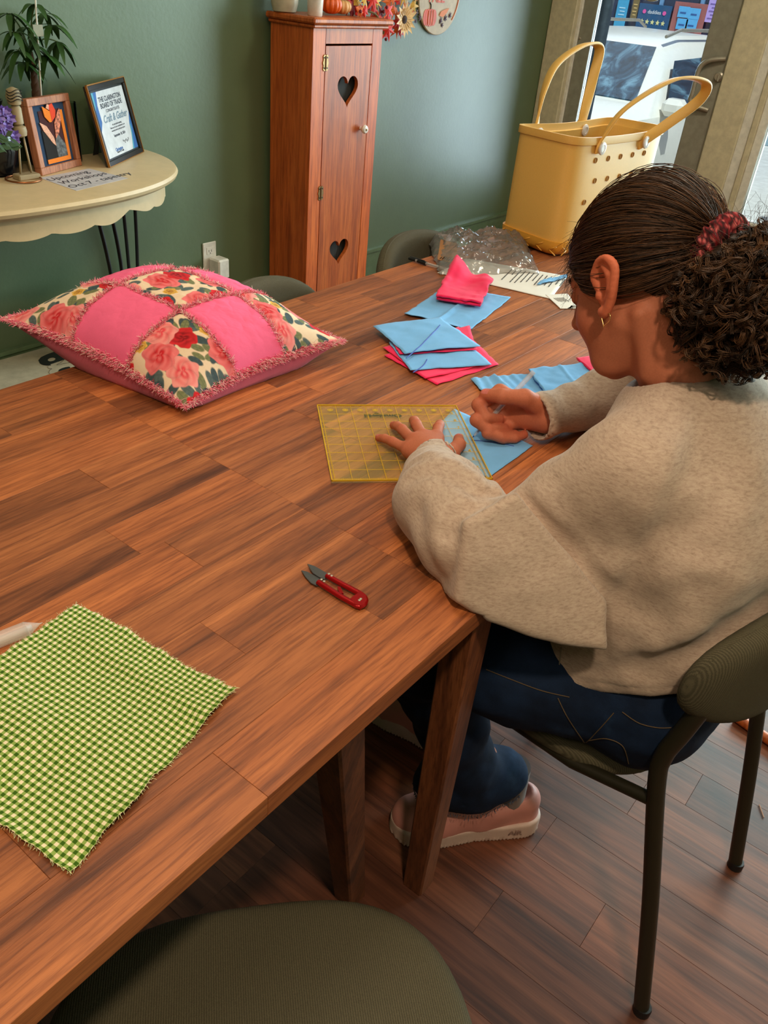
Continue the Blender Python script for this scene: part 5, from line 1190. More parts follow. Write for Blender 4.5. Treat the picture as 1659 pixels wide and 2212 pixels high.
# frayed seams: short threads standing along every seam and round the edge
def fray(us, vs, n, L, name, seed):
    r = np.random.default_rng(seed); t = r.uniform(0, 1, n); uu = us(t); vv = vs(t)
    uu = np.clip(uu+r.normal(0, 0.012, n), -1.01, 1.01); vv = np.clip(vv+r.normal(0, 0.012, n), -1.01, 1.01)
    p = ptop(np.clip(uu, -1, 1), np.clip(vv, -1, 1)); 
    return p, r, n, L
ths = []; cols = []
for k in range(8):
    c = [-1, -1/3, 1/3, 1][k % 4]; n = 3600 if abs(c) == 1 else 2300
    r = np.random.default_rng(100+k); t = r.uniform(-1, 1, n); w_ = r.normal(0, 0.008, n)
    uu, vv = (c+w_, t) if k < 4 else (t, c+w_)
    p = ptop(np.clip(uu, -1, 1), np.clip(vv, -1, 1)); d = r.normal(0, 0.75, (n, 3)); d[:, 2] = np.abs(d[:, 2])*0.9+0.25
    if abs(c) == 1:
        out = (p-(pn+pr+pf+pl)/4)*[1, 1, 0]; out /= np.linalg.norm(out, axis=1)[:, None]; d = d*0.6+out*0.9; d[:, 2] -= 0.25
    d += 0.5*np.c_[np.sin(t*60+k), np.cos(t*47+k), 0*t]*0.6
    d /= np.linalg.norm(d, axis=1)[:, None]; L = r.uniform(0.003, 0.0085, n)*(1+0.25*np.sin(t*80))
    q = r.normal(0, 0.0012, (n, 3)); ths.append(np.stack([p, p+d*L[:, None]*0.55+q, p+d*L[:, None]+q*1.6-[0, 0, 0.0008]], 1))
    pal = np.array([srgb(250, 130, 156)[:3], srgb(252, 180, 188)[:3], srgb(244, 222, 206)[:3], srgb(214, 70, 92)[:3]]); cols.append(pal[r.choice(4, n, p=[.45, .28, .17, .10])])
ths = np.concatenate(ths); cols = np.concatenate(cols)
Vf, Ff = many_tubes(ths, np.tile([0.00052, 0.00045, 0.00022], (len(ths), 1)))
tag(new_mesh('frayed_seam', Vf, Ff, vcol('frayed_thread', 0.9, 0, 100), False, plw, col=np.repeat(cols, 9, 0)), kind='stuff')

# ================================================================ TOTE BAG
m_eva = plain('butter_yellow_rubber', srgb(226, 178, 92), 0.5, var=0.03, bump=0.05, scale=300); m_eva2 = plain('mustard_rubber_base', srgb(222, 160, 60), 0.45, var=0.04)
# footprint corners on the table and rim corners, fitted to the photograph
RIM = [np.array(q) for q in ((2.05, 0.973), (2.54, 0.927), (2.535, 1.12), (2.08, 1.18))]; RMC = sum(RIM)/4
BSE = [RMC+(q-RMC)*[0.90, 1.0] for q in RIM]; BSE = [BSE[0]+[.0, .005], BSE[1], BSE[2], BSE[3]+[.03, .03]]
cbn = np.array([*RMC, 0.75]); ux = np.array([1, -0.10, 0]); ux /= np.linalg.norm(ux); vy_ = np.array([-ux[1], ux[0], 0]); BW = 0.47; BD = 0.2
tb = thing('tote_bag', tuple(cbn), 'butter yellow rubber tote bag with two handles and punched holes', 'bag')
ZB = 0.752; HB = 0.308
def bagpt(s, t_, h, off=0.0):
    """s,t in -1..1 round a rounded rectangle; h 0..1"""
    q = [b_*(1-h)+r_*h for b_, r_ in zip(BSE, RIM)]; a, b = (s+1)/2, (t_+1)/2
    p = (q[0]*(1-a)+q[1]*a)*(1-b)+(q[3]*(1-a)+q[2]*a)*b
    return np.array([*p, ZB+h*HB])+ux*s*off+vy_*t_*off
def ringpts(h, off, n=72, e=7.0, dip=0):
    o = []
    for a in np.linspace(0, 2*math.pi, n, endpoint=False):
        c, s = math.cos(a), math.sin(a); r = (abs(c)**e+abs(s)**e)**(-1/e); s1, t1 = r*c, r*s
        t1 *= 1-0.10*h**2*(1-s1*s1)*0; p = bagpt(s1, t1, h, off)
        if dip: p[2] -= dip*(1-min(1, abs(s1))**2)*0.6
        # long walls bow inwards near the top
        bow = 0.012*h**3*(1-s1*s1)*(1 if t1 > 0 else 0.3); p = p-vy_*bow*np.sign(t1); o.append(p)
    return o
hs = [0.0, 0.02, 0.06, 0.12, 0.125, 0.13, 0.3, 0.5, 0.7, 0.88, 0.935, 0.94, 0.945, 1.0]
offs = [-0.018, -0.006, 0.0, 0.002, 0.002, -0.001, -.001, -.001, -.001, -.001, -.001, 0.003, 0.0035, 0.0035]
def shell(hs, offs, th, n=72, dipf=lambda h: 0.012 if h > .9 else 0):
    outer = [ringpts(h, o_, n, dip=dipf(h)) for h, o_ in zip(hs, offs)]; inner = [ringpts(max(h, .015), o_-th, n, dip=dipf(h)) for h, o_ in zip(hs, offs)][::-1]
    R_ = outer+inner; V = [p for r in R_ for p in r]; F = []
    for i in range(len(R_)-1):
        for k in range(n): F.append((i*n+k, i*n+(k+1) % n, (i+1)*n+(k+1) % n, (i+1)*n+k))
    F.append(tuple(range(n))); F.append(tuple(range((len(R_)-1)*n, len(R_)*n))); return V, F
V, F = shell(hs[4:], offs[4:], 0.006)
MB().add(V, F).build('bag_body', m_eva, tb, True, sharp=0.6)
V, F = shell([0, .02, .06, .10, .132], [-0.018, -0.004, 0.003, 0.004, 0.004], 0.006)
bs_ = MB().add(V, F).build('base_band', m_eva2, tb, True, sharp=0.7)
ch_ = MB()     # raised chevrons round the base
for side, cnt in ((-1, 5), (1, 5)):
    for k in range(cnt):
        t0 = -0.8+1.6*k/(cnt-1)
        for a, b in (((t0-0.12, .03), (t0+0.08, .065)), ((t0+0.08, .065), (t0-0.12, .105))):
            ch_.tube([bagpt(side*1.0, a[0], a[1], 0.004), bagpt(side*1.0, b[0], b[1], 0.004)], 0.0016, 6)
for k in range(10):
    t0 = -0.88+1.76*k/9
    for a, b in (((t0-0.05, .03), (t0+0.04, .065)), ((t0+0.04, .065), (t0-0.05, .105))): ch_.tube([bagpt(a[0], -1, a[1], 0.004), bagpt(b[0], -1, b[1], 0.0045)], 0.0016, 6)
tag(ch_.build('chevron_relief', m_eva2, bs_, True), kind='stuff')
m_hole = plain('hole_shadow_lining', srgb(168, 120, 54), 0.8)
nvec = -vy_
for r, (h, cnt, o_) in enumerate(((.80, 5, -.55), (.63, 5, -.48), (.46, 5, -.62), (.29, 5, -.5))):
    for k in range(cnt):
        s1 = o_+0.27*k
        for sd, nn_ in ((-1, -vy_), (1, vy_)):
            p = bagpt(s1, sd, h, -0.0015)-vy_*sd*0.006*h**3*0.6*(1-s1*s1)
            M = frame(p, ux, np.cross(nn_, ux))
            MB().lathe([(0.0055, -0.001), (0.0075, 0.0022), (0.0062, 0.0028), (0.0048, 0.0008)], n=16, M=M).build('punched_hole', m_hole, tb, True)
m_riv = plain('pale_plastic_rivet', srgb(205, 195, 190), 0.35)
for sd, pts_, lab in ((-1, None, 'front'), (1, None, 'back')):
    a = bagpt(-0.52, sd, 0.90, 0.004)-vy_*sd*0.004; b = bagpt(0.42, sd, 0.90, 0.004)-vy_*sd*0.004
    out = vy_*sd; ctr = (a+b)/2; tilt = -0.16 if sd < 0 else -0.05
    if sd < 0: path = [a-[0, 0, .012], a+[0, 0, .02]+out*.002, a+ux*0.03+[0, 0, .095]+out*.03, ctr+ux*0.05+[0, 0, .165]+out*.075, b+ux*0.065+[0, 0, .160]+out*.10, b+ux*0.095+[0, 0, .115]+out*.085, b+ux*0.045+[0, 0, .045]+out*.03, b+[0, 0, .005]+out*.002, b-[0, 0, .014]]
    else: path = [a-[0, 0, .012], a+[0, 0, .03], a+ux*0.02+[0, 0, .10]+out*.01, a+ux*0.075+[0, 0, .165]+out*.02, ctr+ux*0.075+[0, 0, .210]+out*.02, b+ux*0.045+[0, 0, .205]+out*.02, b+ux*0.03+[0, 0, .13]+out*.012, b+[0, 0, .04], b-[0, 0, .014]]
    sp_ = spline(path, 10); 
    # flat strap swept with its width along the bag's length direction turned with the curve
    Tn = np.gradient(sp_, axis=0); Tn /= np.linalg.norm(Tn, axis=1)[:, None]
    Wd_ = np.cross(Tn, out/np.linalg.norm(out)); Wd_ /= np.linalg.norm(Wd_, axis=1)[:, None]; Nn = np.cross(Tn, Wd_)
    # strap lies with its width facing outwards at the rivets and flat at the crown
    tw = np.clip(np.sin(np.linspace(0, math.pi, len(sp_))), 0, 1)[:, None]*0.85
    D1 = Wd_*(1-tw)+Nn*tw; D1 /= np.linalg.norm(D1, axis=1)[:, None]; D2 = np.cross(Tn, D1)
    V = []; F = []; prof_ = [(-.0140, -.0022), (-.0125, -.0035), (.0125, -.0035), (.0140, -.0022), (.0140, .0022), (.0125, .0035), (-.0125, .0035), (-.0140, .0022)]
    for i in range(len(sp_)):
        wsc = 1.25 if i < 8 or i > len(sp_)-9 else 1.0
        for x, y in prof_: V.append(sp_[i]+D1[i]*x*wsc+D2[i]*y)
    for i in range(len(sp_)-1):
        for k in range(8): F.append((8*i+k, 8*i+(k+1) % 8, 8*i+8+(k+1) % 8, 8*i+8+k))
    F += [tuple(range(8)), tuple(range(8*len(sp_)-8, 8*len(sp_)))]
    hd = MB().add(V, F).build('handle', m_eva, tb, True, sharp=0.9)
    for q in (a, b):
        for s2 in (1, -1):
            MB().lathe([(0.0155, 0), (0.0165, 0.002), (0.015, 0.005), (0.009, 0.006), (0.0085, 0.005)], n=24, M=frame(q+out*(0.006 if s2 > 0 else -0.012), ux, np.cross(out*s2, ux))).build('rivet', m_riv, hd, True)
# ---- small bits on the floor
tpk = MB().tube([T(1640, 1738, .002), T(1650, 1766, .002)], 0.0012, 6).build('wooden_splinter', plain('pale_splinter', srgb(190, 140, 110), 0.8)); tag(tpk, 'tiny pale wooden stick lying on the floor at the right edge', 'stick')
ccv = MB().tube([T(1590, 1548, .012), T(1720, 1640, .012)], 0.012, 12).build('round_floor_bar', m_pine, smooth=True); tag(ccv, 'reddish brown round bar on the floor behind the chair', 'bar')

# ================================================================ THE GIRL
m_skin = vcol('skin', 0.62, 0.12, 400, 0.25, sss=0.12)
SKIN = np.array(srgb(186, 112, 84)[:3]); SKR = np.array(srgb(192, 84, 66)[:3]); SKD = np.array(srgb(120, 66, 48)[:3])
# ---- head frame
fwd = np.array([0.18, 0.82, -0.53]); fwd /= np.linalg.norm(fwd)
rgt = np.array([1.0, -0.02, -0.20]); rgt -= rgt.dot(fwd)*fwd; rgt /= np.linalg.norm(rgt); upv = np.cross(rgt, fwd)
HR = np.array([rgt, fwd, upv])                     # rows: local axes in world
EARL = np.array([-0.078, -0.008, -0.012]); HC_ = np.array([0.950, 0.371, 1.074])-EARL@HR
def loc(P): return (P-HC_)@HR.T
def wld(p): return np.asarray(p, float)@HR+HC_
NB = np.array([1.03, 0.258, 0.935])
CEN = np.array([0, -0.008, 0.024]); RAD = np.array([0.073, 0.092, 0.080])
def f_head(P):
    L = loc(P); x, y, z = L.T; A = np.c_[np.abs(x), y, z]
    d = ell(L, CEN, RAD)
    d = smin(d, ell(L, (0, 0.030, -0.045), (0.057, 0.060, 0.072)), 0.03)
    d = smin(d, chain(A, [(0.052, 0.000, -0.052), (0.030, 0.050, -0.094), (0.0, 0.066, -0.103)], [0.017, 0.016, 0.017], 0.01), 0.022)
    d = smin(d, cone(A, (0.0, 0.078, 0.014), (0.036, 0.066, 0.014), 0.014, 0.013), 0.012)
    d = smin(d, ell(A, (0.036, 0.053, -0.038), (0.023, 0.023, 0.024)), 0.02)
    d = smin(d, cone(A, (0.038, 0.036, -0.045), (0.026, 0.048, -0.088), 0.022, 0.018), 0.02)
    d = smax(d, -ell(A, (0.031, 0.096, -0.004), (0.015, 0.014, 0.010)), 0.012)
    d = smin(d, ell(A, (0.030, 0.074, -0.004), (0.0145, 0.013, 0.012)), 0.004)
    d = smin(d, chain(L, [(0, 0.086, 0.004), (0, 0.100, -0.018), (0, 0.111, -0.034)], [0.006, 0.0085, 0.0105], 0.008), 0.010)
    d = smin(d, ell(A, (0.010, 0.098, -0.036), (0.008, 0.009, 0.007)), 0.006)
    d = smin(d, ell(L, (0, 0.086, -0.061), (0.022, 0.0125, 0.0055)), 0.006); d = smin(d, ell(L, (0, 0.084, -0.071), (0.019, 0.0125, 0.0065)), 0.005)
    # ear: helix, antihelix, lobe, bowl; leaning back
    E = A-np.array([0.0755, -0.008, -0.010]); ex, ey, ez = E.T
    out = 0.010+0.012*np.clip((-ey+0.012)/0.03, 0, 1); Q = np.c_[ex-out*0.9, (ey+0.14*ez)/1.28, ez]
    hel = [(0, 0.010, 0.004), (0, 0.013, 0.020), (0, 0.004, 0.032), (0, -0.010, 0.031), (0, -0.018, 0.018), (0, -0.016, 0.000), (0, -0.008, -0.018), (0, 0.001, -0.029), (0, 0.007, -0.024)]
    hl = spline(hel, 3); eh = chain(Q, hl, np.interp(np.linspace(0, 8, len(hl)), range(9), [.0032, .0036, .0042, .0042, .0042, .0042, .0047, .0062, .004]), 0.002)
    eb = smax(ell(Q, (-0.004, -0.002, 0.003), (0.007, 0.016, 0.030)), -ell(Q, (0.004, 0.001, 0.004), (0.007, 0.0095, 0.020)), 0.002)
    an = chain(Q, [(0.0, -0.002, 0.024), (0.001, -0.010, 0.012), (0.001, -0.009, -0.004), (0.0, -0.002, -0.014)], [.0025, .003, .003, .0028], 0.003)
    tg = ell(Q, (0.0, 0.009, -0.006), (0.004, 0.0035, 0.006))
    ear = smin(smin(smin(eh, eb, 0.003), an, 0.002), tg, 0.002)
    d = smin(d, ear, 0.003)
    # neck
    nk = chain(P, [wld((0, -0.030, -0.045)), wld((0, -0.040, -0.085))*0.5+NB*0.5+np.array([0, 0.004, 0]), NB, NB-np.array([0, 0.03, 0.06])], [0.054, 0.050, 0.056, 0.075], 0.02)
    st = cone(A, (0.060, -0.03, -0.05), (0.030, -0.005, -0.12), 0.008, 0.008)
    return smin(smin(d, nk, 0.022), st, 0.015)
def col_head(V):
    L = loc(V); x, y, z = np.abs(L[:, 0]), L[:, 1], L[:, 2]; C = np.tile(SKIN, (len(V), 1))
    def bl(w, c): C[:] = C*(1-w[:, None])+np.array(c)*w[:, None]
    bl(0.30*np.exp(-(((x-.05)**2+(y-.05)**2+(z+.04)**2)/0.0006)), SKR)
    bl(0.75*np.clip((x-0.076)/0.006, 0, 1)*(y < 0.02), srgb(214, 112, 80)[:3])
    bl(0.8*np.exp(-((x/0.02)**2+((z+0.066)/0.011)**2))*(y > 0.082), srgb(170, 70, 66)[:3])
    bl(0.9*np.exp(-(((x-.034)/0.016)**4+((z-0.020)/0.0040)**2))*(y > 0.06), srgb(58, 34, 24)[:3])
    bl(0.9*np.exp(-(((x-.031)/0.013)**4+((z+0.0115)/0.0018)**2))*(y > 0.07), srgb(30, 18, 14)[:3])
    # shaved down under the swept hair behind the ear
    bl(0.35*np.clip((-y-0.035)/0.03, 0, 1)*np.clip((z+0.075)/0.03, 0, 1), SKD)
    return C
# ---- hands (world space)
WL = np.array([0.882, 0.540, 0.785])
LF = [  # MCP, PIP, tip for little .. index
 [(.896, .597, .776), (.906, .637, .771), (.915, .671, .7608)], [(.918, .606, .779), (.944, .648, .774), (.966, .681, .7608)],
 [(.938, .604, .780), (.973, .642, .775), (1.004, .670, .7608)], [(.954, .590, .778), (.992, .612, .774), (1.027, .630, .7608)]]
LT = [(.897, .549, .776), (.940, .551, .775), (.980, .563, .768), (1.006, .580, .7615)]
RADL = [0.0068, 0.0075, 0.0079, 0.0078]
def f_lhand(P):
    d = cone(P, WL, WL+(WL-np.array([.93, .60, .776]))*1.3, 0.026, 0.030)
    for (a, b, c), r in zip(LF, RADL):
        a, b, c = map(np.array, (a, b, c)); d = smin(d, cone(P, WL+(a-WL)*0.12, a, 0.017, 0.0125), 0.014)
    fs = None
    for (a, b, c), r in zip(LF, RADL):
        a, b, c = map(np.array, (a, b, c)); m = b*.45+c*.55+[0, 0, .002]
        f = chain(P, [a, b, m, c], [r*1.22, r*1.08, r*0.96, r*0.84], 0.003); fs = f if fs is None else smin(fs, f, 0.002)
    d = smin(d, fs, 0.007)
    th = chain(P, [np.array(p) for p in LT], [0.0135, 0.0120, 0.0100, 0.0084], 0.005)
    d = smin(d, th, 0.009)
    return smax(d, 0.7535-P[:, 2], 0.002)
PEN_A = np.array([1.041, 0.575, 0.7528]); PEN_B = np.array([1.107, 0.532, 0.850])
WR = np.array([1.128, 0.488, 0.792])
RF = [ # MCP, PIP, DIP, tip: index .. little
 [(1.102, .572, .816), (1.052, .580, .806), (1.049, .562, .790), (1.074, .551, .784)],
 [(1.103, .570, .797), (1.040, .572, .786), (1.046, .551, .774), (1.074, .539, .771)],
 [(1.102, .560, .780), (1.044, .550, .770), (1.056, .533, .765), (1.082, .522, .764)],
 [(1.104, .545, .768), (1.060, .530, .763), (1.075, .518, .762), (1.095, .512, .763)]]
RT = [(1.118, .502, .808), (1.088, .520, .828), (1.062, .546, .830), (1.061, .575, .823)]
def f_rhand(P):
    d = cone(P, WR, WR+np.array([.045, -.02, .008]), 0.025, 0.029)
    for (a, b, c, e), r in zip(RF, (0, 0, 0, 0)):
        a = np.array(a); d = smin(d, cone(P, WR+(a-WR)*0.1, a, 0.017, 0.0115), 0.014)
    fs = None
    for q, r in zip(RF, (.0098, .0098, .0090, .0082)):
        f = chain(P, [np.array(p) for p in q], [r*1.22, r*1.1, r*0.98, r*0.88], 0.003); fs = f if fs is None else smin(fs, f, 0.0015)
    d = smin(d, fs, 0.006)
    th = chain(P, [np.array(p) for p in RT], [0.018, 0.0142, 0.0116, 0.0096], 0.005); d = smin(d, th, 0.006)
    return smax(d, 0.7535-P[:, 2], 0.002)
def col_hand(tips, kn):
    def c_(V):
        C = np.tile(SKIN*[1.03, 0.95, .92], (len(V), 1))
        for t in tips: w = 0.55*np.exp(-((V-np.array(t))**2).sum(1)/0.00012); C = C*(1-w[:, None])+SKR*w[:, None]
        for t in kn: w = 0.28*np.exp(-((V-np.array(t)-[0, 0, .006])**2).sum(1)/0.00006); C = C*(1-w[:, None])+SKR*w[:, None]
        return C
    return c_
# ---- trunk and limbs under the clothes
HIPL, HIPR = np.array([.955, .185, .545]), np.array([1.115, .185, .545]); KNL, KNR = np.array([.800, .500, .515]), np.array([1.13, .575, .515])
ANL, ANR = np.array([.985, .362, .10]), np.array([1.08, .545, .10])
def f_trunk(P):
    Q = P.copy(); Q[:, 0] = (Q[:, 0]-1.03)/1.35+1.03
    d = chain(Q, [(1.03, .185, .53), (1.03, .185, .70), (1.03, .22, .84), (1.03, .255, .91)], [.105, .085, .095, .05], .04)
    for h, k, a in ((HIPL, KNL, ANL), (HIPR, KNR, ANR)): d = smin(d, chain(P, [h, k, (np.array(k)+a)/2, a], [.072, .05, .036, .028], .02), .03)
    for s, e, w in (((.895, .265, .885), (.800, .36, .785), WL), ((1.185, .275, .895), (1.31, .40, .825), WR)): d = smin(d, chain(P, [s, e, w], [.030, .026, .022], .015), .02)
    return d
parts = []
V1, F1 = surf(f_head, HC_-0.17, HC_+np.array([0.14, 0.16, 0.14]), 0.0021); C1 = col_head(V1); parts.append((V1, F1, C1))
nails = []
V2, F2 = surf(f_lhand, (.85, .50, .748), (1.03, .70, .83), 0.0016); C2 = col_hand([q[2] for q in LF]+[LT[-1]], [q[1] for q in LF]+[q[0] for q in LF])(V2)
V3, F3 = surf(f_rhand, (1.02, .44, .748), (1.19, .60, .86), 0.0016); C3 = col_hand([q[3] for q in RF]+[RT[-1]], [q[1] for q in RF])(V3)
V4, F4 = surf(f_trunk, (.70, .02, .05), (1.40, .68, 1.02), 0.009); C4 = np.tile(SKIN, (len(V4), 1))
parts += [(V2, F2, C2), (V3, F3, C3), (V4, F4, C4)]
def nail(f, c, nrm, along, w, l):
    """curved nail plate lying on the finger end"""
    nrm = np.array(nrm, float); nrm /= np.linalg.norm(nrm); along = np.array(along, float); along -= along.dot(nrm)*nrm; along /= np.linalg.norm(along); s = np.cross(nrm, along)
    V = []; m = 5
    for i in range(m):
        for j in range(m):
            a = (i/(m-1)-.5)*2; b = (j/(m-1)-.5)*2; p = np.array(c)+s*a*w*(1-0.25*max(0, b)**2)+along*b*l
            for _ in range(5): p = p-nrm*f(p[None])[0]*0.9
            V.append(p+nrm*0.0003)
    F = [(i*m+j, i*m+j+1, (i+1)*m+j+1, (i+1)*m+j) for i in range(m-1) for j in range(m-1)]
    return np.array(V), np.array(F), np.tile(np.array(srgb(204, 116, 108)[:3]), (m*m, 1))
for (a, b, c), r in zip(LF, RADL):
    d = np.array(c)-np.array(b); parts.append(nail(f_lhand, np.array(c)+[0, 0, r*.9]+d/np.linalg.norm(d)*0.001, (0, 0, 1), d, r*0.62, 0.0048))
d = np.array(LT[-1])-np.array(LT[-2]); parts.append(nail(f_lhand, np.array(LT[-1])+[0.001, 0.001, .009], (0.1, -.2, 1), d, 0.0058, 0.0058))
d = np.array(RT[-1])-np.array(RT[-2]); parts.append(nail(f_rhand, np.array(RT[-1])+[-.004, -.001, .008], (-.35, -.1, 1), d, 0.0058, 0.0058))
n0 = 0; VV = []; FF = []; CC = []
for V_, F_, C_ in parts: VV.append(V_); FF.append(F_+n0); CC.append(C_); n0 += len(V_)
person = new_mesh('person', np.concatenate(VV), np.concatenate(FF), m_skin, True, None, col=np.concatenate(CC))
tag(person, 'girl in a heathered cream sweatshirt and jeans, bent over drawing a line along the ruler', 'person')
# ---- scalp hair
SCR = np.array([0.002, -0.101, 0.010]); m_hair = vcol('brown_hair', 0.46, 0, 100, 0.32); m_hair.node_tree.nodes['Principled BSDF'].inputs['Anisotropic'].default_value = 0.4
def hair_edge(x, y, z):
    """positive inside the hair region (metres)"""
    ax = np.abs(x)
    front = np.interp(z, [-.06, -.012, .0, .02, .05, .08, .12], [0.0, .020, .050, .060, .080, .085, .09])-y+0.0
    low = z-np.interp(y, [-.11, -.085, -.05, -.028, -.015, .01, .03, .09], [-.072, -.066, -.036, -.008, .010, .008, -.012, .0])
    return np.minimum(front*0.8, low)
def f_cap(P):
    L = loc(P); x, y, z = L.T
    dirn = (L-CEN)/RAD; dirn /= np.linalg.norm(dirn, axis=1)[:, None]+1e-9
    sd = (SCR-CEN)/RAD; sd /= np.linalg.norm(sd); ang = np.arccos(np.clip(dirn@sd, -1, 1))
    ph = np.arctan2(dirn[:, 0], dirn[:, 2]*0.9+0.3*dirn[:, 1])
    lump = 0.0008*np.sin(ph*17+2*np.sin(ang*3))*np.clip(ang, 0, 1)
    d = ell(L, CEN, RAD+0.0070)-lump-0.004*np.exp(-((ang-1.35)/.5)**2)
    d = smin(d, cone(L, SCR+[0, .012, -.002], SCR, 0.040, 0.024), 0.02)
    return smax(d, -(hair_edge(x, y, z)), 0.006)
VH, FH = surf(f_cap, HC_-0.15, HC_+0.15, 0.0030)
m_cap = vcol('dark_hair_roots', 0.95, 0, 100, 0.05)
hair_parent = new_mesh('hair', VH, FH, m_cap, True, person, col=np.tile(np.array([0.022, 0.011, 0.007]), (len(VH), 1)))
rh = np.random.default_rng(21)
def strand_cols(n, K, lo=(0.012, 0.006, 0.004), hi=(0.19, 0.078, 0.030), r=rh):
    t = r.beta(1.2, 2.6, n)[:, None]; c = np.array(lo)*(1-t)+np.array(hi)*t; return np.repeat(c, K*3, 0)
N = 9000; dirs = rh.normal(size=(N*3, 3)); dirs /= np.linalg.norm(dirs, axis=1)[:, None]
rts = CEN+dirs*(RAD+0.006); he = hair_edge(*rts.T); nearline = rh.uniform(size=len(he)) < np.where(he < 0.012, 1.0, 0.42)
ok = (he > 0.001) & nearline; dirs = dirs[ok][:N]; N = len(dirs)
sd = (SCR-CEN)/(RAD+0.012); sd /= np.linalg.norm(sd); K = 18; tt = np.linspace(0, 1, K)
om = np.arccos(np.clip(dirs@sd, -0.999, 0.999))[:, None]
so = np.sin(om); path = (np.sin((1-tt)[None]*om)/so)[..., None]*dirs[:, None]+(np.sin(tt[None]*om)/so)[..., None]*sd[None, None]
ph = np.arctan2(dirs[:, 0], dirs[:, 2]*0.9+0.3*dirs[:, 1])
wob = 0.05*np.sin(ph*9+3)[:, None]*np.sin(tt*math.pi)[None]+rh.normal(0, 0.065, (N, 1))*np.sin(tt*math.pi)[None]
side = np.cross(path, sd[None, None]); side /= np.linalg.norm(side, axis=2)[..., None]+1e-6
path = path+side*wob[..., None]; path /= np.linalg.norm(path, axis=2)[..., None]
lift = 0.0062+rh.uniform(0.001, 0.0048, (N, 1))*np.sin(tt*math.pi*0.9+0.15)[None]+0.0008*np.sin(ph*17)[:, None]+0.0042*np.exp(-((om*(1-tt)[None]-1.35)/.5)**2)
fly = (rh.uniform(size=(N, 1)) < 0.045)*np.sin(tt*math.pi)[None]*rh.uniform(0.003, 0.013, (N, 1)); lift = lift+fly
Lp = CEN+path*(RAD+0.0)[None, None]; Lp = Lp+path*lift[..., None]
blend = np.clip((tt-0.86)/0.14, 0, 1)[None, :, None]**1.5; Lp = Lp*(1-blend)+(SCR+rh.normal(0, 0.010, (N, 1, 3)))*blend
Wp = Lp@HR+HC_
rad = np.tile(np.interp(tt, [0, .1, .9, 1], [.00028, .00048, .00048, .0004]), (N, 1))
Vs, Fs = many_tubes(Wp, rad); tag(new_mesh('swept_back_strands', Vs, Fs, m_hair, True, hair_parent, col=strand_cols(N, K)), kind='stuff')
# baby hairs at forehead and crown
N = 260; Kb = 8; tb_ = np.linspace(0, 1, Kb); a = rh.uniform(-0.9, 0.9, N); zl = rh.uniform(0.0, 0.085, N)
yl = np.interp(zl, [0, .02, .05, .08], [.055, .066, .082, .080]); xl = -np.abs(np.sin(a))*np.sqrt(np.clip(1-((zl-.028)/.09)**2, 0.05, 1))*0.070*np.sign(rh.uniform(-.8, .2, N))*-1
base = np.c_[xl, np.sqrt(np.clip(1-(xl/.076)**2-((zl-.028)/.088)**2, .02, 1))*0.098-0.008, zl]
keep = base[:, 1] > 0.01; base = base[keep]; N = len(base)
dd = rh.normal(0, 0.5, (N, 3))+np.array([0, 0.9, -0.2]); dd /= np.linalg.norm(dd, axis=1)[:, None]; Ln = rh.uniform(.008, .028, N)
curl = rh.normal(0, 0.006, (N, 3))
Lb = base[:, None]+dd[:, None]*(Ln[:, None]*tb_)[..., None]+curl[:, None]*(tb_**2)[None, :, None]+np.array([0, 0, -0.018])*(tb_**2)[None, :, None]*Ln[:, None, None]/.03
Vs, Fs = many_tubes(Lb@HR+HC_, np.tile(np.linspace(.00028, .00012, Kb), (N, 1))); tag(new_mesh('loose_short_hairs', Vs, Fs, m_hair, True, hair_parent, col=strand_cols(N, Kb)), kind='stuff')
# ---- eyelashes and brow hairs
el = []
for sx in (-1, 1):
    for k in range(16):
        a = -1+2*k/15; b0 = np.array([sx*(.031+a*.012), .088-.006*a*a, -.0125]); dd_ = np.array([sx*a*.35, .8, -.55+.1*abs(a)]); el.append([b0, b0+dd_*.004, b0+dd_*.0075+[0, 0, .0012]])
    for k in range(60):
        a = rh.uniform(-1, 1); b0 = np.array([sx*(.034+a*.016), .080-.010*max(0, a), .019+rh.normal(0, .0016)-.003*a*a]); dd_ = np.array([sx*.8, .15, .25]); el.append([b0, b0+dd_*.003+[0, .001, 0], b0+dd_*.006])
Vs, Fs = many_tubes(np.array(el)@HR+HC_, np.tile([.0004, .0003, .00012], (len(el), 1))); tag(new_mesh('eyelashes_and_brows', Vs, Fs, m_cap, True, person, col=np.tile([.01, .006, .005], (len(Vs), 1))), kind='stuff')
# ---- gathered curls
SW = wld(SCR); PC = np.array([1.002, 0.224, 1.092]); PRr = np.array([0.090, 0.082, 0.086])
def f_core(P):
    d = ell(P, PC, PRr*0.78)-0.012*fbm(P, 38, 2.0); return smin(d, cone(P, SW, SW*.4+PC*.6, 0.026, 0.045), 0.02)
VC, FC = surf(f_core, PC-0.13, PC+0.13, 0.004); curls = new_mesh('curly_bun', VC, FC, m_hair, True, person, col=np.tile(np.array([0.016, 0.008, 0.005]), (len(VC), 1)))
M_ = 620; S_n = 7; Kc = 34; tc_ = np.linspace(0, 1, Kc)
dv_ = rh.normal(size=(M_, 3)); dv_ /= np.linalg.norm(dv_, axis=1)[:, None]
Pm = PC+dv_*PRr*rh.uniform(0.82, 1.04, (M_, 1)); dv2 = dv_+rh.normal(0, 0.75, (M_, 3)); dv2[:, 2] -= 0.55; dv2 /= np.linalg.norm(dv2, axis=1)[:, None]
Pe = PC+dv2*PRr*rh.uniform(0.85, 1.12, (M_, 1)); P0 = SW+rh.normal(0, 0.012, (M_, 3)); st_ = rh.uniform(size=M_) < 0.45
P0 = np.where(st_[:, None], P0, PC+(dv_+rh.normal(0, .5, (M_, 3)))*PRr*0.8)
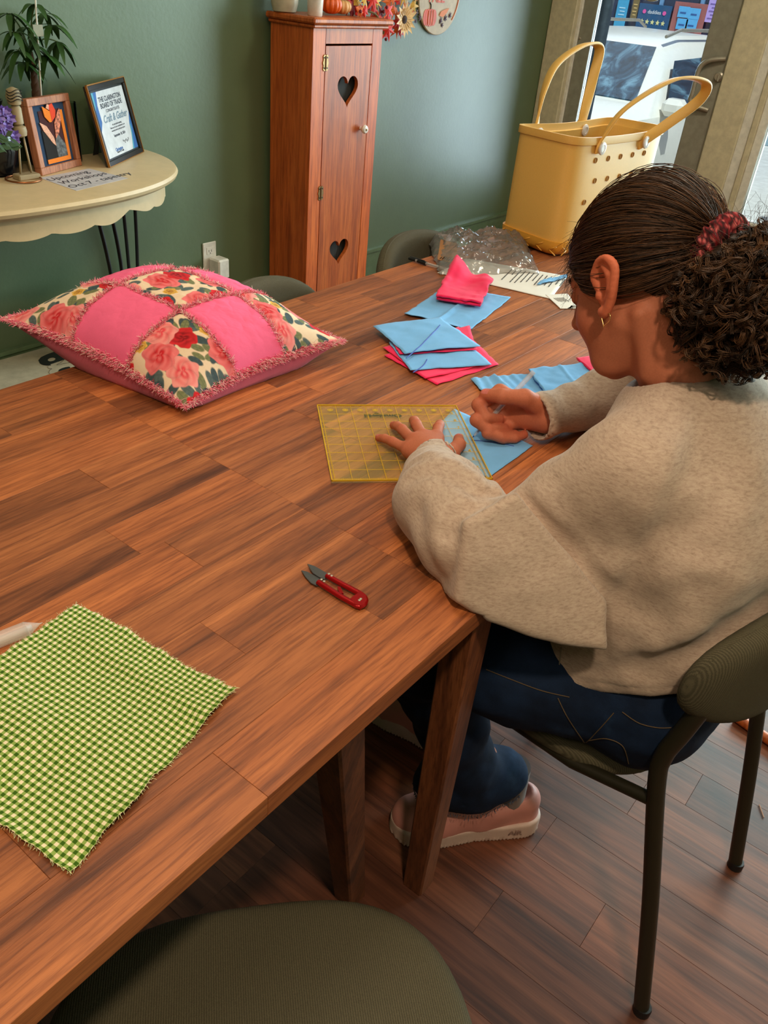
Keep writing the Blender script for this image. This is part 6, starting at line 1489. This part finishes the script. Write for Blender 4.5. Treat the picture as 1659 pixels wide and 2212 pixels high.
t1 = tc_[None, :, None]; bez = (1-t1)**2*P0[:, None]+2*t1*(1-t1)*(Pm*1.35-(P0+Pe)*0.175)[:, None]+t1**2*Pe[:, None]
dc = bez-PC; rr = np.linalg.norm(dc/PRr, axis=2, keepdims=True); bez = np.where(rr > 1.12, PC+dc*1.12/np.maximum(rr, 1e-6), bez)
_ax = PC-SW; _ax = _ax/np.linalg.norm(_ax); _h = (bez-SW)@_ax; bez = bez+_ax*np.maximum(0, 0.024-_h)[..., None]
Tn = np.gradient(bez, axis=1); Tn /= np.linalg.norm(Tn, axis=2)[..., None]+1e-9; U_ = np.cross(Tn, np.array([.2, .3, .93])); U_ /= np.linalg.norm(U_, axis=2)[..., None]+1e-9; B_ = np.cross(Tn, U_)
turns = rh.uniform(1.5, 4.5, (M_, 1)); phs = rh.uniform(0, 6.28, (M_, 1)); cr_ = rh.uniform(.003, .0085, (M_, 1))*np.clip(tc_*4, 0, 1)[None]
al = []; 
for s in range(S_n):
    po = phs+rh.normal(0, 0.28, (M_, 1)); rr_ = cr_*rh.uniform(.82, 1.18, (M_, 1)); an_ = turns*6.283*tc_[None]+po
    al.append(bez+(U_*np.cos(an_)[..., None]+B_*np.sin(an_)[..., None])*rr_[..., None]+rh.normal(0, .0008, (M_, 1, 3)))
al = np.stack(al, 1).reshape(-1, Kc, 3); rad = np.tile(np.interp(tc_, [0, .8, 1], [.00055, .0005, .00022]), (len(al), 1))
tcl = rh.beta(1.2, 2.2, M_); cc = np.array([.018, .009, .006])*(1-tcl[:, None])+np.array([.17, .078, .034])*tcl[:, None]; cc = np.repeat(np.repeat(cc, S_n, 0)*rh.uniform(.7, 1.3, (M_*S_n, 1)), Kc*3, 0)
Vs, Fs = many_tubes(al, rad); tag(new_mesh('curl_strands', Vs, Fs, m_hair, True, curls, col=cc), kind='stuff')
N = 500; dv_ = rh.normal(size=(N, 3)); dv_[:, 2] = np.abs(dv_[:, 2])*0.8; dv_ /= np.linalg.norm(dv_, axis=1)[:, None]; b0 = PC+dv_*PRr*0.95
e1 = rh.normal(0, 1, (N, 3)); wv = b0[:, None]+dv_[:, None]*(tb_*.03)[None, :, None]*rh.uniform(.3, 1, (N, 1, 1))+e1[:, None]*(0.010*np.sin(tb_*4))[None, :, None]
Vs, Fs = many_tubes(wv, np.tile(np.linspace(.00026, .00012, Kb), (N, 1))); tag(new_mesh('loose_curl_hairs', Vs, Fs, m_hair, True, curls, col=strand_cols(N, Kb)), kind='stuff')
# ---- scrunchie
axd = PC+np.array([0, 0, 0.02])-SW; axd /= np.linalg.norm(axd); SP = SW+axd*0.004; ua_ = np.cross(axd, [1, 0, 0]); ua_ /= np.linalg.norm(ua_); va_ = np.cross(axd, ua_)
nA, nB = 110, 20; V = []; C = []
palr = [np.array(srgb(*c)[:3]) for c in ((130, 26, 36), (36, 16, 20), (196, 96, 96), (80, 20, 28), (60, 18, 24))]
for i in range(nA):
    a = 2*math.pi*i/nA; wr_ = 1+0.16*math.sin(a*19)+0.08*math.sin(a*31+1)
    for j in range(nB):
        b = 2*math.pi*j/nB; R_ = 0.031+0.0105*wr_*math.cos(b); V.append(SP+(ua_*math.cos(a)+va_*math.sin(a))*R_+axd*0.0135*wr_*math.sin(b)); C.append(palr[int(abs(math.sin(i*1.7+j*2.3)*math.cos(i*0.9-j)*9.9)) % 5])
F = [(i*nB+j, i*nB+(j+1) % nB, ((i+1) % nA)*nB+(j+1) % nB, ((i+1) % nA)*nB+j) for i in range(nA) for j in range(nB)]
new_mesh('scrunchie', V, F, vcol('scrunchie_print', 0.85, 0.3, 900), True, person, col=np.array(C))['label'] = 'red and black print scrunchie'
# ---- heart earring
eb_ = wld(np.array([-0.078-0.014, -0.010, -0.037])); er = []
for a in np.linspace(0, 2*math.pi, 40, endpoint=False):
    x = 16*math.sin(a)**3/32; y = (13*math.cos(a)-5*math.cos(2*a)-2*math.cos(3*a)-math.cos(4*a))/30
    er.append(eb_+np.array([0.45, 0.80, 0])*x*0.019+np.array([0, 0, 1])*(y*0.020-0.010))
new_mesh('earring', *tube_geo(er, 0.0006, 6, closed=True), plain('gold_wire', srgb(230, 185, 120), 0.25, 0.9), True, person)['label'] = 'thin gold heart hoop earring'
# ---- sweatshirt
def hit(f, px, py, t0=0.5, t1=2.2):
    r = _ray(px, py); r /= np.linalg.norm(r); t = t0
    while t < t1:
        d = f((CAM+r*t)[None])[0]
        if d < 0.0008: return CAM+r*(t-0.0008)
        t += max(d*0.7, 0.0008)
    return None
def polyd(P, pts):
    return np.min([cone(P, pts[i], pts[i+1], 0, 0) for i in range(len(pts)-1)], axis=0)
def trace(f, pts): return [q for q in (hit(f, *p) for p in pts) if q is not None]
t_ = MT('heather_cream_fleece', rough=0.95, spec=0.1); v_ = t_.coords((1, 1, 3.4), rot=(0.5, 0.6, 0)); na_ = t_.noise(v_, 130, 3, 0.7, .4); nb_2 = t_.noise(t_.coords(), 1300, 2); nc_ = t_.noise(t_.coords(), 9, 3)
c_ = t_.ramp(na_, [(0.30, srgb(160, 138, 122)), (0.48, srgb(182, 159, 142)), (0.7, srgb(194, 174, 156))]); t_.base(t_.mix(c_, t_.ramp(nc_, [(0.3, (0.93, 0.93, 0.93, 1)), (0.7, (1, 1, 1, 1))]), 1.0, 'MULTIPLY')); t_.bump(nb_2, 0.35, 0.0008); t_.b.inputs['Sheen Weight'].default_value = 0.25
m_swt = t_.m
def f_torso_s(P):
    Q = P.copy(); Q[:, 0] = (Q[:, 0]-1.03)/1.45+1.03
    d = chain(Q, [(1.03, .198, .49), (1.03, .188, .68), (1.03, .197, .80), (1.03, .232, .872), (1.03, .258, .915)], [.126, .132, .134, .112, .075], .04)
    d = smin(d, cone(P, (.890, .262, .49), (.905, .245, .74), .062, .070), .03)
    d = smin(d, chain(P, [(.875, .262, .893), (1.03, .248, .915), (1.195, .27, .893)], [.066, .060, .066], .03), .04)
    hem = 0.553+(0.28-P[:, 1])*0.42
    d = smax(d, hem-P[:, 2], 0.008)
    g = P[:, 2]-hem-0.022; d = d+0.0016*np.exp(-(g/0.0022)**2)
    return d
CUL = np.array([.893, .550, .785]); DUL = np.array([.045, .050, -.006]); DUL /= np.linalg.norm(DUL)
CUR = np.array([1.106, .503, .793]); DUR = np.array([-.045, .022, -.003]); DUR /= np.linalg.norm(DUR)
_w = [atx(1102, 1058, .765), atx(1324, 1303, .802), atx(1288, 1390, .810), atx(1180, 1374, .765), atx(1050, 1340, .690), atx(982, 1300, .660), atx(986, 1115, .702)]
WC = np.mean(_w, 0); _w0 = WC; _u, _s, _vt = np.linalg.svd(np.array(_w)-WC); _n = _vt[2]*(1 if _vt[2]@(CAM-WC) > 0 else -1)
_a = _vt[0]; WF = np.array([_a, np.cross(_n, _a), _n]); WP = (np.array(_w)-WC)@WF.T; WP = WP[:, :2]
_e = np.roll(WP, -1, 0)-WP; WN = np.c_[_e[:, 1], -_e[:, 0]]; WN /= np.linalg.norm(WN, axis=1)[:, None]
if (WN[0]@(WP[0]-WP.mean(0))) < 0: WN = -WN
def f_sleeveL0(P):
    # wedge of loose cloth: elbow on the table edge, a flap hanging back below the upper arm
    L = (P-WC)@WF.T; h = L[:, 2]-0.017+0.35*np.clip(L[:, 0], -.2, .2)**2-0.010*np.exp(-(L[:, 1]/.05)**2)
    e = np.max([(L[:, :2]-WP[i])@WN[i] for i in range(len(WP))], axis=0)
    a = smax(e, np.abs(h+.045)-.045, .011)
    b = chain(P, [(.760, .355, .800), (.742, .398, .800), (.780, .462, .803), (.836, .512, .793)], [.048, .060, .060, .044], .02)
    d = smin(a, b, .006)
    cuff = cone(P, (.845, .518, .789), CUL, .036, .0325)
    d = smin(d, cuff, .012)
    # folds
    s = (P-np.array([.735, .385, .80]))@np.array([.66, .75, 0]); w = (P-np.array([.735, .385, .80]))@np.array([-.75, .66, .0])
    d = d+0.0045*np.exp(-((s-0.088-0.35*w)/0.012)**2)*np.clip(P[:, 2]-.775, 0, .04)/.04
    d = d+0.0070*np.exp(-((s-0.022+0.5*(P[:, 2]-.84))/0.011)**2)*np.clip((P[:, 2]-.80)/.05, 0, 1)*np.exp(-((w+.03)/.035)**2)
    d = d-0.0035*np.exp(-((s-0.050)/0.014)**2)*np.clip((P[:, 2]-.79)/.05, 0, 1)
    return d
def f_shoulderL(P):
    d = chain(P, [(.885, .262, .893), (.858, .316, .838), (.818, .356, .802)], [.064, .050, .042], .03)
    d = smin(d, chain(P, [(.850, .305, .83), (.848, .268, .775), (.862, .25, .72)], [.045, .043, .035], .02), .02)
    return d
FOLDL = [(trace(f_sleeveL0, pts), a, w_) for pts, a, w_ in (
    (((1052, 1082), (1010, 1100), (975, 1122), (962, 1150)), .0095, .011), (((880, 1035), (930, 1018), (985, 1030), (1030, 1068)), .0050, .010),
    (((872, 1000), (925, 985), (990, 1000), (1045, 1045)), -.0050, .013), (((925, 1075), (950, 1130), (955, 1200)), -.0040, .014), (((905, 1110), (915, 1180), (950, 1245)), .0035, .012))]
def f_sleeveL(P):
    d = f_sleeveL0(P)
    for pts, a, w_ in FOLDL: d = d+a*np.exp(-(polyd(P, pts)/w_)**2)
    return d
def f_sleeveR(P):
    d = chain(P, [(1.185, .272, .893), (1.285, .36, .848), (1.315, .405, .822)], [.070, .066, .060], .03)
    d = smin(d, chain(P, [(1.315, .405, .822), (1.25, .445, .805), (1.19, .470, .798)], [.058, .050, .043], .02), .02)
    cuff = cone(P, (1.175, .474, .798), CUR, .037, .0375); d = smin(d, cuff, .010)
    s = (P-CUR)@(-DUR); return d+0.003*np.sin(s*120+3)*np.clip(s/.04, 0, 1)*np.exp(-s/.09)
CRA = atx(1322, 1300, .815); _cb = atx(1475, 985, .875); CRT = _cb-CRA; CRT /= np.linalg.norm(CRT); CRM = np.cross(CRT, [0.93, 0.30, -.2]); CRM /= np.linalg.norm(CRM); CRM *= np.sign(CRM@np.array([0, -1.0, -.3]))
FOLDT = [(trace(f_torso_s, pts), a, w_) for pts, a, w_ in (
    (((1390, 1455), (1480, 1420), (1570, 1370), (1650, 1310)), .013, .022), (((1420, 1400), (1500, 1350), (1590, 1260)), -.006, .026),
    (((1560, 1240), (1600, 1120), (1640, 1020)), -.005, .03), (((1230, 1440), (1300, 1455), (1380, 1440)), .004, .016))]
FOLDS = [(trace(lambda q: smin(f_torso_s(q), f_shoulderL(q), .025), pts), a, w_) for pts, a, w_ in (
    (((1128, 1080), (1205, 1158), (1270, 1228), (1330, 1290)), .011, .011), (((1215, 1010), (1290, 1100), (1345, 1210)), -.004, .02))]
def f_swt(P):
    d = smin(f_torso_s(P), f_shoulderL(P), .025)
    for pts, a, w_ in FOLDT+FOLDS: d = d+a*np.exp(-(polyd(P, pts)/w_)**2)
    d = smin(d, f_sleeveR(P), .03)
    d = d+0.0035*fbm(P, 13, 3.0, 2)+0.0012*fbm(P, 34, 1.0, 2)
    # soft diagonal folds running down the back from the arm
    q = (P-np.array([.86, .14, .72])); s = q@np.array([0.2, .45, .87]); 
    d = d-0.005*np.exp(-((q@np.array([.1, -.8, .55])-0.02)/.025)**2)*np.exp(-(s/.12)**2)
    # armpit fold: the back panel lies a little deeper than the shoulder cloth
    s = (P-CRA)@CRM; t = (P-CRA)@CRT; st = np.clip(s/.030+.5, 0, 1); d = d+.009*st*st*(3-2*st)*np.clip((.97-P[:, 0])/.06, 0, 1)*np.clip(t/.03+1, 0, 1)*np.clip((.30-t)/.12, 0, 1)*np.exp(-np.clip(s, 0, 1)/.10)
    d = smin(d, f_sleeveL(P)+0.0016*fbm(P, 24, 2.0, 2), .003)
    # collar
    N_ = np.array([0.0, 0.42, 0.907]); c = NB+np.array([-.002, .012, .004]); r = P-c; h = r@N_; rad_ = r-h[:, None]*N_; rr = np.sqrt((rad_[:, 0]/1.12)**2+rad_[:, 1]**2+rad_[:, 2]**2)
    col_ = np.sqrt(((rr-0.064)/1.0)**2+(h/2.0)**2)-0.0065
    d = smax(d, -(np.maximum(rr-0.060, -h-0.035)), 0.006)
    d = smin(d, col_, 0.007)
    # open cuffs: cut square
    for c0, dd_, ri_ in ((CUL, DUL, .0285), (CUR, DUR, .0335)):
        s = (P-c0)@dd_; rr = np.linalg.norm((P-c0)-s[:, None]*dd_, axis=1); near = np.linalg.norm(P-c0, axis=1) < 0.075
        d = np.where(near, smax(d, s, 0.003), d)
        d = np.where(near & (rr < 0.048), smax(d, -(np.maximum(rr-ri_, -s-0.02)), 0.003), d)
        d = np.where(near, d+0.0014*np.exp(-((s+0.026)/0.0022)**2), d)
    table = np.where(P[:, 1] > 0.325, 0.7515-P[:, 2], -1.0)
    body = (P[:, 0] > 0.84) & (P[:, 1] < 0.36) & (P[:, 2] < 0.76)
    return np.maximum(d, np.where(body, -1.0, table))
VS, FS = surf(f_swt, (.62, .02, .53), (1.42, .63, 1.04), 0.0042)
swt = new_mesh('sweatshirt', VS, FS, m_swt, True, person); swt['label'] = 'heathered cream fleece sweatshirt with wide sleeves'
# ---- jeans
t_ = MT('dark_blue_denim', rough=0.85, spec=0.2); nv_ = t_.noise(t_.coords((1, 1, 1)), 12, 4, .6); nw_ = t_.noise(t_.coords((3, 1, 1)), 700, 2)
t_.base(t_.mix(t_.ramp(nv_, [(0.3, srgb(12, 22, 40)), (0.6, srgb(22, 40, 68)), (0.8, srgb(42, 68, 100))]), t_.ramp(nw_, [(0.3, (.75, .75, .75, 1)), (0.7, (1, 1, 1, 1))]), 1.0, 'MULTIPLY')); t_.bump(nw_, .4, .0007)
m_den = t_.m
def f_jeans(P):
    Q = P.copy(); Q[:, 0] = (Q[:, 0]-1.03)/1.5+1.03
    d = chain(Q, [(1.03, .182, .60), (1.03, .178, .545)], [.112, .118], .03)
    d = smax(d, P[:, 2]-.60, .01)
    d = smin(d, chain(P, [(.945, .185, .540), (.875, .34, .528), (.800, .490, .518)], [.106, .090, .072], .03), .03)
    d = smin(d, cone(P, (.94, .165, .50), (1.12, .165, .50), .082, .082), .03)
    d = smin(d, chain(P, [(1.115, .185, .540), (1.13, .40, .528), (1.13, .575, .518)], [.106, .088, .072], .03), .03)
    cl = chain(P, [(.800, .490, .515), (.875, .435, .32), (.925, .41, .165)], [.066, .056, .062], .03); cl = smin(cl, cone(P, (.89, .44, .15), (.975, .365, .15), .052, .050), .03)
    d = smin(d, smax(cl, .125-P[:, 2], .004), .02)
    cr = chain(P, [(1.13, .575, .51), (1.10, .57, .32), (1.08, .55, .15)], [.066, .058, .066], .03); d = smin(d, smax(cr, .125-P[:, 2], .004), .02)
    d = d+.0035*fbm(P, 20, 1.0, 3)+0.004*np.sin(P[:, 2]*70+np.sin(P[:, 0]*30)*2)*np.clip((.35-P[:, 2])/.2, 0, 1)*.6
    seat = np.where((P[:, 1] < .43) & (P[:, 1] > .0) & (P[:, 2] > .40), .4455-P[:, 2], -1)
    inner = (P[:, 2] < .16)
    hole = np.minimum(cl, cr)+.007; d = np.where(inner, smax(d, -hole, .002), d)
    return np.maximum(d, seat)
VJ, FJ = surf(f_jeans, (.68, .02, .10), (1.26, .68, .62), 0.0055)
jn = new_mesh('jeans', VJ, FJ, m_den, True, person); jn['label'] = 'dark blue denim jeans with wide legs'
m_thr = plain('faded_tan_stitching', srgb(92, 74, 52), .8); m_edge = plain('seam_shadow_thread', srgb(134, 122, 104), .9)
def seamline(f, pts, mat, par, name, r=0.0007, dash=True):
    p = [hit(f, *q) for q in spline(np.array([(x, y, 0) for x, y in pts], float), 7)[:, :2]]; p = [q for q in p if q is not None]
    runs = [[p[0]]] if p else []
    for q in p[1:]:
        if np.linalg.norm(q-runs[-1][-1]) < 0.03: runs[-1].append(q)
        else: runs.append([q])
    m = MB()
    for rn in runs:
        if len(rn) > 2: m.tube(rn, r, 6)
    if m.V: m.build(name, mat, par, True)
seamline(f_jeans, [(1326, 1540), (1290, 1580), (1262, 1606), (1240, 1600)], m_thr, jn, 'pocket_stitching')
seamline(f_jeans, [(1344, 1538), (1380, 1562), (1420, 1572), (1450, 1572)], m_thr, jn, 'pocket_stitching')
seamline(f_jeans, [(1050, 1446), (1110, 1470), (1170, 1492), (1230, 1506)], m_thr, jn, 'side_stitching')
seamline(f_jeans, [(1205, 1508), (1226, 1550), (1262, 1604)], m_thr, jn, 'side_stitching')
seamline(f_jeans, [(1272, 1600), (1310, 1596), (1345, 1612), (1358, 1650)], m_thr, jn, 'pocket_stitching')
seamline(f_swt, [(1560, 800), (1600, 806), (1650, 800)], m_edge, swt, 'collar_seam', 0.0008)
seamline(f_swt, [(1213, 1388), (1208, 1440), (1206, 1492)], m_edge, swt, 'side_seam', 0.0009)
# frayed hem of the left leg
hm_ = [];
for a in np.linspace(0, 2*math.pi, 150, endpoint=False):
    c0 = np.array([.9325, .4025, .127]); u_ = np.array([.75, -.66, 0]); w_ = np.array([.66, .75, 0]); p = c0+u_*0.112*math.cos(a)+w_*0.055*math.sin(a)
    for _ in range(4): p = p-np.array([*((p-c0)[:2]/np.linalg.norm((p-c0)[:2])), 0])*f_jeans((p+[0, 0, .004])[None])[0]*.8
    L = rh.uniform(.004, .012); hm_.append([p, p+[rh.normal(0, .001), rh.normal(0, .001), -L*.6], p+[rh.normal(0, .002), rh.normal(0, .002), -L]])
Vs, Fs = many_tubes(np.array(hm_), np.full((len(hm_), 3), .0007)); tag(new_mesh('frayed_hem', Vs, Fs, plain('pale_denim_thread', srgb(70, 84, 104), .9), False, jn), kind='stuff')
# ---- sneakers
m_shp = plain('dusty_pink_leather', srgb(196, 130, 120), .5, var=.05); m_sole = plain('pale_pink_sole', srgb(206, 176, 164), .55, var=.04); m_sock = fabric('grey_sock', srgb(110, 92, 88))
def make_shoe(heel, fdir, first=True):
    fd = np.array([*fdir, 0.0]); fd /= np.linalg.norm(fd); sd_ = np.array([-fd[1], fd[0], 0]); h0 = np.array([*heel, 0.0])
    def sl(P): q = P-h0; return np.c_[q@fd, q@sd_, P[:, 2]]
    def width(s): return np.interp(s, [0, .03, .08, .13, .19, .24, .27, .292], [.022, .034, .036, .036, .046, .046, .036, .012])
    def f_sole(P):
        s, w, z = sl(P).T; e = np.abs(w)-width(s)-0.0045; ends = np.maximum(-s, s-.292)
        o = smax(e, ends, .02); top = .040+.006*np.clip(1-s/.08, 0, 1); return smax(o*0.8, np.abs(z-top/2)-top/2, .006)+0.0012*np.cos(s*900)*(z < .012)
    def f_up(P):
        L = sl(P); d = chain(L, [(.036, 0, .075), (.10, 0, .070), (.16, 0, .064), (.21, 0, .050), (.252, 0, .042)], [.031, .034, .036, .034, .030], .03)
        d = smin(d, chain(L, [(.034, 0, .035), (.12, 0, .03), (.20, 0, .03), (.25, 0, .03)], [.032, .035, .045, .038], .02), .02)
        d = smax(d, .03-L[:, 2], .003)
        hole = chain(L, [(.055, 0, .118), (.095, 0, .118)], [.030, .030], .01); d = smax(d, -hole, .006)
        return d
    lo = h0+fd*.146-.20; hi = h0+fd*.146+.20; lo[2] = -.01; hi[2] = .13
    V, F = surf(f_up, lo, hi, .0035); sh = new_mesh('sneaker', V, F, m_shp, True, person); sh['label'] = 'dusty pink low sneaker with a pale sole'
    V, F = surf(f_sole, lo, hi, .0028); new_mesh('sole', V, F, m_sole, True, sh)
    for k in range(5):
        s = .150+k*.017; zt = np.interp(s, [.15, .22], [.102, .085]); p = [h0+fd*s+sd_*w+np.array([0, 0, zt-abs(w)**1.6*2.0]) for w in np.linspace(-.022, .022, 9)]
        MB().tube(p, .0028, 8, flat=(1, .6)).build('lace', m_sole, sh, True)
    txt = h0+fd*.062-sd_*(-1)*0; 
    Mx = frame(h0+fd*.055+sd_*(.0405)+[0, 0, .024], -fd, (0, 0, 1)); text_obj('sole_lettering', 'AIR', plain('sole_mark', srgb(150, 120, 110), .6) if first else bpy.data.materials['sole_mark'], .017, Mx, sh, .0012, weight=.0003)
    an = h0+fd*.072; MB().tube([an+[0, 0, .05], an+[0, 0, .10], an+fd*.004+[0, 0, .17]], [.034, .033, .034], 20).build('sock', m_sock, person, True)
make_shoe((1.045, .300), (-.705, .709)); make_shoe((1.08, .475), (-.05, 1.0), False)
# ---- the pen she holds
dpen = (PEN_B-PEN_A)/np.linalg.norm(PEN_B-PEN_A)
pen('marking_pen', PEN_A, PEN_A+dpen*0.142, 0.0041, m_clr, m_inkb, 'thin clear fabric marking pen held in her right hand', glassy=True)
